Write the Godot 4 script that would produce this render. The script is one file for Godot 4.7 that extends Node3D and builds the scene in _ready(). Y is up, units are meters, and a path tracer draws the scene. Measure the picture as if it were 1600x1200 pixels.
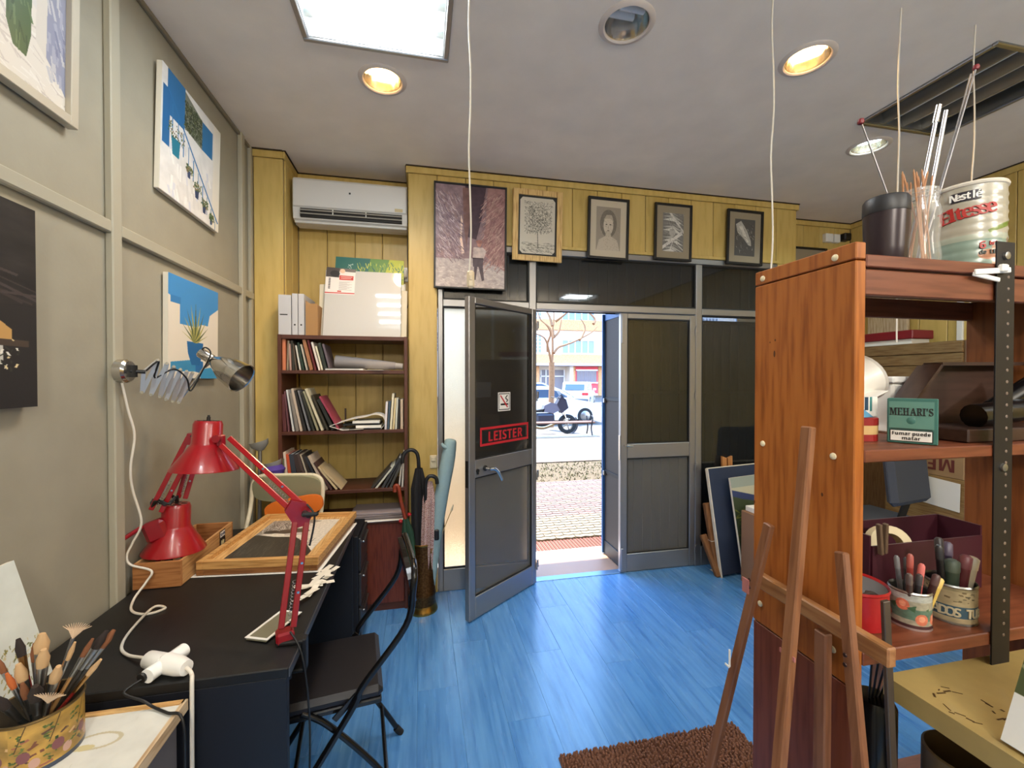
extends Node3D
# An artist's studio in a former shop: a desk, bookcase and glazed street door seen from the back of the room.

class MB:
	# collects triangles; every face is given counter-clockwise as seen from outside
	var st := SurfaceTool.new()
	var xf := Transform3D()
	var grp := 1
	func _init() -> void:
		st.begin(Mesh.PRIMITIVE_TRIANGLES)
		st.set_smooth_group(-1)
	func at(p: Vector3, r := Vector3.ZERO) -> MB:
		xf = Transform3D(Basis.from_euler(r * PI / 180.0), p)
		return self
	func tri(a: Vector3, b: Vector3, c: Vector3, ua := Vector2.ZERO, ub := Vector2.ZERO, uc := Vector2.ZERO) -> void:
		st.set_uv(ua); st.add_vertex(xf * a)
		st.set_uv(uc); st.add_vertex(xf * c)
		st.set_uv(ub); st.add_vertex(xf * b)
	func quad(a: Vector3, b: Vector3, c: Vector3, d: Vector3, u0 := Vector2(0, 1), u1 := Vector2(1, 1), u2 := Vector2(1, 0), u3 := Vector2(0, 0)) -> MB:
		tri(a, b, c, u0, u1, u2); tri(a, c, d, u0, u2, u3)
		return self
	func face(p: Array, out: Vector3) -> void:
		var n: Vector3 = (p[1] - p[0]).cross(p[2] - p[0])
		if n.dot(out) < 0.0: p.reverse()
		for i in range(1, p.size() - 1): tri(p[0], p[i], p[i + 1])
	func box(c: Vector3, s: Vector3, bev := 0.0) -> MB:
		var h := s * 0.5
		bev = minf(bev, minf(h.x, minf(h.y, h.z)) * 0.9)
		var k := h - Vector3(bev, bev, bev)
		for ax in 3:
			for sg in [-1.0, 1.0]:
				var pts := []
				for q in [[-1, -1], [1, -1], [1, 1], [-1, 1]]:
					var p := Vector3.ZERO
					p[ax] = sg * h[ax]; p[(ax + 1) % 3] = q[0] * k[(ax + 1) % 3]; p[(ax + 2) % 3] = q[1] * k[(ax + 2) % 3]
					pts.append(c + p)
				var o := Vector3.ZERO
				o[ax] = sg
				face(pts, o)
		if bev <= 0.0: return self
		for ax in 3:
			var b1 := (ax + 1) % 3
			var b2 := (ax + 2) % 3
			for s1 in [-1.0, 1.0]:
				for s2 in [-1.0, 1.0]:
					var pts := []
					for q in [[-1, 0], [1, 0], [1, 1], [-1, 1]]:
						var p := Vector3.ZERO
						p[ax] = q[0] * k[ax]
						p[b1] = s1 * (h[b1] if q[1] == 0 else k[b1]); p[b2] = s2 * (k[b2] if q[1] == 0 else h[b2])
						pts.append(c + p)
					var o := Vector3.ZERO
					o[b1] = s1; o[b2] = s2
					face(pts, o)
		for sx in [-1.0, 1.0]:
			for sy in [-1.0, 1.0]:
				for sz in [-1.0, 1.0]:
					face([c + Vector3(sx * h.x, sy * k.y, sz * k.z), c + Vector3(sx * k.x, sy * h.y, sz * k.z), c + Vector3(sx * k.x, sy * k.y, sz * h.z)], Vector3(sx, sy, sz))
		return self
	func mm(a: Vector3, b: Vector3, bev := 0.0) -> MB:
		return box((a + b) * 0.5, (b - a).abs(), bev)
	func bar(a: Vector3, b: Vector3, w: float, t: float, up := Vector3.UP, bev := 0.0) -> MB:
		# a straight bar from a to b, w across, t along the up side
		var z := (b - a).normalized()
		var x := up.cross(z)
		if x.length() < 0.01: x = Vector3.RIGHT.cross(z)
		x = x.normalized()
		var keep := xf
		xf = keep * Transform3D(Basis(x, z.cross(x), z), (a + b) * 0.5)
		box(Vector3.ZERO, Vector3(w, t, a.distance_to(b)), bev)
		xf = keep
		return self
	func tube(pts: Array, r, n := 8, caps := true) -> MB:
		grp += 1
		st.set_smooth_group(grp)
		var m := pts.size()
		var dir: Vector3 = (pts[1] - pts[0]).normalized()
		var x := dir.cross(Vector3.UP)
		if x.length() < 0.1: x = dir.cross(Vector3.RIGHT)
		x = x.normalized()
		var rings := []
		for i in m:
			var d: Vector3 = (pts[mini(i + 1, m - 1)] - pts[maxi(i - 1, 0)]).normalized()
			x = (x - d * x.dot(d)).normalized()
			var y := d.cross(x)
			var rr: float = r[i] if r is Array else r
			var ring := []
			for j in n:
				var a := TAU * j / n
				ring.append(pts[i] + (x * cos(a) + y * sin(a)) * rr)
			rings.append(ring)
		for i in m - 1:
			for j in n:
				var j2 := (j + 1) % n
				var u0 := float(j) / n
				var u1 := float(j + 1) / n
				var v0 := 1.0 - float(i) / (m - 1)
				var v1 := 1.0 - float(i + 1) / (m - 1)
				quad(rings[i][j], rings[i][j2], rings[i + 1][j2], rings[i + 1][j], Vector2(u0, v0), Vector2(u1, v0), Vector2(u1, v1), Vector2(u0, v1))
		st.set_smooth_group(-1)
		if caps:
			for j in range(1, n - 1):
				tri(rings[0][0], rings[0][j + 1], rings[0][j])
				tri(rings[m - 1][0], rings[m - 1][j], rings[m - 1][j + 1])
		return self
	func rod(a: Vector3, b: Vector3, r: float, n := 8) -> MB:
		return tube([a, b], r, n)
	func lathe(prof: Array, n := 24, a0 := 0.0, a1 := TAU) -> MB:
		# profile of (radius, height) from bottom to top round the y axis, outside on the right of the way up
		grp += 1
		st.set_smooth_group(grp)
		for i in prof.size() - 1:
			if i > 0:
				var d0: Vector2 = prof[i] - prof[i - 1]
				var d1: Vector2 = prof[i + 1] - prof[i]
				if absf(d0.angle_to(d1)) > 0.6:
					grp += 1
					st.set_smooth_group(grp)
			for j in n:
				var t0 := a0 + (a1 - a0) * j / n
				var t1 := a0 + (a1 - a0) * (j + 1) / n
				var p: Vector2 = prof[i]
				var q: Vector2 = prof[i + 1]
				var v0 := 1.0 - float(i) / (prof.size() - 1)
				var v1 := 1.0 - float(i + 1) / (prof.size() - 1)
				var A := Vector3(p.x * sin(t0), p.y, p.x * cos(t0))
				var B := Vector3(p.x * sin(t1), p.y, p.x * cos(t1))
				var C := Vector3(q.x * sin(t1), q.y, q.x * cos(t1))
				var D := Vector3(q.x * sin(t0), q.y, q.x * cos(t0))
				if p.x > 1e-6: tri(A, B, C, Vector2(float(j) / n, v0), Vector2(float(j + 1) / n, v0), Vector2(float(j + 1) / n, v1))
				if q.x > 1e-6: tri(A, C, D, Vector2(float(j) / n, v0), Vector2(float(j + 1) / n, v1), Vector2(float(j) / n, v1))
		st.set_smooth_group(-1)
		return self
	func prism(poly: PackedVector2Array, z0: float, z1: float) -> MB:
		# outline in x, y pushed from z0 to z1
		if Geometry2D.is_polygon_clockwise(poly): poly.reverse()
		var ix := Geometry2D.triangulate_polygon(poly)
		var area := 0.0
		if ix.size() >= 3:
			area = (poly[ix[1]] - poly[ix[0]]).cross(poly[ix[2]] - poly[ix[0]])
		for i in range(0, ix.size(), 3):
			var a := poly[ix[i]]
			var b := poly[ix[i + 1]] if area > 0 else poly[ix[i + 2]]
			var c := poly[ix[i + 2]] if area > 0 else poly[ix[i + 1]]
			tri(Vector3(a.x, a.y, z1), Vector3(b.x, b.y, z1), Vector3(c.x, c.y, z1))
			tri(Vector3(a.x, a.y, z0), Vector3(c.x, c.y, z0), Vector3(b.x, b.y, z0))
		for i in poly.size():
			var a := poly[i]
			var b := poly[(i + 1) % poly.size()]
			quad(Vector3(a.x, a.y, z0), Vector3(b.x, b.y, z0), Vector3(b.x, b.y, z1), Vector3(a.x, a.y, z1))
		return self
	func mesh() -> ArrayMesh:
		st.generate_normals()
		return st.commit()

class Pic:
	# a printed or painted picture, drawn in fractions of its width and height
	var im: Image
	var w: int
	var h: int
	func _init(W: int, H: int, c: Color) -> void:
		w = W; h = H
		im = Image.create(W, H, false, Image.FORMAT_RGBA8)
		im.fill(c)
	func rect(x0: float, y0: float, x1: float, y1: float, c: Color) -> Pic:
		im.fill_rect(Rect2i(int(x0 * w), int(y0 * h), maxi(1, int(x1 * w) - int(x0 * w)), maxi(1, int(y1 * h) - int(y0 * h))), c)
		return self
	func poly(p: Array, c: Color) -> Pic:
		var ys := 1e9
		var ye := -1e9
		for q in p:
			ys = minf(ys, q[1] * h); ye = maxf(ye, q[1] * h)
		for y in range(maxi(0, int(ys)), mini(h - 1, int(ye)) + 1):
			var xs := []
			for i in p.size():
				var a := Vector2(p[i][0] * w, p[i][1] * h)
				var b := Vector2(p[(i + 1) % p.size()][0] * w, p[(i + 1) % p.size()][1] * h)
				var yy := y + 0.5
				if (a.y <= yy) != (b.y <= yy): xs.append(a.x + (yy - a.y) / (b.y - a.y) * (b.x - a.x))
			xs.sort()
			for i in range(0, xs.size() - 1, 2):
				var x0 := clampi(int(round(xs[i])), 0, w)
				var x1 := clampi(int(round(xs[i + 1])), 0, w)
				if x1 > x0: im.fill_rect(Rect2i(x0, y, x1 - x0, 1), c)
		return self
	func ell(cx: float, cy: float, rx: float, ry: float, c: Color) -> Pic:
		for y in range(maxi(0, int((cy - ry) * h)), mini(h - 1, int((cy + ry) * h)) + 1):
			var t := ((y + 0.5) / h - cy) / ry
			if absf(t) >= 1.0: continue
			var s := rx * sqrt(1.0 - t * t)
			var x0 := clampi(int((cx - s) * w), 0, w)
			var x1 := clampi(int((cx + s) * w) + 1, 0, w)
			if x1 > x0: im.fill_rect(Rect2i(x0, y, x1 - x0, 1), c)
		return self
	func line(x0: float, y0: float, x1: float, y1: float, t: float, c: Color) -> Pic:
		var d := Vector2((x1 - x0) * w, (y1 - y0) * h)
		if d.length() < 0.01: return self
		var n := Vector2(-d.y, d.x).normalized() * t * w * 0.5
		var ax := n.x / w
		var ay := n.y / h
		return poly([[x0 + ax, y0 + ay], [x1 + ax, y1 + ay], [x1 - ax, y1 - ay], [x0 - ax, y0 - ay]], c)
	func grain(amp: float, freq: float, sx := 1.0, sy := 1.0, sd := 1, x0 := 0.0, y0 := 0.0, x1 := 1.0, y1 := 1.0) -> Pic:
		var nz := FastNoiseLite.new()
		nz.seed = sd; nz.frequency = freq; nz.fractal_octaves = 4
		for y in range(int(y0 * h), int(y1 * h)):
			for x in range(int(x0 * w), int(x1 * w)):
				var c := im.get_pixel(x, y)
				var k := 1.0 + amp * nz.get_noise_2d(x * sx, y * sy)
				im.set_pixel(x, y, Color(c.r * k, c.g * k, c.b * k))
		return self
	func strokes(n: int, sd: int, x0: float, y0: float, x1: float, y1: float, ln: float, ang: float, spread: float, t: float, cols: Array) -> Pic:
		var r := RandomNumberGenerator.new()
		r.seed = sd
		for i in n:
			var x := r.randf_range(x0, x1)
			var y := r.randf_range(y0, y1)
			var a := ang + r.randf_range(-spread, spread)
			var l := ln * r.randf_range(0.4, 1.2)
			line(x, y, x + cos(a) * l, y + sin(a) * l * w / h, t * r.randf_range(0.5, 1.3), cols[r.randi() % cols.size()])
		return self
	func tex() -> ImageTexture:
		im.generate_mipmaps()
		return ImageTexture.create_from_image(im)

var M := {}
var T := {}
var taken := {}
var off := {}
var rng := RandomNumberGenerator.new()

func C(r: float, g: float, b: float) -> Color:
	return Color(r / 255.0, g / 255.0, b / 255.0)
func V(x: float, y: float, z: float) -> Vector3:
	return Vector3(x, y, z)
func numbered(n: String) -> String:
	if not taken.has(n):
		taken[n] = 0
		return n
	taken[n] += 1
	return "%s_%03d" % [n, taken[n]]
func ntex(key: String, freq: float, ramp: Array, oct := 4, kind := FastNoiseLite.TYPE_SIMPLEX_SMOOTH, size := 512, sd := 3) -> NoiseTexture2D:
	if T.has(key): return T[key]
	var nz := FastNoiseLite.new()
	nz.noise_type = kind; nz.frequency = freq; nz.fractal_octaves = oct; nz.seed = sd
	var t := NoiseTexture2D.new()
	t.width = size; t.height = size; t.seamless = true; t.noise = nz; t.generate_mipmaps = true
	if ramp.size():
		var g := Gradient.new()
		var o := PackedFloat32Array()
		var c := PackedColorArray()
		for r in ramp:
			o.append(r[0]); c.append(r[1])
		g.offsets = o; g.colors = c
		t.color_ramp = g
	T[key] = t
	return t
func mat(key: String, col: Color, rough := 0.6, metal := 0.0, o := {}) -> StandardMaterial3D:
	if M.has(key): return M[key]
	var m := StandardMaterial3D.new()
	m.albedo_color = col; m.roughness = rough; m.metallic = metal
	if o.has("spec"): m.metallic_specular = o.spec
	if o.has("tex"): m.albedo_texture = o.tex
	if o.has("tri"):
		m.uv1_triplanar = true; m.uv1_scale = o.tri
		if o.get("world", false): m.uv1_world_triplanar = true
	if o.has("offset"): m.uv1_offset = o.offset
	if o.has("bump"):
		m.heightmap_enabled = true; m.heightmap_texture = o.bump; m.heightmap_scale = o.get("deep", 0.1)
	if o.has("rough_tex"): m.roughness_texture = o.rough_tex
	if o.has("coat"):
		m.clearcoat_enabled = true; m.clearcoat = o.coat; m.clearcoat_roughness = o.get("coat_rough", 0.1)
	if o.has("glow"):
		m.emission_enabled = true; m.emission = o.glow; m.emission_energy_multiplier = o.get("power", 1.0)
	if o.has("alpha"):
		m.transparency = BaseMaterial3D.TRANSPARENCY_ALPHA
		m.albedo_color.a = o.alpha
	if o.has("refract"):
		m.refraction_enabled = true; m.refraction_scale = o.refract; m.albedo_color.a = o.get("body", 0.05)
	if o.has("back"):
		m.backlight_enabled = true; m.backlight = o.back
	M[key] = m
	return m
func pmat(key: String, p: Pic, rough := 0.5, o := {}) -> StandardMaterial3D:
	o.tex = p.tex()
	return mat(key, Color.WHITE, rough, 0.0, o)
func tag(o: Node3D, label := "", cat := "", group := "", kind := "") -> Node3D:
	if label: o.set_meta("label", label)
	if cat: o.set_meta("category", cat)
	if group: o.set_meta("group", group)
	if kind: o.set_meta("kind", kind)
	return o
func thing(called: String, label: String, cat: String, at := Vector3.ZERO, group := "", local := false, turn := 0.0) -> Node3D:
	# a node at the thing's base; its parts are given in room coordinates unless local
	var o := Node3D.new()
	o.name = numbered(called)
	add_child(o)
	o.position = at; o.rotation.y = turn * PI / 180.0
	off[o] = Vector3.ZERO if local else -at
	return tag(o, label, cat, group)
func part(called: String, b, m: Material, parent: Node3D, label := "") -> MeshInstance3D:
	var o := MeshInstance3D.new()
	o.name = called
	o.mesh = b.mesh() if b is MB else b
	o.material_override = m
	o.position = off.get(parent, Vector3.ZERO)
	parent.add_child(o, true)
	if label: o.set_meta("label", label)
	return o
func solo(called: String, b, m: Material, label: String, cat: String, group := "", at := Vector3.ZERO) -> Node3D:
	# a thing of one mesh, given in room coordinates when at is left out
	var o := MeshInstance3D.new()
	o.name = numbered(called)
	o.mesh = b.mesh() if b is MB else b
	o.material_override = m
	add_child(o)
	o.position = at
	return tag(o, label, cat, group)
func struct(called: String, b, m: Material) -> MeshInstance3D:
	var o := MeshInstance3D.new()
	o.name = numbered(called)
	o.mesh = b.mesh() if b is MB else b
	o.material_override = m
	add_child(o)
	o.set_meta("kind", "structure")
	return o
func shell(called: String) -> Node3D:
	var o := Node3D.new()
	o.name = numbered(called)
	add_child(o)
	o.set_meta("kind", "structure")
	off[o] = Vector3.ZERO
	return o
func B() -> MB:
	return MB.new()
func word(s: String, size: float, depth: float, bold := false, serif := false, italic := false) -> TextMesh:
	var f := SystemFont.new()
	f.font_names = PackedStringArray(["Droid Serif" if serif else "Droid Sans"])
	f.font_weight = 700 if bold else 400
	f.font_italic = italic
	var t := TextMesh.new()
	t.text = s; t.font = f; t.font_size = 32; t.pixel_size = size / 32.0; t.depth = depth; t.curve_step = 1.0
	return t
func letter(called: String, s: String, size: float, m: Material, parent: Node3D, at: Vector3, basis := Basis(), bold := false, serif := false, italic := false, depth := 0.001) -> MeshInstance3D:
	var o := part(called, word(s, size, depth, bold, serif, italic), m, parent)
	o.transform = Transform3D(basis, at + off.get(parent, Vector3.ZERO))
	return o
func curve(pts: Array, steps := 6) -> Array:
	# a smooth run of points through the given ones
	var out := []
	var n := pts.size()
	for i in n - 1:
		var a: Vector3 = pts[maxi(i - 1, 0)]
		var b: Vector3 = pts[i]
		var c: Vector3 = pts[i + 1]
		var d: Vector3 = pts[mini(i + 2, n - 1)]
		for k in steps: out.append(b.cubic_interpolate(c, a, d, float(k) / steps))
	out.append(pts[n - 1])
	return out

const CEIL := 3.06
const LW := -1.094
const RW := 4.11
const FW := -3.14
const BACK := 4.2

func build_light() -> void:
	var cam := Camera3D.new()
	cam.name = "camera"
	add_child(cam)
	cam.position = V(0, 1.55, 0)
	cam.rotation_degrees = V(-0.69, -12.0, 0)
	cam.fov = 83.69
	cam.near = 0.03
	cam.far = 300.0
	cam.current = true
	var we := WorldEnvironment.new()
	we.name = "environment"
	var e := Environment.new()
	var sky := Sky.new()
	var sm := ProceduralSkyMaterial.new()
	sm.sky_top_color = C(120, 160, 215); sm.sky_horizon_color = C(215, 225, 235)
	sm.ground_bottom_color = C(150, 140, 125); sm.ground_horizon_color = C(200, 195, 185)
	sm.sky_energy_multiplier = 2.2
	sky.sky_material = sm
	e.background_mode = Environment.BG_SKY
	e.sky = sky
	e.tonemap_mode = Environment.TONE_MAPPER_LINEAR
	e.tonemap_exposure = 2.0
	e.sdfgi_enabled = true; e.ssao_enabled = true; e.ssil_enabled = true
	we.environment = e
	add_child(we)
	var sun := DirectionalLight3D.new()
	sun.name = "sun"
	sun.light_color = Color(1.0, 0.96, 0.88)
	sun.light_energy = 2.8
	sun.light_angular_distance = 0.53
	sun.shadow_enabled = true
	sun.directional_shadow_max_distance = 80.0
	add_child(sun)
	sun.look_at_from_position(V(-9.0, 40.0, -18.5), V(0, 0, 0))

func area_light(called: String, at: Vector3, sx: float, sz: float, col: Color, energy: float) -> void:
	var l := AreaLight3D.new()
	l.name = called
	l.area_size = Vector2(sx, sz)
	l.light_color = col
	l.light_energy = energy
	l.area_range = 14.0
	l.area_attenuation = 2.0
	l.shadow_enabled = true
	add_child(l, true)
	l.position = at
	l.rotation_degrees = V(-90, 0, 0)

func build_mats() -> void:
	mat("greige", C(160, 154, 136), 0.55, 0, {"tex": ntex("greige_t", 0.012, [[0.0, C(244, 244, 244)], [1.0, C(255, 255, 255)]]), "tri": V(0.8, 0.8, 0.8), "world": true, "bump": ntex("orange_peel", 0.12, []), "deep": 0.02})
	mat("ceiling", C(246, 234, 219), 0.75, 0, {"tex": ntex("greige_t", 0.012, []), "tri": V(0.5, 0.5, 0.5), "world": true})
	var yt := ntex("yellow_t", 0.01, [[0.0, C(232, 226, 205)], [0.5, C(250, 248, 240)], [1.0, C(255, 255, 255)]])
	for i in 3:
		mat("yellow%d" % i, C(212 - i * 4, 184 - i * 4, 112 - i * 4), 0.42, 0, {"tex": yt, "tri": V(3.0, 0.5, 3.0), "world": true, "offset": V(0.3 * i, 0.21 * i, 0.4 * i)})
	mat("dark_gap", C(60, 44, 24), 0.8)
	mat("alu", C(156, 154, 153), 0.36, 0.75)
	mat("alu_dark", C(120, 118, 116), 0.45, 0.7)
	mat("glass", C(205, 212, 214), 0.02, 0, {"alpha": 0.10})
	mat("tinted", C(40, 42, 43), 0.03, 0, {"alpha": 0.5})
	mat("rippled", C(228, 212, 180), 0.34, 0, {"refract": 0.045, "body": 0.04, "bump": ntex("grid_glass", 0.09, [], 1, FastNoiseLite.TYPE_CELLULAR, 256), "tri": V(9, 9, 9), "deep": 0.15})
	mat("black_rubber", C(24, 24, 24), 0.7)
	mat("white", C(236, 234, 228), 0.45)
	mat("white_gloss", C(240, 240, 238), 0.2)
	mat("chrome", C(205, 203, 198), 0.16, 1.0)
	mat("steel", C(160, 160, 158), 0.35, 1.0)
	mat("black_plastic", C(22, 22, 23), 0.45)
	mat("black_gloss", C(16, 16, 18), 0.22)
	mat("cord_white", C(220, 212, 198), 0.5)
	mat("paper", C(236, 233, 224), 0.8)

func boards(parent: Node3D, a: Vector3, b: Vector3, nrm: Vector3, y0: float, y1: float, wide := 0.2, thick := 0.012, seed_n := 0) -> void:
	# upright tongue and groove boards from a to b, standing proud of the wall along nrm
	var n := maxi(1, int(round(a.distance_to(b) / wide)))
	var d := (b - a) / n
	var cache := {}
	for i in n:
		var c := a + d * (i + 0.5)
		var len := d.length() - 0.004
		var s := V(len, y1 - y0, thick) if absf(d.x) > absf(d.z) else V(thick, y1 - y0, len)
		var k := "%s" % s
		if not cache.has(k): cache[k] = B().box(V(0, 0, 0), s, 0.0035).mesh()
		var o := part("board", cache[k], M["yellow%d" % ((i * 7 + seed_n) % 3)], parent)
		o.position = V(c.x, (y0 + y1) * 0.5, c.z) + nrm * thick * 0.5

func build_shell() -> void:
	# floor of blue laminate planks
	var fl := struct("floor", B().mm(V(LW - 0.2, -0.16, FW - 0.02), V(RW + 0.2, -0.008, BACK + 0.2)), mat("floor_bed", C(40, 60, 84), 0.8))
	var grain := ntex("blue_grain", 0.011, [[0.0, C(176, 200, 222)], [0.35, C(216, 228, 240)], [0.6, C(238, 243, 249)], [1.0, C(255, 255, 255)]], 5)
	var bm := []
	for i in 5:
		bm.append(mat("plank%d" % i, C(90 + i * 3, 152 + i * 2, 214 + i * 1), 0.33, 0, {"tex": grain, "tri": V(4.6, 1.0, 0.32), "world": true, "offset": V(0.37 * i, 0, 0.61 * i), "spec": 0.55, "rough_tex": ntex("scuff", 0.008, [[0.0, C(150, 150, 150)], [0.6, C(205, 205, 205)], [1.0, C(255, 255, 255)]])}))
	var pw := 0.2
	var pl := 1.26
	var pm := B().mm(V(-pw * 0.5 + 0.0003, -0.008, -pl * 0.5 + 0.0003), V(pw * 0.5 - 0.0003, 0, pl * 0.5 - 0.0003), 0.0003).mesh()
	var k := 0
	for ix in 28:
		var x := 0.58 - pw * 9 + pw * (ix + 0.5)
		var z0: float = FW - 0.9 + [0.0, 0.62, 0.27, 0.9, 0.45][ix % 5]
		for iz in 7:
			var zc := z0 + pl * (iz + 0.5)
			var za := maxf(zc - pl * 0.5, FW - 0.01)
			var zb := minf(zc + pl * 0.5, BACK)
			if zb - za < 0.05: continue
			var ms: Mesh = pm
			if zb - za < pl - 0.01: ms = B().mm(V(-pw * 0.5 + 0.0003, -0.008, za - zc + 0.0003), V(pw * 0.5 - 0.0003, 0, zb - zc - 0.0003), 0.0012).mesh()
			var o := part("plank", ms, bm[(ix * 3 + iz * 2) % 5], fl)
			o.position = V(x, 0, zc)
			k += 1
	# left wall: grey panels between battens
	var wl := struct("wall_left", B().mm(V(LW - 0.2, 0, -3.62), V(LW, CEIL + 0.2, BACK + 0.2)), M.greige)
	var bt := mat("batten", C(170, 164, 145), 0.45)
	for z in [-2.975, -1.84, -0.7, 0.44, 1.58, 2.72]:
		part("batten", B().mm(V(LW, 0, z), V(LW + 0.026, CEIL, z + 0.05), 0.004), bt, wl)
	var zs := [-3.12, -2.975, -1.84, -0.7, 0.44, 1.58, 2.72, BACK]
	for i in zs.size() - 1:
		part("batten", B().mm(V(LW, 2.068, zs[i] + (0.051 if i > 0 else 0.0)), V(LW + 0.024, 2.112, zs[i + 1] - 0.001), 0.004), bt, wl)
	struct("trim_1", B().mm(V(LW, 0, -3.118), V(LW + 0.02, CEIL, -3.08), 0.003), bt)
	struct("trim_2", B().mm(V(LW, CEIL - 0.02, -3.08), V(LW + 0.018, CEIL, BACK), 0.003), mat("trim_dark", C(128, 118, 100), 0.6))
	# front wall behind the yellow boards
	var core := mat("plaster", C(150, 130, 96), 0.9)
	var wf := struct("wall_front", B().mm(V(LW, 0, -3.62), V(-0.892, CEIL + 0.2, -3.132)).mm(V(-0.892, 0, -3.62), V(-0.075, CEIL + 0.2, -3.442)).mm(V(-0.075, 0, -3.62), V(0.118, CEIL + 0.2, -3.152)).mm(V(0.118, 2.535, -3.62), V(3.19, CEIL + 0.2, -3.152)).mm(V(3.0, 0, -3.62), V(3.19, 2.535, -3.152)).mm(V(3.19, 0, -3.62), V(RW + 0.2, CEIL + 0.2, -3.442)), core)
	boards(wf, V(LW + 0.02, 0, -3.132), V(-0.892, 0, -3.132), V(0, 0, 1), 0, CEIL - 0.05, 0.2)
	boards(wf, V(-0.892, 0, -3.132), V(-0.892, 0, -3.43), V(1, 0, 0), 0, CEIL - 0.05, 0.15, 0.01)
	boards(wf, V(-0.88, 0, -3.442), V(-0.087, 0, -3.442), V(0, 0, 1), 0, CEIL - 0.05, 0.2, 0.012, 1)
	boards(wf, V(-0.075, 0, -3.14), V(-0.075, 0, -3.43), V(-1, 0, 0), 0, CEIL - 0.05, 0.15, 0.01)
	boards(wf, V(-0.085, 0, -3.152), V(0.118, 0, -3.152), V(0, 0, 1), 0, CEIL - 0.05, 0.2, 0.012, 2)
	boards(wf, V(0.118, 0, -3.152), V(3.19, 0, -3.152), V(0, 0, 1), 2.537, CEIL - 0.05, 0.2)
	boards(wf, V(3.0, 0, -3.152), V(3.19, 0, -3.152), V(0, 0, 1), 0, 2.535, 0.2)
	boards(wf, V(3.19, 0, -3.152), V(3.19, 0, -3.43), V(1, 0, 0), 0, CEIL - 0.05, 0.15, 0.01)
	boards(wf, V(3.2, 0, -3.442), V(RW, 0, -3.442), V(0, 0, 1), 0, CEIL - 0.05, 0.2)
	var wr := struct("wall_right", B().mm(V(RW + 0.012, 0, -3.62), V(RW + 0.2, CEIL + 0.2, BACK + 0.2)), core)
	boards(wr, V(RW + 0.012, 0, -3.43), V(RW + 0.012, 0, 0.57), V(-1, 0, 0), 0, CEIL - 0.05, 0.2)
	boards(wr, V(RW + 0.012, 0, 0.57), V(RW + 0.012, 0, BACK), V(-1, 0, 0), 0, CEIL - 0.05, 0.6)
	struct("floor_alcoves", B().mm(V(-0.892, -0.1, -3.43), V(-0.075, 0, FW - 0.01)).mm(V(3.19, -0.1, -3.43), V(RW, 0, FW - 0.01)), bm[1])
	struct("wall_back", B().mm(V(LW - 0.2, 0, BACK), V(RW + 0.2, CEIL + 0.2, BACK + 0.2)), M.greige)
	# moulding under the ceiling and along the foot of the soffit
	var crown := [[V(LW + 0.02, 0, -3.12), V(-0.892, 0, -3.12), V(0, 0, 1)], [V(-0.892, 0, -3.105), V(-0.892, 0, -3.43), V(1, 0, 0)], [V(-0.88, 0, -3.43), V(-0.087, 0, -3.43), V(0, 0, 1)], [V(-0.085, 0, -3.14), V(-0.085, 0, -3.43), V(-1, 0, 0)], [V(-0.1, 0, -3.14), V(3.205, 0, -3.14), V(0, 0, 1)], [V(3.19, 0, -3.14), V(3.19, 0, -3.43), V(1, 0, 0)], [V(3.19, 0, -3.43), V(RW, 0, -3.43), V(0, 0, 1)], [V(RW, 0, -3.43), V(RW, 0, BACK), V(-1, 0, 0)]]
	for c in crown:
		var p: Vector3 = c[0]
		var q: Vector3 = c[1]
		var nn: Vector3 = c[2]
		struct("trim_3", B().mm(p + V(0, CEIL - 0.052, 0), q + nn * 0.014 + V(0, CEIL - 0.006, 0), 0.004), M.yellow1)
		struct("trim_4", B().mm(p + V(0, CEIL - 0.006, 0), q + nn * 0.02 + V(0, CEIL, 0)), M.dark_gap)
	struct("trim_5", B().mm(V(0.118, 2.537, -3.14), V(3.0, 2.56, -3.128), 0.003), M.yellow1)
	# ceiling with openings for the recessed lights
	var ce := CSGBox3D.new()
	ce.name = "ceiling"
	ce.size = V(RW - LW + 0.4, 0.24, BACK + 3.62 + 0.2)
	ce.material = M.ceiling
	add_child(ce)
	ce.position = V((RW + LW) * 0.5, CEIL + 0.12, (BACK + 0.2 - 3.62) * 0.5)
	ce.set_meta("kind", "structure")
	for f in FIX:
		var h := CSGBox3D.new()
		h.name = "light_opening"
		h.operation = CSGShape3D.OPERATION_SUBTRACTION
		h.size = V(0.6, 0.24, 0.6)
		ce.add_child(h, true)
		h.position = V(f[0], CEIL + 0.02, f[1]) - ce.position
	for f in SPOTS:
		var h := CSGCylinder3D.new()
		h.name = "spot_opening"
		h.operation = CSGShape3D.OPERATION_SUBTRACTION
		h.radius = 0.098; h.height = 0.3; h.sides = 32
		ce.add_child(h, true)
		h.position = V(f[0], CEIL, f[1]) - ce.position

const FIX := [[-0.187, -1.758, true], [2.84, -1.755, false], [-0.187, 1.2, true], [2.84, 1.2, true]]  # the last two are unseen, added behind the camera for even fill
const SPOTS := [[-0.185, -2.275, 1], [0.86, -1.70, 0], [1.79, -1.71, 1], [2.85, -2.262, 2]]

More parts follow.
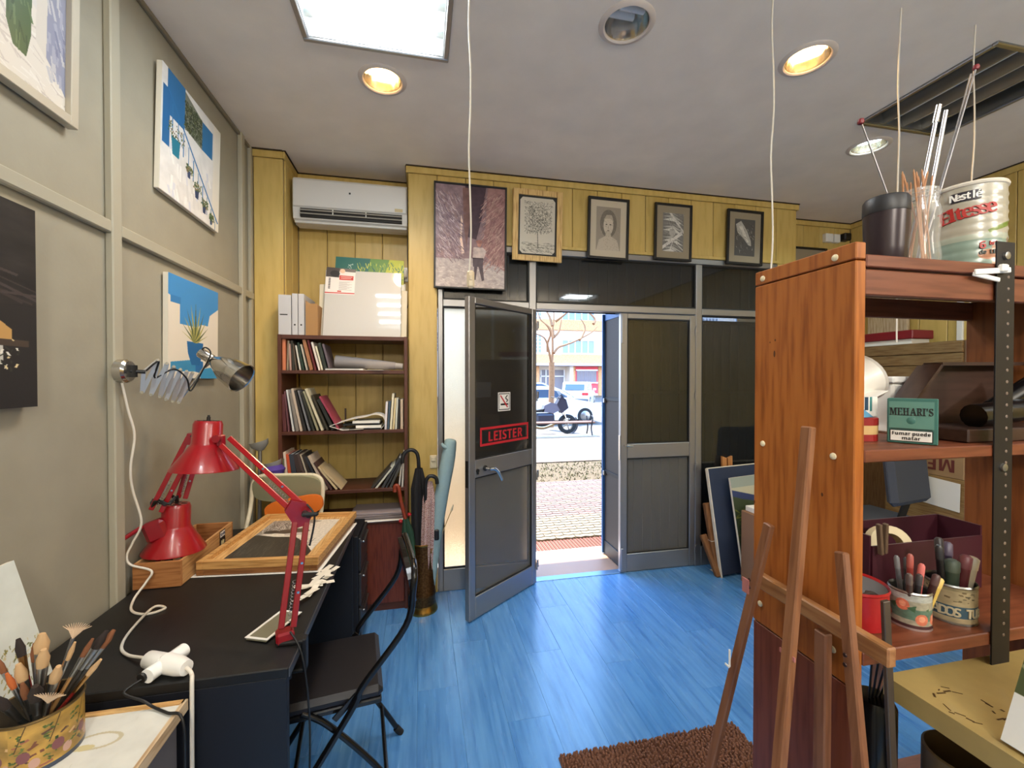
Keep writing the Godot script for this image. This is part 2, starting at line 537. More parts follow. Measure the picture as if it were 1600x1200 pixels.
func build_ceiling_lights() -> void:
	var pan := mat("fixture_pan", C(226, 232, 232), 0.3)
	var dim := mat("louvre_metal", C(150, 150, 148), 0.3, 0.9)
	var lit := mat("tube_light_glow", Color.WHITE, 0.4, 0, {"glow": Color(0.93, 0.98, 1.0), "power": 5.0})
	var unlit := mat("tube_light_off", C(228, 230, 228), 0.25)
	var names := ["lit square fluorescent ceiling light above the black desk", "switched-off square fluorescent ceiling light with dull reflectors", "lit square fluorescent ceiling light added for fill at the back of the room near grey wall", "lit square fluorescent ceiling light added for fill at the back of the room near yellow wall"]
	var i := 0
	for f in FIX:
		var x: float = f[0]
		var z: float = f[1]
		var on: bool = f[2]
		var t := thing("ceiling_light", names[i], "ceiling light", V(x, CEIL, z), "square fluorescent ceiling lights")
		var fr := B()
		for s in [-1, 1]:
			fr.mm(V(x - 0.318, CEIL - 0.012, z + s * 0.306 - 0.012), V(x + 0.318, CEIL + 0.004, z + s * 0.306 + 0.012), 0.004)
			fr.mm(V(x + s * 0.306 - 0.012, CEIL - 0.012, z - 0.294), V(x + s * 0.306 + 0.012, CEIL + 0.004, z + 0.294), 0.004)
		part("frame", fr, M.alu if on else M.steel, t)
		part("housing", B().mm(V(x - 0.298, CEIL + 0.09, z - 0.298), V(x + 0.298, CEIL + 0.1, z + 0.298)).mm(V(x - 0.298, CEIL, z - 0.298), V(x - 0.29, CEIL + 0.09, z + 0.298)).mm(V(x + 0.29, CEIL, z - 0.298), V(x + 0.298, CEIL + 0.09, z + 0.298)).mm(V(x - 0.29, CEIL, z - 0.298), V(x + 0.29, CEIL + 0.09, z - 0.29)).mm(V(x - 0.29, CEIL, z + 0.29), V(x + 0.29, CEIL + 0.09, z + 0.298)), pan if on else dim, t)
		for j in 4:
			var o := -0.2175 + 0.145 * j
			var tb := B()
			var cp := B()
			if on:
				tb.rod(V(x - 0.255, CEIL + 0.04, z + o), V(x + 0.255, CEIL + 0.04, z + o), 0.0165, 12)
				cp.rod(V(-0.0175, 0, 0), V(0.0175, 0, 0), 0.014, 10)
			else:
				tb.rod(V(x + o, CEIL + 0.05, z - 0.26), V(x + o, CEIL + 0.05, z + 0.26), 0.013, 10)
				cp.rod(V(0, 0, -0.015), V(0, 0, 0.015), 0.012, 10)
			var tp := part("tube", tb, lit if on else unlit, t)
			var cm := cp.mesh()
			for s in [-1, 1]:
				part("tube_cap", cm, M.white, tp).position = V(x + s * 0.2725, CEIL + 0.04, z + o) if on else V(x + o, CEIL + 0.05, z + s * 0.275)
		for j in 3:
			var o := -0.145 + 0.145 * j
			var rf := B()
			var pr := PackedVector2Array([Vector2(-0.03, 0.088), Vector2(0, 0.022), Vector2(0.03, 0.088)])
			if on:
				rf.at(V(x, CEIL, z + o), V(0, 90, 0)).prism(pr, -0.29, 0.29)
			else:
				rf.at(V(x + o, CEIL, z)).prism(PackedVector2Array([Vector2(-0.034, 0.088), Vector2(-0.006, 0.004), Vector2(0.006, 0.004), Vector2(0.034, 0.088)]), -0.29, 0.29)
			part("reflector", rf, pan if on else dim, t)
		if on:
			for j in 4: area_light("ceiling_light_glow", V(x, CEIL + 0.021, z - 0.2175 + 0.145 * j), 0.51, 0.034, Color(0.96, 0.98, 1.0), (0.95 if z < 0.0 else 1.0) * 0.25)
		i += 1
	var sn := ["lit warm round downlight beside the fluorescent light above the desk", "switched-off round downlight with a dark mirror inside", "lit warm round downlight above the pine shelf unit", "lit cool white round downlight beside the switched-off fluorescent light"]
	i = 0
	for f in SPOTS:
		var p := V(f[0], CEIL, f[1])
		var t := thing("downlight", sn[i], "downlight", p, "round ceiling downlights", true)
		part("trim_ring", B().lathe([Vector2(0.092, 0.004), Vector2(0.092, -0.004), Vector2(0.098, -0.009), Vector2(0.114, -0.005), Vector2(0.119, 0.0)], 40), mat("ring_cream", C(214, 200, 188), 0.4), t)
		part("reflector", B().lathe([Vector2(0.0, 0.11), Vector2(0.05, 0.1), Vector2(0.078, 0.06), Vector2(0.091, 0.0)], 32), mat("spot_mirror", C(222, 214, 200), 0.12, 1.0), t)
		var kind: int = f[2]
		var col := Color(1.0, 0.80, 0.52) if kind == 1 else Color(0.86, 0.97, 1.0)
		var bm: Material = M.white_gloss
		if kind == 1: bm = mat("spot_bulb_warm_light", Color.WHITE, 0.4, 0, {"glow": Color(1.0, 0.8, 0.5), "power": 14.0})
		if kind == 2: bm = mat("spot_bulb_cool_light", Color.WHITE, 0.4, 0, {"glow": Color(0.86, 0.97, 1.0), "power": 12.0})
		for s in [-1, 1]:
			part("bulb", B().rod(V(s * 0.014 - 0.055, 0.05, s * 0.02), V(s * 0.014 + 0.055, 0.05, s * 0.02), 0.015, 12), bm, t)
		part("glass", B().lathe([Vector2(0.0, 0.006), Vector2(0.09, 0.006)], 32), mat("spot_glass", C(220, 220, 220), 0.04, 0, {"alpha": 0.12}), t)
		if kind > 0:
			var l := SpotLight3D.new()
			l.name = "downlight_glow"
			l.light_color = col
			l.light_energy = 0.55 if kind == 1 else 0.6
			l.light_size = 0.07
			l.spot_angle = 70.0
			l.spot_angle_attenuation = 0.8
			l.spot_range = 14.0
			l.spot_attenuation = 2.0
			l.shadow_enabled = true
			add_child(l, true)
			l.position = p + V(0, -0.012, 0)
			l.rotation_degrees = V(-90, 0, 0)
		i += 1

func build_fill_lamps() -> void:
	# unseen white globes added behind the camera to brighten front wall and ceiling
	for i in 2:
		var p := V(0.1 + i * 1.9, 2.5, 1.7)
		var t := thing("added_fill_lamp", ["unseen white globe fill lamp added at the back of the room near the grey wall", "unseen white globe fill lamp added at the back of the room near the yellow wall"][i], "globe lamp", p, "added fill lamps at the back of the room", true)
		part("globe", B().lathe([Vector2(0.0, -0.15), Vector2(0.075, -0.13), Vector2(0.13, -0.075), Vector2(0.15, 0.0), Vector2(0.13, 0.075), Vector2(0.075, 0.13), Vector2(0.03, 0.146)], 28), mat("fill_lamp_glow", Color.WHITE, 0.4, 0, {"glow": Color(1.0, 0.94, 0.84), "power": 2.0}), t)
		part("cap", B().lathe([Vector2(0.04, 0.14), Vector2(0.04, 0.17), Vector2(0.0, 0.18)], 20), M.steel, t)
		part("rod", B().rod(V(0, 0.17, 0), V(0, CEIL - 2.5, 0), 0.006), M.steel, t)
		var l := OmniLight3D.new()
		l.name = "fill_lamp_light"
		l.light_color = Color(1.0, 0.965, 0.9)
		l.light_energy = 1.35
		l.light_size = 0.15
		l.omni_range = 14.0
		l.omni_attenuation = 2.0
		l.shadow_enabled = true
		add_child(l, true)
		l.position = p

func sheet(b: MB, x0: float, x1: float, y0: float, y1: float, z: float, t := 0.006) -> MB:
	return b.mm(V(x0, y0, z - t * 0.5), V(x1, y1, z + t * 0.5))

func build_storefront() -> void:
	var z0 := FW - 0.06
	var z1 := FW
	var a: Material = M.alu
	# fixed frame
	var fr := [[0.121, 0.157, 0, 2.535], [0.80, 0.855, 0, 2.49], [2.215, 2.271, 0, 2.49], [2.955, 3.0, 0, 2.535]]
	var sf := shell("trim_6")
	for f in fr: part("mullion", B().mm(V(f[0], f[2], z0), V(f[1], f[3], z1), 0.004), a, sf)
	for f in [[0.157, 0.80], [2.271, 2.955]]:
		part("transom_bar", B().mm(V(f[0], 2.074, z0 + 0.004), V(f[1], 2.127, z1 + 0.003), 0.004), a, sf)
		part("bottom_rail", B().mm(V(f[0], 0.0, z0 + 0.004), V(f[1], 0.16, z1 - 0.002), 0.004), a, sf)
	part("transom_bar", B().mm(V(0.855, 2.076, z0 + 0.004), V(2.215, 2.127, z1 + 0.003), 0.004), a, sf)
	part("head_rail", B().mm(V(0.157, 2.49, z0), V(2.955, 2.535, z1 + 0.004), 0.004), a, sf)
	part("threshold_strip", B().mm(V(0.855, -0.005, FW - 0.075), V(2.215, 0.004, FW - 0.005), 0.002), mat("blue_strip", C(120, 160, 200), 0.3, 0.6), sf)
	# glass of the fixed lights: 1, 2 beside the doors, 3 to 5 above
	var panes := [[0.157, 0.80, 0.16, 2.074, "rippled"], [2.271, 2.955, 0.16, 2.074, "tinted"], [0.157, 0.80, 2.127, 2.49, "tinted"], [0.855, 2.215, 2.127, 2.49, "tinted"], [2.271, 2.955, 2.127, 2.49, "tinted"]]
	for i in panes.size():
		var p = panes[i]
		var w := shell("window_%d" % (i + 1))
		part("pane", sheet(B(), p[0] + 0.004, p[1] - 0.004, p[2] + 0.004, p[3] - 0.004, FW - 0.03), M[p[4]], w)
		var bd := B()
		for y in [p[2] + 0.005, p[3] - 0.005]: bd.mm(V(p[0], y - 0.005, FW - 0.024), V(p[1], y + 0.005, FW - 0.008))
		for x in [p[0] + 0.005, p[1] - 0.005]: bd.mm(V(x - 0.005, p[2] + 0.01, FW - 0.024), V(x + 0.005, p[3] - 0.01, FW - 0.008))
		part("glazing_bead", bd, M.black_rubber, w)
	for side in 2:
		var d := shell("door_%d" % (side + 1))
		var w := 0.705 if side == 0 else 0.664
		var s := -1.0
		# built with the hinge at x 0, the leaf going towards s * x, inner face at z 0
		for st in [[0.0, 0.052], [w - 0.056, w]]:
			part("stile", B().mm(V(s * st[0], 0.008, -0.042), V(s * st[1], 2.07, 0.0), 0.004), a, d)
		for rl in [[0.008, 0.15], [0.915, 1.03], [2.03, 2.07]]:
			part("rail", B().mm(V(s * 0.052, rl[0], -0.04), V(s * (w - 0.056), rl[1], -0.002), 0.004), a, d)
		part("lower_pane", sheet(B(), minf(s * 0.056, s * (w - 0.06)), maxf(s * 0.056, s * (w - 0.06)), 0.152, 0.913, -0.021), mat("rippled_dark", C(120, 119, 114), 0.26, 0, {"alpha": 0.45, "bump": T.grid_glass, "tri": V(9, 9, 9), "deep": 0.12}), d)
		part("upper_pane", sheet(B(), minf(s * 0.056, s * (w - 0.06)), maxf(s * 0.056, s * (w - 0.06)), 1.032, 2.028, -0.021), M.tinted, d)
		var gk := B()
		for r in [[0.15, 0.915], [1.03, 2.03]]:
			gk.mm(V(s * 0.052, r[0], -0.016), V(s * (w - 0.056), r[0] + 0.007, -0.006)).mm(V(s * 0.052, r[1] - 0.007, -0.016), V(s * (w - 0.056), r[1], -0.006))
			gk.mm(V(s * 0.052, r[0], -0.016), V(s * 0.059, r[1], -0.006)).mm(V(s * (w - 0.063), r[0], -0.016), V(s * (w - 0.056), r[1], -0.006))
		part("gasket", gk, M.black_rubber, d)
		for hy in [0.154, 0.835, 1.428, 1.956]:
			var hg := part("hinge", B().mm(V(-s * 0.006 - 0.009, hy - 0.028, 0.0), V(-s * 0.006 + 0.009, hy + 0.028, 0.012), 0.003).rod(V(s * 0.004, hy - 0.045, 0.008), V(s * 0.004, hy + 0.01, 0.008), 0.006), M.alu, d)
		if side == 0:
			# lever handle, lock cylinder, stickers on the face towards the room
			var hx := -0.561
			var hd := part("handle", B().rod(V(hx, 0.966, -0.002), V(hx, 0.966, 0.045), 0.009).tube(curve([V(hx, 0.966, 0.043), V(hx + 0.035, 0.962, 0.05), V(hx + 0.075, 0.935, 0.046), V(hx + 0.115, 0.875, 0.045)]), 0.011, 8), M.chrome, d)
			part("rosette", B().at(V(hx, 0.966, 0), V(90, 0, 0)).lathe([Vector2(0.018, 0), Vector2(0.018, 0.006), Vector2(0.012, 0.008), Vector2(0, 0.008)], 16), M.black_plastic, hd)
			part("lock_cylinder", B().at(V(-0.632, 0.96, 0), V(90, 0, 0)).lathe([Vector2(0.013, 0), Vector2(0.012, 0.007), Vector2(0, 0.007)], 14).box(V(0, 0.004, 0.014), V(0.016, 0.008, 0.02), 0.002), M.black_plastic, d)
			part("latch_plate", B().mm(V(-w - 0.003, 0.86, -0.032), V(-w, 1.03, -0.01)), M.black_plastic, d)
			mat("sign_red", C(190, 32, 42), 0.5)
			var sg := part("sign", sign_border(-0.591, -0.083, 1.107, 1.23), M.sign_red, d)
			part("plaque", B().mm(V(-0.561, 1.124, -0.0172), V(-0.113, 1.204, -0.0158)), M.black_plastic, sg)
			letter("lettering", "LEISTER", 0.098, M.sign_red, sg, V(-0.337, 1.164, -0.0152), Basis().scaled(V(1.0, 0.93, 1)), true)
			var ns := part("no_smoking_sticker", B().mm(V(-0.416, 1.328, -0.0172), V(-0.288, 1.457, -0.016), 0.0), M.white, d)
			part("border", border(-0.409, -0.295, 1.335, 1.45, 0.006, -0.0158), M.black_plastic, ns)
			part("pictogram", B().mm(V(-0.39, 1.368, -0.016), V(-0.312, 1.38, -0.0152)), M.black_plastic, ns)
			part("smoke", B().tube(curve([V(-0.33, 1.39, -0.0155), V(-0.318, 1.402, -0.0155), V(-0.338, 1.417, -0.0155), V(-0.32, 1.436, -0.0155)]), 0.004, 6), M.black_plastic, ns)
			part("strike_bar", B().bar(V(-0.392, 1.436, -0.0148), V(-0.318, 1.352, -0.0148), 0.010, 0.001, V(0, 0, 1)), M.sign_red, ns)
			part("paper_notice", B().mm(V(-0.655, 1.43, -0.0260), V(-0.48, 1.528, -0.0250)), mat("notice", C(186, 186, 184), 0.8), d)
			d.position = V(0.853, 0.0, -3.12)
			d.rotation.y = atan2(0.614, 0.79)
			# the open leaf shows the room its inner face
		else:
			part("handle", B().rod(V(-w + 0.03, 1.02, 0), V(-w + 0.03, 1.02, 0.03), 0.008).tube([V(-w + 0.03, 1.02, 0.028), V(-w + 0.085, 1.02, 0.03)], 0.007, 8), M.chrome, d)
			part("bolt", B().mm(V(-w + 0.004, 0.03, 0), V(-w + 0.022, 0.2, 0.01), 0.003).mm(V(-w + 0.004, 1.83, 0), V(-w + 0.022, 2.06, 0.01), 0.003), M.alu, d)
			part("lock_plate", B().mm(V(-w - 0.003, 0.9, -0.035), V(-w, 1.1, -0.008)), M.chrome, d)
			d.position = V(2.213, 0, FW)

func border(x0: float, x1: float, y0: float, y1: float, t: float, z: float) -> MB:
	return B().mm(V(x0, y0, z - 0.0008), V(x1, y0 + t, z)).mm(V(x0, y1 - t, z - 0.0008), V(x1, y1, z)).mm(V(x0, y0 + t, z - 0.0008), V(x0 + t, y1 - t, z)).mm(V(x1 - t, y0 + t, z - 0.0008), V(x1, y1 - t, z))
func sign_border(x0: float, x1: float, y0: float, y1: float) -> Mesh:
	return border(x0, x1, y0, y1, 0.016, -0.0158).mesh()

func build_street() -> void:
	var pale := ntex("paving_t", 0.02, [[0.0, C(196, 184, 170)], [0.5, C(232, 222, 206)], [1.0, C(255, 250, 240)]])
	var terr := mat("terrazzo", C(196, 164, 140), 0.5, 0, {"tex": ntex("terrazzo_t", 0.18, [[0.0, C(120, 90, 74)], [0.4, C(224, 206, 190)], [0.7, C(255, 246, 236)], [1.0, C(255, 255, 255)]], 2), "tri": V(3, 3, 3), "world": true})
	var pave := mat("paving", C(124, 110, 96), 0.85, 0, {"tex": pale, "tri": V(0.6, 0.6, 0.6), "world": true})
	struct("path_threshold", B().mm(V(0.1, -0.3, -3.56), V(3.0, -0.006, FW - 0.06)), terr)
	struct("path_step", B().mm(V(0.1, -0.3, -3.74), V(3.4, -0.016, -3.56), 0.004), mat("marble_step", C(232, 228, 220), 0.35))
	# ribbed drain tiles across the doorway
	var gr := struct("path_ribbed_strip", B().mm(V(-0.4, -0.3, -3.99), V(3.4, -0.034, -3.74)), mat("rib_bed", C(134, 120, 106), 0.8))
	var rib := B().mm(V(-0.011, -0.006, -0.118), V(0.011, 0.006, 0.118), 0.003).mesh()
	var brick := mat("rib_red", C(118, 60, 44), 0.8)
	for i in 46:
		var o := part("rib", rib, brick, gr)
		o.position = V(0.72 + i * 0.034, -0.028, -3.865)
	var pv := struct("pavement", B().mm(V(-8, -0.3, -6.3), V(16, -0.034, -3.99)).mm(V(-8, -0.3, -3.99), V(-0.4, -0.034, -3.62)).mm(V(3.4, -0.3, -3.99), V(16, -0.034, -3.62)).mm(V(-8, -0.3, -11.0), V(16, -0.03, -7.8)), pave)
	var pm := [mat("paver0", C(122, 98, 90), 0.85), mat("paver1", C(124, 112, 92), 0.85), mat("paver2", C(114, 92, 84), 0.85)]
	var hexa := B().at(V(0, 0, 0), V(-90, 0, 0)).prism(PackedVector2Array([Vector2(-0.096, -0.03), Vector2(-0.05, -0.046), Vector2(0.0, -0.03), Vector2(0.05, -0.046), Vector2(0.096, -0.03), Vector2(0.096, 0.03), Vector2(0.05, 0.014), Vector2(0.0, 0.03), Vector2(-0.05, 0.014), Vector2(-0.096, 0.03)]), -0.02, 0.0).mesh()
	var n := 0
	for r in 30:
		var z := -4.04 - r * 0.075
		var xa := 0.85 + (-4.0 - z) * 0.30
		for k in 9:
			var x := xa - fmod(xa, 0.2) + k * 0.2 + (0.1 if r % 2 else 0.0)
			if x > 1.85 + (-4.0 - z) * 0.56 or n > 295: break
			var o := part("paver", hexa, pm[(r * 5 + k * 3 + (1 if r > 12 else 0)) % 3 if r > 8 else 1], pv)
			o.position = V(x, -0.014, z)
			n += 1
	var soil := struct("ground_bed", B().mm(V(-8, -0.3, -7.8), V(16, -0.05, -6.3)), mat("soil", C(104, 90, 66), 0.95, 0, {"tex": pale, "tri": V(1.5, 1.5, 1.5), "world": true}))
	var gs := B()
	rng.seed = 31
	for i in 1500:
		var x := rng.randf_range(0.5, 5.0)
		var z := rng.randf_range(-7.75, -6.35)
		var h := rng.randf_range(0.015, 0.05)
		var a := rng.randf() * TAU
		var d := V(cos(a), 0, sin(a)) * 0.012
		gs.tri(V(x, -0.05, z) - d, V(x, -0.05, z) + d, V(x + rng.randf_range(-0.03, 0.03), -0.05 + h, z + rng.randf_range(-0.02, 0.02)))
	var g := solo("dry_grass", gs, mat("grass_dry", C(100, 94, 54), 0.9), "sparse dry grass on the soil strip between two paved areas", "grass")
	g.set_meta("kind", "stuff")
	struct("kerb", B().mm(V(-8, -0.3, -11.5), V(16, -0.01, -11.0), 0.02), mat("kerb_stone", C(150, 136, 112), 0.85))
	struct("road", B().mm(V(-20, -0.4, -36.5), V(40, -0.15, -11.5)), mat("asphalt", C(108, 106, 105), 0.9, 0, {"tex": pale, "tri": V(0.3, 0.3, 0.3), "world": true}))
	struct("sidewalk", B().mm(V(-20, -0.4, -38.2), V(40, -0.02, -36.5)), pave)
	struct("balcony_slab", B().mm(V(-6, 3.5, -5.08), V(12, 3.72, -3.6)), M.ceiling)
	struct("wall_street_side", B().mm(V(-6, 0, -3.64), V(LW - 0.2, 6, -3.4)).mm(V(RW + 0.2, 0, -3.64), V(12, 6, -3.4)).mm(V(LW - 0.2, 3.26, -3.64), V(RW + 0.2, 6, -3.4)), pave)
	build_gate()
	build_facade()
	build_street_things()

func build_gate() -> void:
	var navy := mat("gate_steel", C(17, 18, 22), 0.5, 0.3)
	var blue := mat("gate_blue", C(50, 96, 150), 0.45, 0.2)
	var mesh_m := mat("gate_mesh", C(62, 54, 48), 0.6, 0.2, {"tex": ntex("gate_t", 0.05, [[0.0, C(150, 140, 130)], [1.0, C(255, 255, 255)]]), "tri": V(6, 3, 6), "world": true})
	# closed leaf behind the fixed door and side light
	var defs := [["steel_gate", "dark steel gate leaf with thin upright ribs behind the closed door leaf", 1.64, 2.99, 0.02, 2.06], ["steel_gate", "narrow dark steel gate leaf behind the opened glass door leaf", 0.36, 0.84, 0.02, 2.06], ["steel_gate", "wide dark steel sheet with upright ribs behind the glass above the doors", 0.125, 2.99, 2.09, 2.53]]
	for d in defs:
		var t := thing(d[0], d[1], "gate", V((d[2] + d[3]) * 0.5, d[4], -3.34))
		part("sheet", B().mm(V(d[2], d[4], -3.346), V(d[3], d[5], -3.34)), navy, t)
		var nr := int((d[3] - d[2]) / 0.085)
		var rm := B().mm(V(-0.005, d[4] + 0.02, 0), V(0.005, d[5] - 0.02, 0.012), 0.002).mesh()
		for i in nr:
			var o := part("rib", rm, mat("gate_rib", C(44, 42, 41), 0.45, 0.4), t)
			o.position += V(d[2] + 0.04 + i * 0.085, 0, -3.34)
		if d[4] < 1.0:
			for y in [d[4], 1.42, d[5] - 0.03]: part("crossbar", B().mm(V(d[2], y, -3.34), V(d[3], y + 0.03, -3.324), 0.003), navy, t)
	# leaf folded back along the side of the doorway
	var t := thing("folded_gate", "dark steel gate leaf with blue edge folded back beside the doorway", "gate", V(1.6, 0.0, -3.4))
	part("sheet", B().mm(V(1.598, 0.03, -3.545), V(1.61, 2.1, -3.225)), mesh_m, t)
	part("edge_post", B().mm(V(1.575, 0.0, -3.57), V(1.612, 2.12, -3.545), 0.004), blue, t)
	part("edge_rail", B().mm(V(1.592, 2.06, -3.545), V(1.614, 2.12, -3.22), 0.003), blue, t)
	part("sill_rail", B().mm(V(1.59, 0.0, -3.545), V(1.614, 0.12, -3.22), 0.003), navy, t)
	for y in [0.72, 1.36]:
		part("crossbar", B().mm(V(1.59, y, -3.545), V(1.598, y + 0.03, -3.225), 0.002), navy, t)
		part("latch", B().mm(V(1.575, y - 0.02, -3.545), V(1.598, y + 0.02, -3.515), 0.003), M.steel, t)

func build_facade() -> void:
	var Z := -38.0
	var tan_b := mat("facade_brick", C(232, 176, 128), 0.85, 0, {"tex": T.paving_t, "tri": V(0.7, 0.7, 0.7), "world": true})
	var cream := mat("facade_cream", C(240, 224, 206), 0.85)
	var white := mat("facade_white", C(244, 242, 240), 0.7)
	var red := mat("facade_red", C(222, 84, 88), 0.8)
	var glass := mat("facade_glass", C(120, 134, 150), 0.15)
	var t := thing("apartment_building", "pale brick apartment building across the street with a red shop front", "building", V(13, 0, Z))
	part("wall", B().mm(V(-16, 3.0, Z - 8), V(40, 19, Z)).mm(V(-16, -0.2, Z - 8), V(10.5, 3.0, Z)).mm(V(13.9, -0.2, Z - 8), V(40, 3.0, Z)).mm(V(10.5, -0.2, Z - 8), V(13.9, 3.0, Z - 1.0)), cream, t)
	part("pier", B().mm(V(10.2, -0.1, Z), V(10.6, 2.75, Z + 0.12)), tan_b, t)
	part("pier", B().mm(V(13.55, -0.1, Z - 1.0), V(13.9, 2.75, Z + 0.12)), cream, t)
	part("pier", B().mm(V(16.4, -0.1, Z), V(17.0, 2.75, Z + 0.12)), tan_b, t)
	part("pier", B().mm(V(13.9, -0.1, Z), V(14.1, 2.75, Z + 0.1)), tan_b, t)
	part("canopy", B().mm(V(4, 2.75, Z), V(26, 2.95, Z + 1.1)), mat("canopy_grey", C(206, 196, 204), 0.7), t)
	part("parapet", B().mm(V(4, 3.0, Z), V(26, 3.78, Z + 0.35)), tan_b, t)
	part("brick_band", B().mm(V(4, 6.05, Z), V(26, 7.0, Z + 0.3)), tan_b, t)
	part("shop_panel", B().mm(V(14.1, 0.2, Z), V(16.35, 2.72, Z + 0.06)), red, t)
	var sw := part("shop_window", B().mm(V(14.25, 1.25, Z + 0.06), V(16.2, 2.35, Z + 0.09)), glass, t)
	var bars := B()
	for i in 14: bars.mm(V(14.28 + i * 0.145, 1.25, Z + 0.11), V(14.31 + i * 0.145, 2.35, Z + 0.14))
	part("grille", bars, mat("grille", C(170, 120, 90), 0.6), sw).set_meta("kind", "stuff")
	part("shop_lintel", B().mm(V(14.15, 2.3, Z + 0.06), V(16.3, 2.42, Z + 0.2)), white, t)
	part("shop_sill", B().mm(V(14.15, 1.12, Z + 0.06), V(16.3, 1.24, Z + 0.22)), white, t)
	var en := part("entrance", B().mm(V(11.0, 0.0, Z - 1.0), V(13.4, 2.4, Z - 0.94)), mat("entry_grey", C(128, 120, 124), 0.4), t)
	for x in [11.0, 11.5, 12.3, 13.3]: part("entrance_post", B().mm(V(x, 0, Z - 0.94), V(x + 0.09, 2.4, Z - 0.86)), white, en)
	part("entrance_rail", B().mm(V(11.0, 1.75, Z - 0.94), V(13.4, 1.85, Z - 0.86)), white, en)
	# windows of two storeys
	for fl in 3:
		var y := 3.95 + fl * 3.0
		for i in 8:
			var x := -1.5 + i * 4.6
			var big := i % 2 == 0
			var a := x + 0.55 if big else x + 0.5
			var w := 2.6 if big else 3.2
			var h := 1.65 if big else 1.15
			var wn := part("window", B().mm(V(a, y, Z), V(a + w, y + h, Z + 0.05)), glass, t)
			part("window_sill", B().mm(V(a - 0.1, y - 0.1, Z), V(a + w + 0.1, y, Z + 0.12)), white, wn)
			part("window_head", B().mm(V(a - 0.1, y + h, Z), V(a + w + 0.1, y + h + 0.1, Z + 0.12)), white, wn)
			var cols := 7 if big else 5
			for k in cols + 1: part("mullion", B().mm(V(a + w * k / cols - 0.05, y, Z + 0.05), V(a + w * k / cols + 0.05, y + h, Z + 0.1)), white, wn)
			if big:
				for k in 4: part("glazing_bar", B().mm(V(a, y + h * (k + 1) / 5 - 0.03, Z + 0.05), V(a + w, y + h * (k + 1) / 5 + 0.03, Z + 0.09)), white, wn)

func wheel(b: MB, c: Vector3, r: float, w: float) -> void:
	b.at(c, V(90, 0, 0)).lathe([Vector2(r * 0.62, -w * 0.5), Vector2(r * 0.95, -w * 0.5), Vector2(r, -w * 0.3), Vector2(r, w * 0.3), Vector2(r * 0.95, w * 0.5), Vector2(r * 0.62, w * 0.5), Vector2(r * 0.62, -w * 0.5)], 22)
	b.at(V(0, 0, 0))

func car(called: String, label: String, at: Vector3, turn: float, ln: float, ht: float, col: Color) -> void:
	# side outline along x, front towards +x
	var t := thing(called, label, "car", at, "", true, turn)
	var paint := mat("car_paint_%s" % label.substr(0, 9), col, 0.25, 0.1, {"coat": 0.8})
	var L := ln * 0.5
	var w := 0.86
	var lower := PackedVector2Array([Vector2(-L, 0.32), Vector2(-L + 0.03, 0.78), Vector2(-L + 0.1, 0.95), Vector2(L * 0.45, 0.95), Vector2(L * 0.9, 0.78), Vector2(L, 0.6), Vector2(L, 0.28), Vector2(L * 0.85, 0.2), Vector2(-L * 0.9, 0.2)])
	part("body", B().prism(lower, -w, w), paint, t)
	var cabin := PackedVector2Array([Vector2(-L + 0.08, 0.95), Vector2(-L + 0.3, ht - 0.1), Vector2(-L + 0.55, ht), Vector2(0.25, ht), Vector2(0.55, ht - 0.12), Vector2(L * 0.5, 0.95)])
	part("cabin", B().prism(cabin, -w + 0.12, w - 0.12), paint, t)
	var gl := mat("car_glass", C(70, 86, 104), 0.1)
	for s in [-1, 1]:
		part("side_window", B().prism(PackedVector2Array([Vector2(-L + 0.35, 1.0), Vector2(-L + 0.6, ht - 0.1), Vector2(0.2, ht - 0.1), Vector2(L * 0.42, 1.0)]), s * (w - 0.12) - 0.012, s * (w - 0.12) + 0.012), gl, t)
		part("tail_light", B().mm(V(-L - 0.02, 0.72, s * 0.62 - 0.18), V(-L + 0.12, 0.88, s * 0.62 + 0.2), 0.02), mat("tail_red", C(190, 40, 44), 0.25), t)
		part("head_lamp", B().mm(V(L - 0.18, 0.6, s * 0.6 - 0.18), V(L + 0.0, 0.74, s * 0.6 + 0.18), 0.03), M.chrome, t)
		part("mirror", B().box(V(L * 0.36, 1.02, s * (w + 0.08)), V(0.12, 0.13, 0.2), 0.03), paint, t)
		for x in [-L * 0.62, L * 0.66]:
			var b := B()
			wheel(b, V(x, 0.31, s * (w - 0.08)), 0.31, 0.2)
			var tp := part("wheel", b, M.black_rubber, t)
			var h := B()
			h.at(V(x, 0.31, s * (w + 0.015)), V(90, 0, 0)).lathe([Vector2(0.2, -0.03), Vector2(0.2, 0.0), Vector2(0.16, 0.02), Vector2(0.0, 0.03)], 16)
			part("hubcap", h, M.steel, tp)
	part("rear_window", B().bar(V(-L + 0.05, 1.02, 0), V(-L + 0.27, ht - 0.12, 0), 1.15, 0.03, V(-1, 0.3, 0), 0.005), gl, t)
	part("windscreen", B().bar(V(L * 0.5, 0.99, 0), V(0.6, ht - 0.12, 0), 1.25, 0.03, V(1, 0.6, 0), 0.005), gl, t)
	part("bumper", B().box(V(-L - 0.02, 0.42, 0), V(0.1, 0.2, 1.66), 0.03), mat("car_trim", C(90, 90, 94), 0.6), t)
	part("number_plate", B().mm(V(-L - 0.03, 0.62, -0.26), V(-L + 0.02, 0.73, 0.26)), M.white, t)

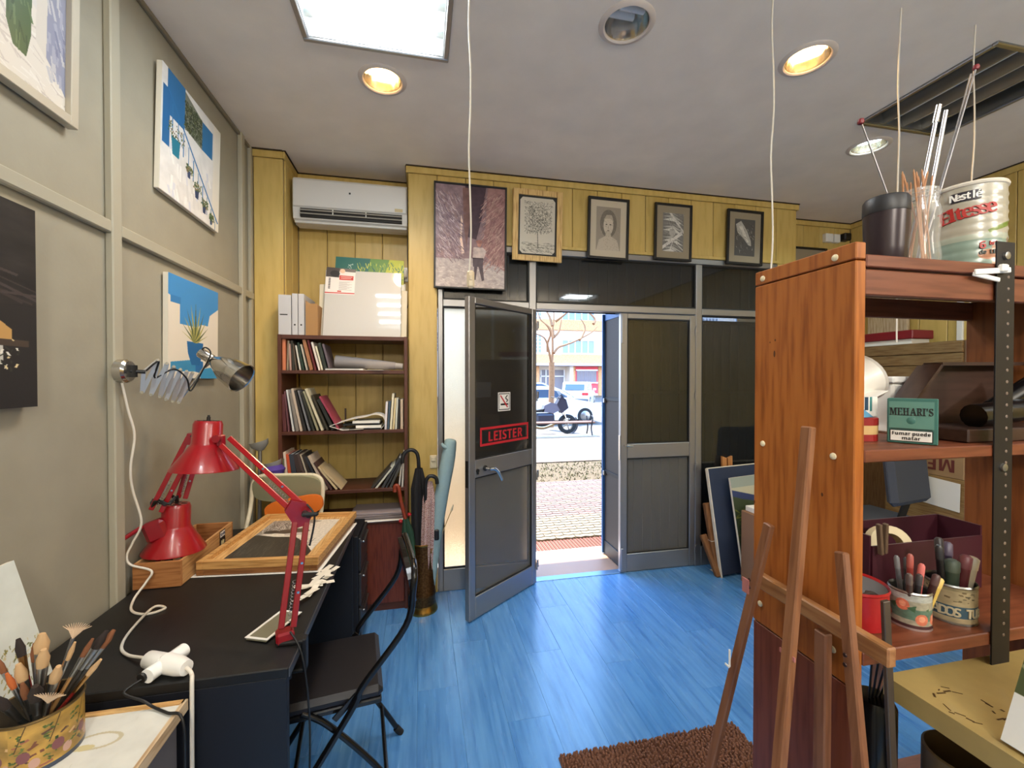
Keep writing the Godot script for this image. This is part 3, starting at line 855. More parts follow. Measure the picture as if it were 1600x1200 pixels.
func build_street_things() -> void:
	car("parked_car", "white parked car standing beyond the motorcycle", V(4.6, -0.15, -16.0), 0, 4.3, 1.4, C(240, 240, 236))
	car("parked_car", "white hatchback seen from behind near the red shop front", V(9.9, -0.15, -26.0), 62, 4.1, 1.5, C(246, 244, 240))
	car("parked_car", "silver grey parked car across the road beside the entrance", V(9.2, -0.15, -33.5), 0, 4.2, 1.4, C(176, 178, 184))
	# street tree
	var bark := mat("bark", C(166, 126, 92), 0.9, 0, {"tex": T.paving_t, "tri": V(3, 1, 3), "world": true})
	var t := thing("street_tree", "bare branching street tree with slender pale brown trunk", "tree", V(4.22, -0.03, -13.6))
	var q := func(x: float, y: float, z := -13.6) -> Vector3: return V(x, y, z)
	part("trunk", B().tube(curve([q.call(4.21, -0.05), q.call(4.22, 0.8), q.call(4.24, 1.6), q.call(4.23, 2.1)]), 0.095, 10), bark, t)
	var brs := [[[4.23, 2.05], [4.1, 2.45], [3.98, 2.75], [3.82, 2.9], [3.5, 3.0]], [[4.23, 2.05], [4.3, 2.5], [4.32, 3.0], [4.25, 3.3], [4.0, 3.55], [3.9, 3.9]], [[4.31, 2.9], [4.3, 3.25], [4.38, 3.5], [4.4, 4.2]], [[4.3, 2.4], [4.5, 2.6], [4.8, 2.7], [5.2, 2.85], [5.8, 3.15], [6.1, 3.4]], [[4.36, 3.45], [4.55, 3.6], [4.9, 3.9]], [[4.1, 2.45], [4.05, 2.7], [4.12, 3.0], [4.0, 3.2], [3.85, 3.3]], [[5.2, 2.85], [5.35, 3.0], [5.5, 3.3], [5.4, 3.6]], [[4.32, 2.95], [4.5, 3.1], [4.62, 3.4], [4.7, 3.7]], [[4.25, 3.3], [4.2, 3.6], [4.1, 3.9], [4.15, 4.3]], [[5.7, 3.4], [5.8, 3.6], [5.5, 3.95], [5.3, 4.3]]]
	for b in brs:
		var pts := []
		var rr := []
		for i in b.size(): pts.append(V(b[i][0], b[i][1], -13.6 + 0.12 * i * (1 if b.size() % 2 else -1)))
		var cp := curve(pts, 4)
		for i in cp.size(): rr.append(lerpf(0.05, 0.014, float(i) / (cp.size() - 1)))
		part("branch", B().tube(cp, rr, 7), bark, t)
	# bench without a back
	var bt := thing("bench", "low iron and wood bench without back at the kerb", "bench", V(3.9, -0.03, -11.3))
	for k in 3: part("slat", B().mm(V(2.7, 0.33, -11.45 + k * 0.13), V(4.72, 0.365, -11.36 + k * 0.13), 0.006), mat("bench_wood", C(120, 84, 66), 0.7), bt)
	var iron := mat("bench_iron", C(44, 44, 48), 0.6, 0.4)
	for x in [2.85, 4.62]:
		part("end_frame", B().tube(curve([V(x, -0.02, -11.5), V(x, 0.18, -11.42), V(x, 0.33, -11.46), V(x, 0.5, -11.5)]), 0.02, 6).tube(curve([V(x, -0.02, -11.08), V(x, 0.18, -11.16), V(x, 0.33, -11.1), V(x, 0.48, -11.06), V(x, 0.53, -11.14)]), 0.02, 6).mm(V(x - 0.02, 0.3, -11.5), V(x + 0.02, 0.33, -11.08)), iron, bt)
	# motorcycle leaning on its stand, front towards +x
	var m := thing("motorcycle", "dark motorcycle with chrome exhaust parked between bench and white car", "motorcycle", V(3.65, -0.15, -12.6))
	var z := -12.6
	for x in [3.0, 4.42]:
		var b := B()
		wheel(b, V(x, 0.16, z), 0.3, 0.11)
		var w := part("wheel", b, M.black_rubber, m)
		part("rim", B().at(V(x, 0.16, z), V(90, 0, 0)).lathe([Vector2(0.19, -0.03), Vector2(0.2, 0), Vector2(0.19, 0.03)], 20), M.chrome, w)
		for k in 5: part("spoke", B().bar(V(x, 0.16, z), V(x + 0.19 * cos(k * TAU / 5), 0.16 + 0.19 * sin(k * TAU / 5), z), 0.018, 0.03), M.steel, w)
	part("fork", B().rod(V(4.42, 0.16, z - 0.08), V(4.2, 0.75, z - 0.07), 0.022).rod(V(4.42, 0.16, z + 0.08), V(4.2, 0.75, z + 0.07), 0.022), M.chrome, m)
	var dk := mat("moto_body", C(52, 50, 60), 0.35, 0.2)
	part("tank", B().at(V(0, 0, z)).prism(PackedVector2Array([Vector2(3.6, 0.55), Vector2(3.66, 0.74), Vector2(3.86, 0.83), Vector2(4.08, 0.78), Vector2(4.16, 0.6), Vector2(3.95, 0.5)]), -0.13, 0.13), mat("moto_tank", C(110, 108, 120), 0.3, 0.3), m)
	part("seat", B().at(V(0, 0, z)).prism(PackedVector2Array([Vector2(2.75, 0.72), Vector2(3.1, 0.7), Vector2(3.4, 0.6), Vector2(3.66, 0.64), Vector2(3.64, 0.54), Vector2(3.2, 0.54), Vector2(2.8, 0.62)]), -0.13, 0.13), M.black_plastic, m)
	part("engine", B().mm(V(3.4, 0.12, z - 0.17), V(3.98, 0.5, z + 0.17), 0.06), dk, m)
	part("fairing", B().at(V(0, 0, z)).prism(PackedVector2Array([Vector2(4.05, 0.78), Vector2(4.18, 1.02), Vector2(4.34, 0.92), Vector2(4.42, 0.66), Vector2(4.2, 0.5)]), -0.14, 0.14), dk, m)
	part("windshield", B().bar(V(4.3, 0.9, z), V(4.12, 1.18, z), 0.3, 0.012, V(1, 0.6, 0)), M.tinted, m)
	part("exhaust", B().tube(curve([V(3.95, 0.2, z + 0.19), V(3.6, 0.08, z + 0.2), V(3.2, 0.14, z + 0.21), V(2.75, 0.22, z + 0.22)]), 0.05, 8), mat("moto_chrome", C(190, 160, 120), 0.25, 1.0), m)
	part("handlebar", B().tube(curve([V(4.02, 0.98, z - 0.36), V(4.12, 0.95, z - 0.14), V(4.14, 0.93, z + 0.14), V(4.02, 0.98, z + 0.36)]), 0.016, 6), M.black_plastic, m)
	part("mudguard", B().at(V(4.42, 0.16, z), V(90, 0, 0)).lathe([Vector2(0.33, -0.07), Vector2(0.34, 0.07)], 10, 0.2, 2.2), dk, m)

func call_all() -> void:
	build_street()
	build_desk()
	build_box_and_frames()
	build_red_lamps()
	build_scissor_lamp()
	build_brush_corner()
	build_desk_bits()
	build_chairs()
	build_bookcase()
	build_bookcase_top()
	build_air_conditioner()
	build_umbrella_stand()
	build_pictures()
	build_shelf_unit()
	build_shelf_things()
	build_metal_rack()
	build_easel()
	build_mat_and_floor_things()
	build_far_right()

func wood(key: String, c: Color, axis: String, rough := 0.5) -> StandardMaterial3D:
	var k := {"x": V(0.7, 9, 9), "y": V(9, 0.7, 9), "z": V(9, 9, 0.7)}
	var g := ntex("wood_grain", 0.014, [[0.0, C(186, 166, 144)], [0.35, C(226, 212, 196)], [0.55, C(246, 240, 232)], [1.0, C(255, 255, 255)]], 5)
	return mat("wood_%s_%s" % [key, axis], c, rough, 0, {"tex": g, "tri": k[axis], "world": true})

func picture_frame(called: String, label: String, cat: String, w: float, h: float, fw: float, depth: float, fm: Material, pm: Material, mount := 0.0, mm_: Material = null, group := "") -> Node3D:
	# upright in x, y with its centre at the origin and its face towards +z; the back lies at z 0
	var t := thing(called, label, cat, Vector3.ZERO, group, true)
	for s in [-1, 1]:
		part("frame_side", B().mm(V(s * w * 0.5, -h * 0.5, 0), V(s * (w * 0.5 - fw), h * 0.5, depth), 0.002), fm, t)
		part("frame_side", B().mm(V(-w * 0.5 + fw, s * h * 0.5, 0), V(w * 0.5 - fw, s * (h * 0.5 - fw), depth), 0.002), fm, t)
	var x := w * 0.5 - fw
	var y := h * 0.5 - fw
	var z := depth * 0.45
	if mm_:
		part("mount", B().mm(V(-x, -y, z - 0.004), V(x, y, z - 0.001)), mm_, t)
		x -= mount; y -= mount
	part("picture", B().quad(V(-x, -y, z), V(x, -y, z), V(x, y, z), V(-x, y, z)), pm, t)
	part("backing", B().mm(V(-w * 0.5 + fw, -h * 0.5 + fw, 0.001), V(w * 0.5 - fw, h * 0.5 - fw, z - 0.005)), mat("backing", C(120, 96, 70), 0.9), t)
	return t

func canvas(called: String, label: String, w: float, h: float, depth: float, pm: Material) -> Node3D:
	var t := thing(called, label, "painting", Vector3.ZERO, "", true)
	part("stretcher", B().mm(V(-w * 0.5, -h * 0.5, 0), V(w * 0.5, h * 0.5, depth - 0.0008), 0.002), mat("canvas_edge", C(226, 218, 200), 0.85), t)
	part("picture", B().quad(V(-w * 0.5, -h * 0.5, depth), V(w * 0.5, -h * 0.5, depth), V(w * 0.5, h * 0.5, depth), V(-w * 0.5, h * 0.5, depth)), pm, t)
	return t

func build_desk() -> void:
	var top := mat("desk_black", C(19, 19, 20), 0.5, 0, {"tex": ntex("ash_t", 0.02, [[0.0, C(190, 190, 190)], [1.0, C(255, 255, 255)]]), "tri": V(2, 2, 1), "world": true})
	var side := mat("desk_side", C(20, 22, 30), 0.5)
	var d := thing("desk", "long black desk standing along the grey panelled wall", "desk", V(-0.71, 0, -1.9))
	part("desk_top", B().mm(V(-1.064, 0.722, -2.53), V(-0.36, 0.75, -1.28), 0.003), top, d)
	part("edge_strip", B().mm(V(-0.3605, 0.724, -2.528), V(-0.357, 0.748, -1.282)), mat("desk_edge", C(84, 84, 86), 0.3, 0.5), d)
	part("end_panel", B().mm(V(-1.04, 0, -1.305), V(-0.365, 0.722, -1.283), 0.002), side, d)
	part("back_panel", B().mm(V(-1.055, 0.25, -2.5), V(-1.04, 0.722, -1.305)), side, d)
	part("end_panel", B().mm(V(-0.66, 0, -2.5), V(-0.37, 0.722, -2.478), 0.002), side, d)
	var p := thing("drawer_unit", "narrow black drawer unit standing under the far end of the desk", "drawer unit", V(-0.45, 0, -2.6))
	part("body", B().mm(V(-0.56, 0.0, -2.86), V(-0.35, 0.66, -2.535), 0.003), side, p)
	for i in 3:
		var y := 0.06 + i * 0.2
		var dr := part("drawer", B().mm(V(-0.349, y, -2.85), V(-0.335, y + 0.185, -2.545), 0.003), mat("drawer_face", C(44, 44, 46), 0.35), p)
		part("handle", B().mm(V(-0.335, y + 0.14, -2.8), V(-0.322, y + 0.152, -2.6), 0.003), M.steel, dr)

func build_box_and_frames() -> void:
	# shallow wooden box holding the folded lamp
	var w := wood("crate", C(204, 160, 108), "z", 0.6)
	var wx := wood("crate", C(178, 122, 72), "x", 0.6)
	var b := thing("wooden_box", "shallow open pine wine box on the black desk against the wall", "box", V(-0.995, 0.75, -2.1))
	var x0 := -1.066
	var x1 := -0.905
	part("front_board", B().mm(V(x0, 0.752, -1.882), V(x1, 0.85, -1.87), 0.001), wx, b)
	part("back_board", B().mm(V(x0, 0.752, -2.335), V(x1, 0.85, -2.323), 0.001), wx, b)
	part("side_board", B().mm(V(x1 - 0.01, 0.752, -2.323), V(x1, 0.85, -1.882), 0.001), w, b)
	part("side_board", B().mm(V(x0, 0.752, -2.323), V(x0 + 0.01, 0.85, -1.882), 0.001), w, b)
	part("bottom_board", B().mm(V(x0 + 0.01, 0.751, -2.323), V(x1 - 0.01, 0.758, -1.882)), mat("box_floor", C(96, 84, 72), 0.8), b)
	var lb := part("label_sticker", B().mm(V(x1, 0.775, -2.25), V(x1 + 0.001, 0.846, -2.195)), M.black_plastic, b)
	part("label_field", B().mm(V(x1 + 0.001, 0.818, -2.245), V(x1 + 0.0016, 0.842, -2.2)), M.white, lb)
	letter("label_digits", "12-05", 0.017, mat("ink_blue", C(60, 70, 110), 0.7), lb, V(x1 + 0.002, 0.83, -2.2225), Basis(Vector3.UP, PI / 2), true)
	part("label_mark", B().at(V(x1 + 0.001, 0.79, -2.2225), V(0, 90, 0)).prism(PackedVector2Array([Vector2(-0.015, -0.008), Vector2(-0.012, 0.014), Vector2(-0.004, 0.004), Vector2(0.004, 0.014), Vector2(0.008, 0.004), Vector2(0.015, 0.01), Vector2(0.014, -0.008)]), 0, 0.001), mat("mark_gold", C(214, 200, 150), 0.5), lb)
	# black plug and socket lying in the box
	var pg := thing("power_plug", "black plug with a stub of cable lying in the wooden box", "plug", V(-0.94, 0.76, -2.0))
	part("body", B().at(V(-0.945, 0.835, -1.985), V(20, 40, 25)).box(V(0, 0, 0), V(0.035, 0.05, 0.05), 0.01), M.black_plastic, pg)
	part("cord", B().tube(curve([V(-0.945, 0.82, -1.985), V(-0.98, 0.78, -1.95), V(-0.985, 0.768, -1.91), V(-0.95, 0.77, -1.9)]), 0.004, 6), M.black_plastic, pg)
	part("stub", B().at(V(-0.983, 0.83, -1.945), V(-15, 20, 0)).box(V(0, 0, 0), V(0.026, 0.045, 0.02), 0.006), M.black_plastic, pg)
	# framed picture lying on another frame
	var fx := wood("frame_oak", C(214, 168, 106), "x", 0.45)
	var art := Pic.new(256, 320, C(226, 216, 200))
	art.poly([[0, 0.42], [0.3, 0.5], [0.6, 0.52], [0.85, 0.72], [1, 0.9], [1, 1], [0, 1]], C(58, 54, 48))
	art.poly([[0, 0.0], [0.62, 0.0], [0.75, 0.05], [0.6, 0.12], [0.45, 0.22], [0.55, 0.33], [0.25, 0.36], [0.1, 0.42], [0, 0.45]], C(150, 142, 132))
	art.strokes(260, 5, 0.0, 0.0, 0.6, 0.3, 0.12, 1.2, 0.5, 0.008, [C(214, 206, 196), C(110, 100, 92), C(180, 170, 160), C(70, 62, 56)])
	art.poly([[0.3, 0.3], [0.62, 0.26], [0.72, 0.36], [0.5, 0.44], [0.25, 0.4]], C(84, 72, 62))
	art.poly([[0.4, 0.42], [0.66, 0.38], [0.7, 0.47], [0.42, 0.48]], C(196, 184, 176))
	art.ell(0.18, 0.36, 0.1, 0.05, C(74, 66, 58))
	art.strokes(200, 9, 0.0, 0.55, 0.9, 0.95, 0.14, 1.5, 0.2, 0.006, [C(84, 78, 70), C(40, 38, 34), C(100, 94, 84)])
	art.grain(0.12, 0.08)
	var pm := pmat("art_hat", art, 0.3)
	var f := picture_frame("framed_picture", "oak-framed picture of a figure with a hat, lying flat on the desk", "framed picture", 0.475, 0.62, 0.024, 0.034, fx, pm, 0.045, wood("mount_oak", C(224, 184, 124), "z", 0.6))
	f.transform = Transform3D(Basis(Vector3.UP, -0.105) * Basis(Vector3.RIGHT, -PI / 2), V(-0.622, 0.777, -2.232))
	var f2 := picture_frame("framed_picture", "brown wooden frame lying flat under the oak-framed picture", "framed picture", 0.47, 0.61, 0.03, 0.022, wood("frame_under", C(150, 102, 58), "x", 0.5), M.paper)
	f2.transform = Transform3D(Basis(Vector3.UP, -0.1) * Basis(Vector3.RIGHT, -PI / 2), V(-0.626, 0.754, -2.228))
	solo("paper_sheet", B().at(V(-0.627, 0.752, -2.214), V(0, -6, 0)).box(V(0, 0, 0), V(0.5, 0.0016, 0.6)), M.paper, "white paper sheet sticking out beneath the frames on the desk", "paper")

func tilt(from: Vector3, to: Vector3) -> Transform3D:
	# y axis along from -> to
	var y := (to - from).normalized()
	var x := y.cross(V(0, 0, 1))
	if x.length() < 0.05: x = V(1, 0, 0)
	x = x.normalized()
	return Transform3D(Basis(x, y, x.cross(y)), from)

func shade_prof(r0: float, r1: float, h0: float, h1: float) -> Array:
	# lamp shade: cone from the rim up to a cylinder with a domed top, hollow
	return [Vector2(r0 - 0.014, 0.004), Vector2(r1 - 0.004, h0), Vector2(r0 - 0.004, 0.0), Vector2(r0, 0.002), Vector2(r1 + 0.002, h0), Vector2(r1, h0 + 0.008), Vector2(r1 * 0.96, h1 - 0.012), Vector2(r1 * 0.84, h1), Vector2(0.0, h1)]

func lamp_head(t: Node3D, rim: Vector3, top: Vector3, r0: float, r1: float, red: Material) -> void:
	var len := rim.distance_to(top)
	var b := B()
	b.xf = tilt(rim, top)
	b.lathe([Vector2(r1 * 0.9, len * 0.45), Vector2(r0 - 0.006, 0.003), Vector2(r0, 0.0), Vector2(r0, 0.004), Vector2(r1 + 0.003, len * 0.5), Vector2(r1, len * 0.54), Vector2(r1 * 0.97, len * 0.93), Vector2(r1 * 0.86, len), Vector2(0.0, len)], 36)
	var s := part("lamp_shade", b, red, t)
	for i in 8:
		var a := TAU * i / 8
		var c := B()
		c.xf = tilt(rim, top)
		part("vent_slot", c.bar(V(cos(a) * r1 * 0.35, len + 0.0006, sin(a) * r1 * 0.35), V(cos(a) * r1 * 0.75, len + 0.0006, sin(a) * r1 * 0.75), 0.005, 0.0012), M.black_plastic, s)
	var k := B()
	k.xf = tilt(rim, top)
	part("switch_knob", k.rod(V(0, len, 0), V(0, len + 0.014, 0), 0.006, 10).rod(V(0, len + 0.01, 0), V(0, len + 0.02, 0), 0.004, 8), M.black_plastic, s)
	var u := B()
	u.xf = tilt(rim, top)
	part("bulb", u.lathe([Vector2(0.0, len * 0.12), Vector2(0.022, len * 0.16), Vector2(0.03, len * 0.28), Vector2(0.022, len * 0.42), Vector2(0.014, len * 0.5)], 16), M.white_gloss, s)

func twin_arm(t: Node3D, a: Vector3, b: Vector3, red: Material, side: Vector3, gap := 0.017, wide := 0.017) -> void:
	var up := side.cross((b - a).normalized()).normalized()
	for s in [-1, 1]:
		part("arm_bar", B().bar(a + up * gap * s, b + up * gap * s, 0.014, wide, up, 0.002), red, t)
	for k in [0.3, 0.55]:
		part("arm_rivet", B().rod(a.lerp(b, k) + side * 0.012 - up * gap, a.lerp(b, k) - side * 0.012 - up * gap, 0.004, 8), M.chrome, t)
	var sp := []
	var q := a.lerp(b, 0.08)
	var r := a.lerp(b, 0.42)
	var x := (r - q).normalized().cross(side).normalized()
	for i in 73:
		var ang := i * TAU / 6.0
		sp.append(q.lerp(r, i / 72.0) + side * 0.022 + (x * cos(ang) + side * sin(ang)) * 0.0045)
	part("spring", B().tube(sp, 0.0012, 4), M.steel, t)

func build_red_lamps() -> void:
	var red := mat("lamp_red", C(158, 18, 28), 0.28, 0, {"coat": 0.5})
	var dred := mat("lamp_red_arm", C(140, 16, 30), 0.32, 0, {"coat": 0.4})
	var base := V(-0.4, 0.762, -1.41)
	var elbow := V(-0.379, 1.117, -1.5)
	var joint := V(-0.664, 1.332, -1.66)
	var t := thing("desk_lamp", "red articulated desk lamp clamped to the near corner of the desk", "desk lamp", base)
	lamp_head(t, V(-0.741, 1.232, -1.69), V(-0.733, 1.402, -1.70), 0.103, 0.046, red)
	twin_arm(t, base + V(0, 0.03, 0), elbow, dred, V(0.35, 0, 0.93).normalized())
	twin_arm(t, elbow, joint, red, V(0.35, 0, 0.93).normalized())
	part("elbow_plate", B().at(elbow, V(0, 20, 0)).prism(PackedVector2Array([Vector2(-0.05, 0.012), Vector2(-0.03, 0.045), Vector2(0.012, 0.03), Vector2(0.03, -0.01), Vector2(0.015, -0.04), Vector2(-0.02, -0.045)]), -0.014, -0.008), dred, t)
	part("elbow_plate", B().at(elbow, V(0, 20, 0)).prism(PackedVector2Array([Vector2(-0.05, 0.012), Vector2(-0.03, 0.045), Vector2(0.012, 0.03), Vector2(0.03, -0.01), Vector2(0.015, -0.04), Vector2(-0.02, -0.045)]), 0.008, 0.014), dred, t)
	part("elbow_knob", B().rod(elbow + V(0.01, 0, 0.01), elbow + V(0.03, 0, 0.04), 0.009, 10).box(elbow + V(0.035, 0.004, 0.045), V(0.05, 0.012, 0.014), 0.004), M.black_plastic, t)
	part("head_bracket", B().bar(joint + V(-0.006, 0.004, 0), V(-0.69, 1.335, -1.675), 0.02, 0.04, Vector3.UP, 0.004).rod(V(-0.684, 1.345, -1.655), V(-0.684, 1.345, -1.635), 0.013, 12), dred, t)
	part("foot_block", B().at(V(-0.407, 0.768, -1.412), V(0, 20, 0)).box(V(0, 0, 0), V(0.05, 0.036, 0.045), 0.006), dred, t)
	part("clamp", B().mm(V(-0.425, 0.751, -1.425), V(-0.35, 0.762, -1.385), 0.003).mm(V(-0.355, 0.66, -1.42), V(-0.342, 0.762, -1.39), 0.003).mm(V(-0.42, 0.66, -1.42), V(-0.342, 0.672, -1.39), 0.003).rod(V(-0.395, 0.67, -1.405), V(-0.395, 0.72, -1.405), 0.006).rod(V(-0.395, 0.64, -1.405), V(-0.395, 0.66, -1.405), 0.009), M.black_plastic, t)
	part("cord", B().tube(curve([elbow + V(0.02, 0.03, 0.02), elbow + V(0.045, -0.01, 0.03), elbow + V(0.03, -0.1, 0.03)]), 0.003, 6), M.black_plastic, t)
	part("cord", B().tube(curve([V(-0.386, 0.79, -1.39), V(-0.355, 0.75, -1.37), V(-0.335, 0.66, -1.36), V(-0.325, 0.5, -1.36), V(-0.335, 0.3, -1.38), V(-0.36, 0.12, -1.42), V(-0.4, 0.01, -1.45)]), 0.0032, 6), M.black_plastic, t)
	# second lamp folded up in the box
	var knee := V(-0.905, 1.308, -1.97)
	var foot := V(-1.02, 1.03, -1.935)
	var r := thing("desk_lamp", "red articulated desk lamp folded up in the wooden box", "desk lamp", V(-1.0, 0.758, -1.96))
	lamp_head(r, V(-0.985, 0.852, -1.99), V(-0.978, 1.04, -1.995), 0.108, 0.05, red)
	twin_arm(r, foot, knee, red, V(0.25, 0, 0.97).normalized())
	twin_arm(r, V(-0.962, 1.06, -2.0), knee + V(0.01, -0.004, -0.03), red, V(0.25, 0, 0.97).normalized(), 0.012)
	part("knee_plate", B().at(knee, V(0, 15, 0)).prism(PackedVector2Array([Vector2(-0.03, -0.02), Vector2(-0.018, 0.022), Vector2(0.02, 0.018), Vector2(0.034, -0.012), Vector2(0.012, -0.03)]), -0.03, 0.012), dred, r)
	part("base_body", B().at(V(-1.025, 0.95, -1.945), V(0, 15, 18)).box(V(0, 0, 0), V(0.075, 0.085, 0.05), 0.014), dred, r)
	part("base_stem", B().rod(V(-1.02, 0.76, -1.95), V(-1.024, 0.92, -1.946), 0.009, 8), dred, r)
	part("pin", B().rod(V(-1.06, 0.975, -1.92), V(-1.084, 0.95, -1.8), 0.008, 10), dred, r)
	var wrap := []
	for i in 60:
		var a := i * TAU / 15.0
		wrap.append(V(-0.995, 1.065, -1.945) + V(cos(a) * 0.045, sin(i * 1.7) * 0.014 + 0.006 * cos(a), sin(a) * 0.028))
	part("cord", B().tube(wrap, 0.0035, 6), M.black_plastic, r)
	part("cord", B().tube(curve([knee + V(0.0, 0.012, 0.02), knee + V(0.03, 0.005, 0.02), knee + V(0.05, -0.05, 0.015)]), 0.0032, 6), M.black_plastic, r)

func build_scissor_lamp() -> void:
	var up := [V(-0.969, 1.620, -1.860), V(-0.956, 1.609, -1.892), V(-0.948, 1.598, -1.924), V(-0.941, 1.588, -1.956), V(-0.934, 1.581, -1.988), V(-0.928, 1.576, -2.020)]
	var lo := [V(-1.022, 1.499, -1.860), V(-1.010, 1.489, -1.892), V(-0.997, 1.480, -1.924), V(-0.992, 1.468, -1.956), V(-0.985, 1.459, -1.988), V(-0.980, 1.452, -2.020)]
	var t := thing("wall_lamp", "chrome scissor-arm wall lamp fixed to the grey batten", "wall lamp", V(-1.068, 1.578, -1.815))
	part("wall_cup", B().at(V(-1.068, 1.578, -1.815), V(0, 0, -90)).lathe([Vector2(0.043, 0), Vector2(0.043, 0.026), Vector2(0.036, 0.034), Vector2(0.0, 0.034)], 28), M.chrome, t)
	part("bracket", B().rod(V(-1.04, 1.578, -1.82), V(-1.0, 1.576, -1.84), 0.007).bar(V(-1.03, 1.6, -1.825), V(-1.03, 1.556, -1.825), 0.014, 0.02), M.black_plastic, t)
	var a := V(-1.008, 1.576, -1.845)
	var bars := [[a, up[0]], [a, lo[0]]]
	for i in 6: bars.append([lo[i], up[i]])
	for i in 5: bars.append([up[i], lo[i + 1]])
	for i in bars.size():
		part("scissor_bar", B().bar(bars[i][0] + V(0.002, 0, 0.004) * (i % 2), bars[i][1] + V(0.002, 0, 0.004) * (i % 2), 0.013, 0.003, V(0.5, 0, 0.87), 0.0), mat("bar_chrome", C(198, 194, 188), 0.35, 0.6), t)
	for p in up + lo: part("rivet", B().rod(p + V(-0.003, 0, -0.006), p + V(0.004, 0, 0.01), 0.0055, 8), M.chrome, t)
	var S := V(-0.915, 1.66, -2.06)
	var N := V(-0.868, 1.63, -2.055)
	var R := V(-0.743, 1.552, -2.02)
	part("head_stem", B().rod(lo[5], V(-0.895, 1.61, -2.06), 0.004).rod(V(-0.9, 1.6, -2.06), N, 0.006), M.chrome, t)
	var b := B()
	b.xf = tilt(S, N)
	part("socket", b.lathe([Vector2(0.0, -0.006), Vector2(0.018, -0.004), Vector2(0.021, 0.0), Vector2(0.021, 0.05), Vector2(0.017, 0.058)], 20), M.chrome, t)
	var len := N.distance_to(R)
	var h := B()
	h.xf = tilt(R, N)
	part("lamp_shade", h.lathe([Vector2(0.012, len - 0.004), Vector2(0.03, len * 0.8), Vector2(0.05, len * 0.5), Vector2(0.058, len * 0.2), Vector2(0.061, 0.002), Vector2(0.066, 0.0), Vector2(0.063, 0.012), Vector2(0.061, len * 0.22), Vector2(0.053, len * 0.52), Vector2(0.033, len * 0.82), Vector2(0.018, len), Vector2(0.0, len)], 32), M.chrome, t)
	part("cord", B().tube(curve([a + V(0.01, 0.004, 0.005), up[0] + V(0.006, -0.004, 0.008), lo[0].lerp(up[1], 0.5), up[2] + V(0.004, -0.01, 0.01), up[4] + V(0.004, -0.03, 0.01), V(-0.94, 1.5, -2.03), V(-0.9, 1.585, -2.04), V(-0.865, 1.655, -2.03), V(-0.888, 1.682, -2.04), V(-0.917, 1.668, -2.06)]), 0.0032, 6), M.black_plastic, t)
	var c := [V(-1.055, 1.535, -1.806), V(-1.050, 1.437, -1.828), V(-1.040, 1.341, -1.845), V(-1.050, 1.224, -1.839), V(-1.050, 1.138, -1.849), V(-1.030, 1.011, -1.862), V(-1.055, 0.937, -1.855), V(-1.07, 0.893, -1.848), V(-1.058, 0.858, -1.848), V(-0.990, 0.830, -1.845), V(-1.0, 0.795, -1.832), V(-1.015, 0.756, -1.79), V(-0.972, 0.754, -1.701), V(-0.908, 0.754, -1.667), V(-0.870, 0.754, -1.697), V(-0.908, 0.759, -1.70), V(-0.899, 0.754, -1.563), V(-0.870, 0.754, -1.475), V(-0.824, 0.757, -1.424), V(-0.757, 0.77, -1.377)]
	solo("lamp_cable", B().tube(curve(c, 8), 0.0042, 7), M.cord_white, "white lamp cable hanging from the wall lamp onto the desk", "cable")
	# white multi-way adaptor on the desk corner
	var p := thing("plug_adaptor", "white plastic multi-way plug adaptor on the desk corner", "adaptor", V(-0.685, 0.751, -1.335))
	part("bar", B().rod(V(-0.702, 0.772, -1.286), V(-0.667, 0.772, -1.392), 0.0185, 18), M.white_gloss, p)
	part("plug", B().tube([V(-0.752, 0.772, -1.372), V(-0.74, 0.772, -1.364), V(-0.69, 0.772, -1.338)], [0.008, 0.022, 0.024], 16), M.white, p)
	part("plug", B().tube([V(-0.685, 0.772, -1.336), V(-0.64, 0.773, -1.312), V(-0.618, 0.773, -1.3)], [0.026, 0.024, 0.019], 16), M.white, p)
	part("black_plug", B().rod(V(-0.71, 0.77, -1.3), V(-0.716, 0.768, -1.285), 0.013, 12), M.black_plastic, p)
	solo("extension_cable", B().tube(curve([V(-0.618, 0.773, -1.3), V(-0.598, 0.765, -1.283), V(-0.588, 0.74, -1.262), V(-0.587, 0.55, -1.258), V(-0.586, 0.3, -1.258), V(-0.56, 0.05, -1.25), V(-0.5, 0.006, -1.2)], 8), 0.0052, 8), M.cord_white, "thick white cable hanging from the adaptor down the desk end", "cable")
	solo("black_cable", B().tube(curve([V(-0.714, 0.766, -1.288), V(-0.74, 0.752, -1.262), V(-0.69, 0.735, -1.246), V(-0.661, 0.722, -1.236), V(-0.617, 0.72, -1.210), V(-0.576, 0.715, -1.190), V(-0.566, 0.6, -1.18), V(-0.57, 0.3, -1.17), V(-0.6, 0.01, -1.16)], 6), 0.0036, 6), M.black_plastic, "thin black cable crossing the stained board below the desk edge", "cable")

const BRUSH := ["dark-tipped brush with red handle", "widest flat brush with tan bristles", "slim brown brush with grey handle", "brush with orange pointed bristles", "tall fan brush with pale fluffy tip", "slim tan brush with brown handle", "dark flat brush leaning far out over the desk", "brown flat brush leaning farthest out over the desk", "tan brush with red handle leaning over the stained board", "thick tan brush near the fan brush", "small brown brush with black handle", "low fan brush lying across the other brushes", "dark brush with black handle near the canvas", "slim brown brush with pale wood handle leaning outwards", "thick tan brush with black handle", "thick tan brush with grey handle standing upright", "brown brush with pale wood handle near the canvas", "thickest dark brush with grey handle"]

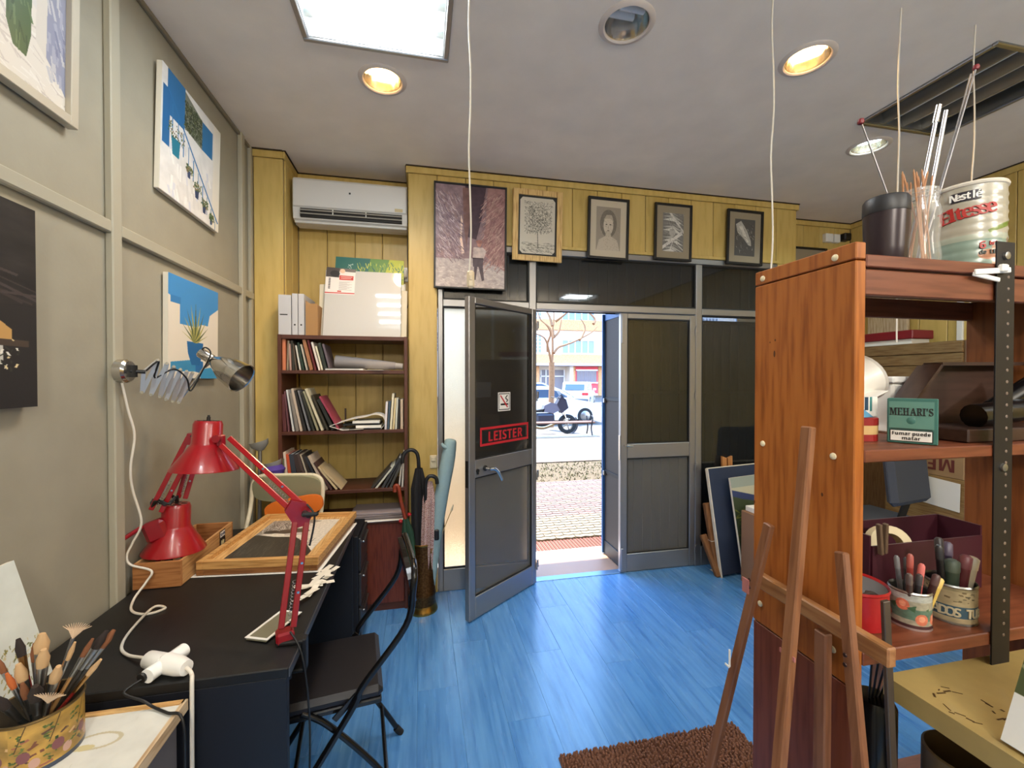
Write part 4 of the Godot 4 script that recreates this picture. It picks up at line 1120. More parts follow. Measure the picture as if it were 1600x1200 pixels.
func build_brush_corner() -> void:
	# stand with a stained white top next to the desk
	var stain := Pic.new(256, 256, C(208, 208, 200))
	stain.grain(0.05, 0.02, 1, 1, 4)
	stain.strokes(60, 3, 0, 0, 1, 1, 0.05, 0.4, 2.0, 0.006, [C(206, 204, 192), C(214, 210, 196), C(196, 196, 184)])
	for k in 40:
		var a := k * TAU / 40
		stain.ell(0.72 + 0.1 * cos(a), 0.2 + 0.055 * sin(a), 0.008, 0.008, C(186, 178, 150))
	stain.ell(0.68, 0.24, 0.05, 0.02, C(196, 184, 138))
	var t := thing("side_stand", "small stand with stained white top and wooden rim beside the desk", "stand", V(-0.83, 0, -1.05))
	var sm := pmat("stained_top", stain, 0.5)
	part("top_sheet", B().quad(V(-1.055, 0.7155, -0.82), V(-0.605, 0.7155, -0.82), V(-0.605, 0.7155, -1.24), V(-1.055, 0.7155, -1.24)), sm, t)
	part("top_board", B().mm(V(-1.06, 0.695, -1.252), V(-0.6, 0.715, -0.8), 0.002), M.white, t)
	part("rim", B().mm(V(-1.06, 0.715, -1.256), V(-0.6, 0.7185, -1.241)), wood("rim", C(216, 178, 120), "x"), t)
	part("rim", B().mm(V(-0.604, 0.69, -1.256), V(-0.594, 0.7185, -0.8)), wood("rim", C(206, 186, 156), "z"), t)
	part("body", B().mm(V(-1.05, 0.0, -1.24), V(-0.612, 0.695, -0.82), 0.003), mat("stand_grey", C(96, 94, 98), 0.6), t)
	# tin with printed pattern
	var pr := Pic.new(512, 192, C(168, 134, 66))
	pr.grain(0.3, 0.012, 1, 1, 8)
	pr.strokes(90, 11, 0, 0.3, 1, 1, 0.04, 0.6, 1.4, 0.012, [C(110, 66, 50), C(150, 92, 74), C(196, 160, 120), C(84, 58, 52), C(120, 96, 60)])
	for k in 9:
		pr.strokes(26, 20 + k, k * 0.11, 0.15, k * 0.11 + 0.05, 0.8, 0.02, 1.2, 1.5, 0.01, [C(70, 92, 40), C(44, 66, 34), C(96, 110, 56)])
		pr.ell(k * 0.113 + 0.05, 0.62, 0.022, 0.1, C(120, 74, 82))
		pr.ell(k * 0.113 + 0.085, 0.78, 0.018, 0.09, C(186, 150, 140))
		pr.line(k * 0.113 + 0.02, 0.5, k * 0.113 + 0.06, 0.05, 0.004, C(60, 46, 30))
	pr.rect(0, 0.92, 1, 1, C(60, 70, 90))
	pr.rect(0, 0.0, 1, 0.05, C(96, 80, 50))
	var tin := thing("brush_tin", "round decorated tin full of paint brushes on the stained board", "tin", V(-0.835, 0.716, -1.145))
	part("tin_body", B().at(V(-0.835, 0.716, -1.145)).lathe([Vector2(0.0, 0.0), Vector2(0.073, 0.0)], 40), M.steel, tin)
	part("tin_wall", B().at(V(-0.835, 0.716, -1.145)).lathe([Vector2(0.0735, 0.0), Vector2(0.0735, 0.114)], 40), pmat("tin_print", pr, 0.3), tin)
	part("tin_lining", B().at(V(-0.835, 0.716, -1.145)).lathe([Vector2(0.071, 0.114), Vector2(0.071, 0.002)], 40), mat("tin_inside", C(110, 100, 84), 0.4, 0.6), tin)
	part("tin_rim", B().at(V(-0.835, 0.828, -1.145)).lathe([Vector2(0.071, 0.0), Vector2(0.073, 0.003), Vector2(0.0755, 0.003), Vector2(0.0765, 0.0), Vector2(0.0745, -0.003)], 40), mat("tin_gold", C(120, 100, 66), 0.35, 0.8), tin)
	var tips := [V(-0.881, 0.970, -1.159), V(-0.831, 0.980, -1.151), V(-0.845, 0.960, -1.152), V(-0.869, 0.920, -1.115), V(-0.791, 0.980, -1.199), V(-0.773, 0.950, -1.157), V(-0.746, 0.940, -1.214), V(-0.743, 0.930, -1.234), V(-0.716, 0.910, -1.145), V(-0.766, 0.930, -1.101), V(-0.834, 0.900, -1.105), V(-0.766, 0.890, -1.082), V(-0.867, 0.890, -1.086), V(-0.749, 0.945, -1.173), V(-0.858, 0.930, -1.128), V(-0.806, 0.960, -1.12), V(-0.9, 0.95, -1.13), V(-0.8, 0.9, -1.09)]
	var look := [["dark", "red", 0.008], ["tan", "steel", 0.013], ["brown", "steel", 0.008], ["orange", "steel", 0.006], ["fan", "brown", 0.004], ["tan", "brown", 0.005], ["dark", "steel", 0.009], ["brown", "steel", 0.009], ["tan", "red", 0.006], ["tan", "steel", 0.01], ["brown", "black", 0.007], ["fan", "wood", 0.004], ["dark", "black", 0.009], ["brown", "wood", 0.006], ["tan", "black", 0.01], ["tan", "steel", 0.011], ["brown", "wood", 0.006], ["dark", "steel", 0.012]]
	var hairs := {"dark": C(46, 36, 32), "tan": C(196, 160, 116), "brown": C(128, 80, 50), "orange": C(190, 100, 50), "fan": C(206, 178, 148)}
	var grips := {"red": C(120, 34, 28), "steel": C(60, 56, 50), "brown": C(150, 106, 66), "black": C(30, 34, 34), "wood": C(190, 146, 92)}
	for i in tips.size():
		var tip: Vector3 = tips[i]
		var c := V(-0.835, 0.722, -1.145)
		var root := c - (tip - c) * V(0.22, 0, 0.22)
		var L := root.distance_to(tip)
		var k: Array = look[i]
		var w: float = k[2]
		var b := thing("paint_brush", BRUSH[i] + " in the decorated tin", "paint brush", root, "paint brushes in the decorated tin")
		var f0 := root.lerp(tip, 1.0 - 0.085 / L)
		var f1 := root.lerp(tip, 1.0 - 0.04 / L)
		part("handle", B().tube([root, root.lerp(f0, 0.6), f0], [0.003, w * 0.75, w * 0.6], 8), mat("grip_%s" % k[1], grips[k[1]], 0.35), b)
		part("ferrule", B().tube([f0, f1], [w * 0.62, w * 0.9], 10), M.steel if k[1] != "red" else mat("ferrule_brass", C(170, 130, 80), 0.3, 1.0), b)
		var hm := mat("hair_%s" % k[0], hairs[k[0]], 0.9)
		if k[0] == "fan":
			var d := (tip - root).normalized()
			var sx := d.cross(V(0.3, 0, 1)).normalized()
			var fb := B()
			for q in 13:
				var a := (q - 6) / 6.0
				fb.tube([f1, f1 + d * 0.018 + sx * a * 0.012, f1 + d * (0.034 - 0.008 * a * a) + sx * a * 0.026], [0.002, 0.0018, 0.0006], 4)
			part("bristles", fb, hm, b)
		else:
			part("bristles", B().tube([f1, f1.lerp(tip, 0.45), tip], [w * 0.9, w * 1.05, w * 0.45], 10), hm, b)
	# small canvas leaning against the wall behind the tin
	var cv := Pic.new(200, 200, C(206, 210, 202))
	cv.grain(0.04, 0.02)
	cv.strokes(240, 7, 0.3, 0.62, 1.0, 0.95, 0.03, -1.2, 0.9, 0.01, [C(96, 104, 60), C(150, 140, 80), C(176, 150, 96), C(120, 120, 70), C(200, 190, 150)])
	var c2 := canvas("painted_canvas", "white canvas with small painted plants leaning behind the brush tin", 0.38, 0.32, 0.016, pmat("plants_canvas", cv, 0.7))
	c2.transform = Transform3D(Basis(Vector3.UP, PI / 2) * Basis(Vector3.RIGHT, -0.262), V(-1.03, 0.911, -1.19))

func build_desk_bits() -> void:
	var pad := thing("notepad", "small white-bordered card leaning at the foot of the red lamp", "card", V(-0.46, 0.752, -1.5))
	part("card", B().at(V(-0.462, 0.7565, -1.5), V(0, -22, 0)).box(V(0, 0, 0), V(0.07, 0.006, 0.16), 0.001), mat("card_grey", C(120, 116, 96), 0.5), pad)
	for q in [[V(-0.035, 0.0036, 0), V(0.008, 0.002, 0.16)], [V(0.035, 0.0036, 0), V(0.008, 0.002, 0.16)], [V(0, 0.0036, -0.076), V(0.062, 0.002, 0.008)], [V(0, 0.0036, 0.076), V(0.062, 0.002, 0.008)]]:
		part("border", B().at(V(-0.462, 0.7565, -1.5), V(0, -22, 0)).box(q[0], q[1]), M.white, pad)
	# torn masking tape stuck on the desk edge
	var tp := mat("tape", C(226, 220, 204), 0.75)
	rng.seed = 12
	var defs := [[-0.392, -1.9, 70, 0.10], [-0.38, -1.86, 55, 0.13], [-0.4, -1.82, 80, 0.12], [-0.375, -1.8, 62, 0.09], [-0.39, -1.76, 20, 0.12], [-0.42, -1.75, 8, 0.1], [-0.395, -1.72, 78, 0.11], [-0.41, -1.67, 66, 0.13], [-0.37, -1.84, 100, 0.08]]
	var t := thing("masking_tape", "crumpled strips of white masking tape stuck along the desk edge", "tape", V(-0.39, 0.751, -1.79))
	for i in defs.size():
		var d: Array = defs[i]
		var pl := B()
		pl.at(V(d[0], 0.7535 + 0.0012 * i, d[1]), V(rng.randf_range(-4, 4), d[2], rng.randf_range(-5, 5)))
		for k in 4:
			var a: float = -d[3] * 0.5 + d[3] * k / 4.0
			var a2: float = a + d[3] / 4.0
			var h0 := rng.randf_range(0, 0.006)
			var h1 := rng.randf_range(0, 0.006)
			pl.quad(V(a, h0, 0.011), V(a2, h1, 0.011), V(a2, h1 + 0.001, -0.011), V(a, h0 + 0.001, -0.011))
		part("strip", pl, tp, t)

func folding_chair(called: String, label: String, at: Vector3, turn: float, tube_m: Material, seat_m: Material, back_m: Material, top := 0.88) -> Node3D:
	# faces -z in its own axes; w is half the width
	var t := thing(called, label, "chair", at, "", true, turn)
	var w := 0.2
	for s in [-1, 1]:
		part("side_tube", B().tube(curve([V(s * (w - 0.06), top, 0.27), V(s * (w - 0.018), top - 0.02, 0.268), V(s * w, top - 0.07, 0.262), V(s * w, top - 0.2, 0.235), V(s * w, 0.5, 0.09), V(s * w, 0.42, 0.05), V(s * w, 0.02, -0.22)], 6), 0.0115, 10), tube_m, t)
		part("rear_leg", B().tube(curve([V(s * (w - 0.024), 0.44, -0.1), V(s * (w - 0.024), 0.38, -0.02), V(s * (w - 0.024), 0.2, 0.13), V(s * (w - 0.024), 0.02, 0.24)], 5), 0.0105, 10), tube_m, t)
		part("hinge_link", B().bar(V(s * (w - 0.012), 0.47, 0.075), V(s * (w - 0.012), 0.4, 0.0), 0.006, 0.022, Vector3.UP, 0.002), tube_m, t)
		part("foot_cap", B().rod(V(s * w, 0.0, -0.233), V(s * w, 0.03, -0.213), 0.014, 10), M.black_rubber, t)
		part("foot_cap", B().rod(V(s * (w - 0.024), 0.0, 0.254), V(s * (w - 0.024), 0.03, 0.232), 0.014, 10), M.black_rubber, t)
	part("top_tube", B().rod(V(-w + 0.06, top, 0.27), V(w - 0.06, top, 0.27), 0.0115, 10), tube_m, t)
	part("cross_bar", B().rod(V(-w + 0.03, 0.14, 0.172), V(w - 0.03, 0.14, 0.172), 0.008, 8), tube_m, t)
	part("cross_bar", B().rod(V(-w, 0.16, -0.133), V(w, 0.16, -0.133), 0.008, 8), tube_m, t)
	part("seat", B().box(V(0, 0.45, -0.03), V(0.36, 0.045, 0.38), 0.016), seat_m, t)
	part("seat_pan", B().box(V(0, 0.42, -0.03), V(0.35, 0.02, 0.37), 0.004), tube_m, t)
	var bp := B()
	bp.at(V(0, top - 0.075, 0.262), V(-9, 0, 0))
	var o := PackedVector2Array()
	for k in 24:
		var a := TAU * k / 24
		var cx := signf(cos(a)) * pow(absf(cos(a)), 0.55) * (w - 0.006)
		var cy := signf(sin(a)) * pow(absf(sin(a)), 0.6) * 0.078
		o.append(Vector2(cx, cy))
	bp.prism(o, -0.012, 0.006)
	part("backrest", bp, back_m, t)
	return t

func build_chairs() -> void:
	var bl := mat("vinyl_black", C(26, 24, 28), 0.38, 0, {"bump": T.orange_peel, "tri": V(6, 6, 6), "deep": 0.05})
	folding_chair("folding_chair", "black folding chair with padded vinyl seat pushed up to the desk", V(-0.315, 0, -1.71), 98, M.black_gloss, bl, M.black_gloss)
	folding_chair("folding_chair", "beige folding chair with grey-green back behind the far end of the desk", V(-0.8, 0, -2.46), 172, mat("chair_beige", C(222, 212, 184), 0.4), mat("chair_olive", C(150, 148, 118), 0.55), mat("chair_olive", C(150, 148, 118), 0.55), 0.985)
	# rounded orange board behind the frame
	var o := PackedVector2Array()
	for k in 28:
		var a := TAU * k / 28
		o.append(Vector2(signf(cos(a)) * pow(absf(cos(a)), 0.5) * 0.155, signf(sin(a)) * pow(absf(sin(a)), 0.7) * 0.055))
	solo("orange_cushion", B().at(V(-0.71, 0.815, -2.655), V(0, 0, 9)).prism(o, -0.012, 0.012), mat("orange", C(226, 116, 34), 0.5), "orange rounded cushion wedged between the beige chair and the frame", "cushion")
	# crutches in the corner
	var grey := mat("crutch_grey", C(150, 150, 146), 0.5)
	for i in 2:
		var x := -1.0 + i * 0.085
		var y := 1.10 - i * 0.125
		var z := -2.99 + 0.03 * i
		var t := thing("crutch", ["grey forearm crutch leaning in the corner beside the bookcase, taller of the two", "grey forearm crutch leaning in the corner, lower, with a purple cloth at its cuff"][i], "crutch", V(x, 0, z), "forearm crutches in the corner")
		part("pole", B().rod(V(x, 0.02, z + 0.04), V(x, y, z), 0.011, 10), M.alu, t)
		part("cuff", B().at(V(x + 0.01, y, z + 0.01), V(0, 20, 14)).lathe([Vector2(0.016, -0.004), Vector2(0.05, 0.03), Vector2(0.056, 0.06), Vector2(0.052, 0.06), Vector2(0.04, 0.03), Vector2(0.014, 0.0)], 16, -1.9, 1.9), grey, t)
		part("hand_grip", B().rod(V(x, y - 0.24, z), V(x + 0.02, y - 0.24, z + 0.11), 0.014, 10), grey, t)
		part("rubber_foot", B().rod(V(x, 0.0, z + 0.041), V(x, 0.04, z + 0.039), 0.017, 12), M.black_rubber, t)
	var pc := B()
	pc.at(V(-0.905, 0.985, -2.94))
	pc.lathe([Vector2(0.0, -0.05), Vector2(0.055, -0.035), Vector2(0.066, 0.0), Vector2(0.045, 0.025), Vector2(0.02, 0.03), Vector2(0.0, 0.024)], 14)
	solo("purple_cap", pc, mat("purple", C(84, 62, 150), 0.8), "crumpled purple cap hanging on the lower crutch", "cap")

func book(x: float, y: float, z: float, th: float, h: float, dp: float, lean: float, col: Color, label: String, group: String) -> void:
	# spine towards +z, foot at x, leaning by lean degrees towards -x when positive
	var t := thing("book", label, "book", V(x, y, z), group, true)
	t.rotation.z = deg_to_rad(lean)
	var m := mat("cover_%02x%02x%02x" % [int(col.r8 / 8) * 8, int(col.g8 / 8) * 8, int(col.b8 / 8) * 8], col, 0.5)
	part("cover", B().mm(V(0, 0, -0.004), V(th, h, 0.0), 0.001).mm(V(0, 0, -dp), V(0.0022, h, -0.004)).mm(V(th - 0.0022, 0, -dp), V(th, h, -0.004)), m, t)
	part("pages", B().mm(V(0.0022, 0.003, -dp + 0.004), V(th - 0.0022, h - 0.003, -0.004)), M.paper, t)

const ORD := ["first", "second", "third", "fourth", "fifth", "sixth", "seventh", "eighth", "ninth", "tenth", "eleventh", "twelfth", "thirteenth", "fourteenth", "fifteenth", "sixteenth"]

func book_row(items: Array, y: float, z: float, shelf: String, from: String) -> void:
	# items: [x at foot, thickness, height, lean, colour, colour name]
	for i in items.size():
		var b: Array = items[i]
		book(b[0], y, z, b[1], b[2], 0.2, b[3], b[4], "%s book on the %s shelf, %s from the %s" % [b[5], shelf, ORD[i], from], "books on the %s shelf" % shelf)

func build_bookcase() -> void:
	var br := wood("walnut", C(88, 48, 34), "x", 0.5)
	var by := wood("walnut", C(92, 50, 34), "y", 0.5)
	var t := thing("bookcase", "dark brown open bookcase standing in the yellow panelled alcove", "bookcase", V(-0.49, 0, -3.15))
	var x0 := -0.886
	var x1 := -0.088
	var zf := -2.96
	var zb := -3.3
	part("side", B().mm(V(x0, 0, zb), V(x0 + 0.022, 1.832, zf), 0.002), by, t)
	part("side", B().mm(V(x1 - 0.022, 0, zb), V(x1, 1.832, zf), 0.002), by, t)
	part("top", B().mm(V(x0 + 0.022, 1.804, zb), V(x1 - 0.022, 1.83, zf), 0.002), br, t)
	for y in [1.583, 1.19, 0.8, 0.585]:
		part("shelf", B().mm(V(x0 + 0.022, y, zb), V(x1 - 0.022, y + 0.022, zf + 0.002), 0.002), br, t)
	var red := wood("mahogany", C(112, 52, 34), "y", 0.45)
	for i in 2:
		var a := x0 + 0.022 + i * 0.377
		var d := part("door", B().mm(V(a + 0.002, 0.05, zf - 0.02), V(a + 0.375, 0.582, zf - 0.002), 0.003), red, t)
		part("knob", B().at(V(a + (0.34 if i == 0 else 0.035), 0.4, zf - 0.002), V(90, 0, 0)).lathe([Vector2(0.006, 0), Vector2(0.012, 0.016), Vector2(0.0, 0.022)], 12), mat("knob_brass", C(140, 106, 60), 0.35, 1.0), d)
	part("plinth", B().mm(V(x0 + 0.022, 0, zf - 0.03), V(x1 - 0.022, 0.05, zf - 0.012)), br, t)
	# rows of books
	var top := 1.605
	var mid := 1.212
	var low := 0.822
	var z := -2.975
	book_row([[-0.862, 0.019, 0.2, 0, C(206, 122, 84), "orange"], [-0.838, 0.011, 0.19, -2, C(140, 124, 104), "grey-brown"], [-0.82, 0.012, 0.17, 2, C(176, 140, 128), "pink-grey"], [-0.803, 0.014, 0.19, 3, C(50, 48, 40), "dark olive"], [-0.785, 0.008, 0.17, 6, C(96, 80, 66), "thin brown"], [-0.762, 0.009, 0.16, 9, C(212, 208, 196), "thin white"], [-0.744, 0.012, 0.18, 10, C(34, 54, 44), "dark green"], [-0.722, 0.009, 0.17, 12, C(190, 182, 166), "thin beige"], [-0.7, 0.02, 0.2, 13, C(164, 110, 74), "tan"], [-0.672, 0.012, 0.2, 13, C(100, 30, 34), "dark red"], [-0.648, 0.012, 0.186, 14, C(226, 214, 204), "cream"], [-0.63, 0.01, 0.16, 14, C(222, 216, 190), "thin ivory"], [-0.612, 0.018, 0.18, 13, C(44, 52, 44), "dark green-grey"], [-0.584, 0.012, 0.175, 14, C(104, 92, 100), "mauve-grey"]], top, z, "top", "bookcase side")
	book_row([[-0.86, 0.02, 0.24, 3, C(92, 46, 48), "maroon"], [-0.832, 0.009, 0.26, 5, C(110, 70, 76), "thin plum"], [-0.805, 0.01, 0.27, 8, C(206, 206, 204), "thin white"], [-0.785, 0.018, 0.25, 9, C(132, 124, 116), "grey"], [-0.76, 0.014, 0.28, 11, C(196, 178, 160), "beige"], [-0.735, 0.013, 0.27, 13, C(40, 38, 38), "black"], [-0.71, 0.01, 0.27, 14, C(120, 120, 124), "thin grey"], [-0.685, 0.014, 0.26, 16, C(44, 46, 38), "dark olive"], [-0.66, 0.012, 0.27, 18, C(150, 146, 118), "khaki"], [-0.633, 0.014, 0.29, 20, C(206, 198, 170), "ivory"], [-0.6, 0.013, 0.25, 22, C(52, 48, 36), "dark brown"], [-0.57, 0.02, 0.22, 24, C(30, 34, 30), "thick black"], [-0.53, 0.012, 0.25, 28, C(150, 56, 78), "crimson"]], mid, z, "middle", "bookcase side")
	book_row([[-0.135, 0.017, 0.2, 0, C(198, 176, 150), "beige"], [-0.154, 0.012, 0.2, -1, C(30, 26, 24), "black"], [-0.171, 0.012, 0.21, -3, C(206, 206, 190), "pale grey"], [-0.187, 0.012, 0.21, -4, C(214, 196, 150), "cream"], [-0.205, 0.014, 0.24, -4, C(226, 218, 190), "tall ivory"], [-0.222, 0.012, 0.19, -4, C(66, 84, 100), "blue-grey"], [-0.239, 0.014, 0.185, -3, C(220, 214, 214), "white"]], mid, z, "middle", "umbrella end")
	book_row([[-0.858, 0.012, 0.22, 2, C(110, 116, 88), "grey-green"], [-0.84, 0.014, 0.26, 5, C(226, 206, 186), "cream"], [-0.82, 0.017, 0.245, 6, C(206, 86, 48), "orange"], [-0.795, 0.028, 0.245, 8, C(56, 62, 72), "thick slate"], [-0.757, 0.026, 0.245, 11, C(64, 50, 48), "thick brown-black"], [-0.722, 0.016, 0.25, 14, C(78, 62, 60), "dark brown"], [-0.695, 0.01, 0.25, 16, C(180, 168, 150), "thin beige"], [-0.672, 0.014, 0.25, 19, C(50, 42, 40), "black"], [-0.645, 0.014, 0.24, 22, C(46, 48, 56), "dark blue-grey"], [-0.612, 0.018, 0.25, 25, C(196, 178, 164), "pale pinkish"], [-0.58, 0.014, 0.21, 30, C(80, 54, 50), "dark brown-red"], [-0.545, 0.012, 0.19, 37, C(206, 186, 146), "yellowish"], [-0.515, 0.012, 0.18, 41, C(196, 176, 140), "sand"]], low, z, "lower", "bookcase side")
	book_row([[-0.13, 0.012, 0.24, -3, C(216, 206, 192), "cream"], [-0.15, 0.01, 0.2, -6, C(196, 190, 180), "pale"], [-0.21, 0.016, 0.21, -24, C(70, 70, 66), "dark grey"], [-0.235, 0.012, 0.23, -28, C(46, 46, 48), "black"], [-0.262, 0.016, 0.23, -30, C(56, 58, 60), "charcoal"], [-0.3, 0.012, 0.2, -38, C(206, 200, 190), "white"], [-0.33, 0.014, 0.19, -42, C(60, 56, 52), "dark taupe"]], low, z, "lower", "umbrella end")
	# rolled and flat paper on the top shelf
	var rl := thing("paper_roll", "grey roll of drawing paper lying on the top shelf", "paper roll", V(-0.36, top, -3.06))
	part("roll", B().tube([V(-0.56, top + 0.062, -3.08), V(-0.17, top + 0.034, -3.05)], [0.044, 0.026], 18, false).tube([V(-0.56, top + 0.062, -3.08), V(-0.17, top + 0.034, -3.05)], [0.041, 0.023], 18, false), mat("roll_grey", C(150, 144, 142), 0.7), rl)
	part("inner_turn", B().tube([V(-0.17, top + 0.034, -3.05), V(-0.12, top + 0.03, -3.047)], [0.022, 0.021], 16), mat("roll_pale", C(176, 170, 164), 0.7), rl)
	var bk := thing("sketchbook", "closed dark sketchbook lying flat under the paper roll", "sketchbook", V(-0.5, top, -3.05))
	part("cover", B().mm(V(-0.61, top + 0.013, -3.2), V(-0.37, top + 0.017, -2.97), 0.001).mm(V(-0.61, top, -3.2), V(-0.37, top + 0.003, -2.97), 0.001), mat("cover_darkgrey", C(58, 54, 52), 0.5), bk)
	part("pages", B().mm(V(-0.607, top + 0.003, -3.197), V(-0.374, top + 0.013, -2.974)), M.paper, bk)
	solo("loose_sheet", B().at(V(-0.3, top + 0.003, -3.05), V(0, -10, 0)).box(V(0, 0, 0), V(0.16, 0.002, 0.2)), M.paper, "loose paper sheet beside the sketchbook on the top shelf", "paper")
	# open folder with papers on the middle shelf
	var fo := thing("open_folder", "open black folder with curled white cover lying on the middle shelf", "folder", V(-0.4, mid, -3.05))
	var prof := curve([V(-0.26, mid + 0.005, 0), V(-0.235, mid + 0.04, 0), V(-0.25, mid + 0.085, 0), V(-0.3, mid + 0.1, 0), V(-0.36, mid + 0.085, 0), V(-0.45, mid + 0.07, 0), V(-0.58, mid + 0.03, 0)], 5)
	var fb := B()
	for i in prof.size() - 1:
		var p: Vector3 = prof[i]
		var q: Vector3 = prof[i + 1]
		fb.quad(p + V(0, 0, -3.16), q + V(0, 0, -3.16), q + V(0, 0, -2.965), p + V(0, 0, -2.965))
		fb.quad(q + V(0, 0.003, -3.16), p + V(0, 0.003, -3.16), p + V(0, 0.003, -2.965), q + V(0, 0.003, -2.965))
		fb.quad(p + V(0, 0, -2.965), q + V(0, 0, -2.965), q + V(0, 0.003, -2.965), p + V(0, 0.003, -2.965))
	part("cover", fb, M.paper, fo)
	for q in [[-0.42, -0.26, 0.012, 0.03], [-0.44, -0.27, 0.044, 0.06]]:
		part("paper_block", B().mm(V(q[0], mid + q[2], -3.15), V(q[1], mid + q[3], -2.97), 0.001), M.paper, fo)
	part("lining", B().mm(V(-0.5, mid + 0.03, -3.15), V(-0.265, mid + 0.044, -2.975), 0.002).mm(V(-0.46, mid, -3.15), V(-0.26, mid + 0.012, -2.975), 0.002), M.black_plastic, fo)
	part("loose_page", B().quad(V(-0.58, mid + 0.03, -2.95), V(-0.5, mid + 0.002, -2.95), V(-0.5, mid + 0.002, -3.15), V(-0.58, mid + 0.03, -3.15)).quad(V(-0.5, mid + 0.002, -2.95), V(-0.37, mid + 0.008, -2.95), V(-0.37, mid + 0.008, -3.15), V(-0.5, mid + 0.002, -3.15)), M.paper, fo)
	# small standing card behind the books
	solo("bookend", B().mm(V(-0.525, mid, -3.2), V(-0.515, mid + 0.13, -3.19)), mat("cover_dkbrown", C(60, 40, 26), 0.6), "thin dark wooden strip standing on the middle shelf", "strip")
	# stack of papers lying on the cupboard
	var st := thing("magazine_stack", "grey stack of magazines lying above the bookcase cupboard", "magazines", V(-0.3, 0.607, -3.05))
	for k in 4: part("magazine", B().at(V(-0.29 + 0.008 * (k % 2), 0.61 + k * 0.014, -3.07), V(0, (k % 3) * 2.0 - 2.0, 0)).box(V(0, 0.004, 0), V(0.34, 0.012, 0.22), 0.002), mat("mag%d" % k, C(120 + k * 14, 112 + k * 12, 112 + k * 12), 0.6), st)
	part("cloth", B().at(V(-0.26, 0.609, -2.955), V(0, 2, 0)).box(V(0, 0, 0), V(0.3, 0.01, 0.03), 0.004), M.paper, st)

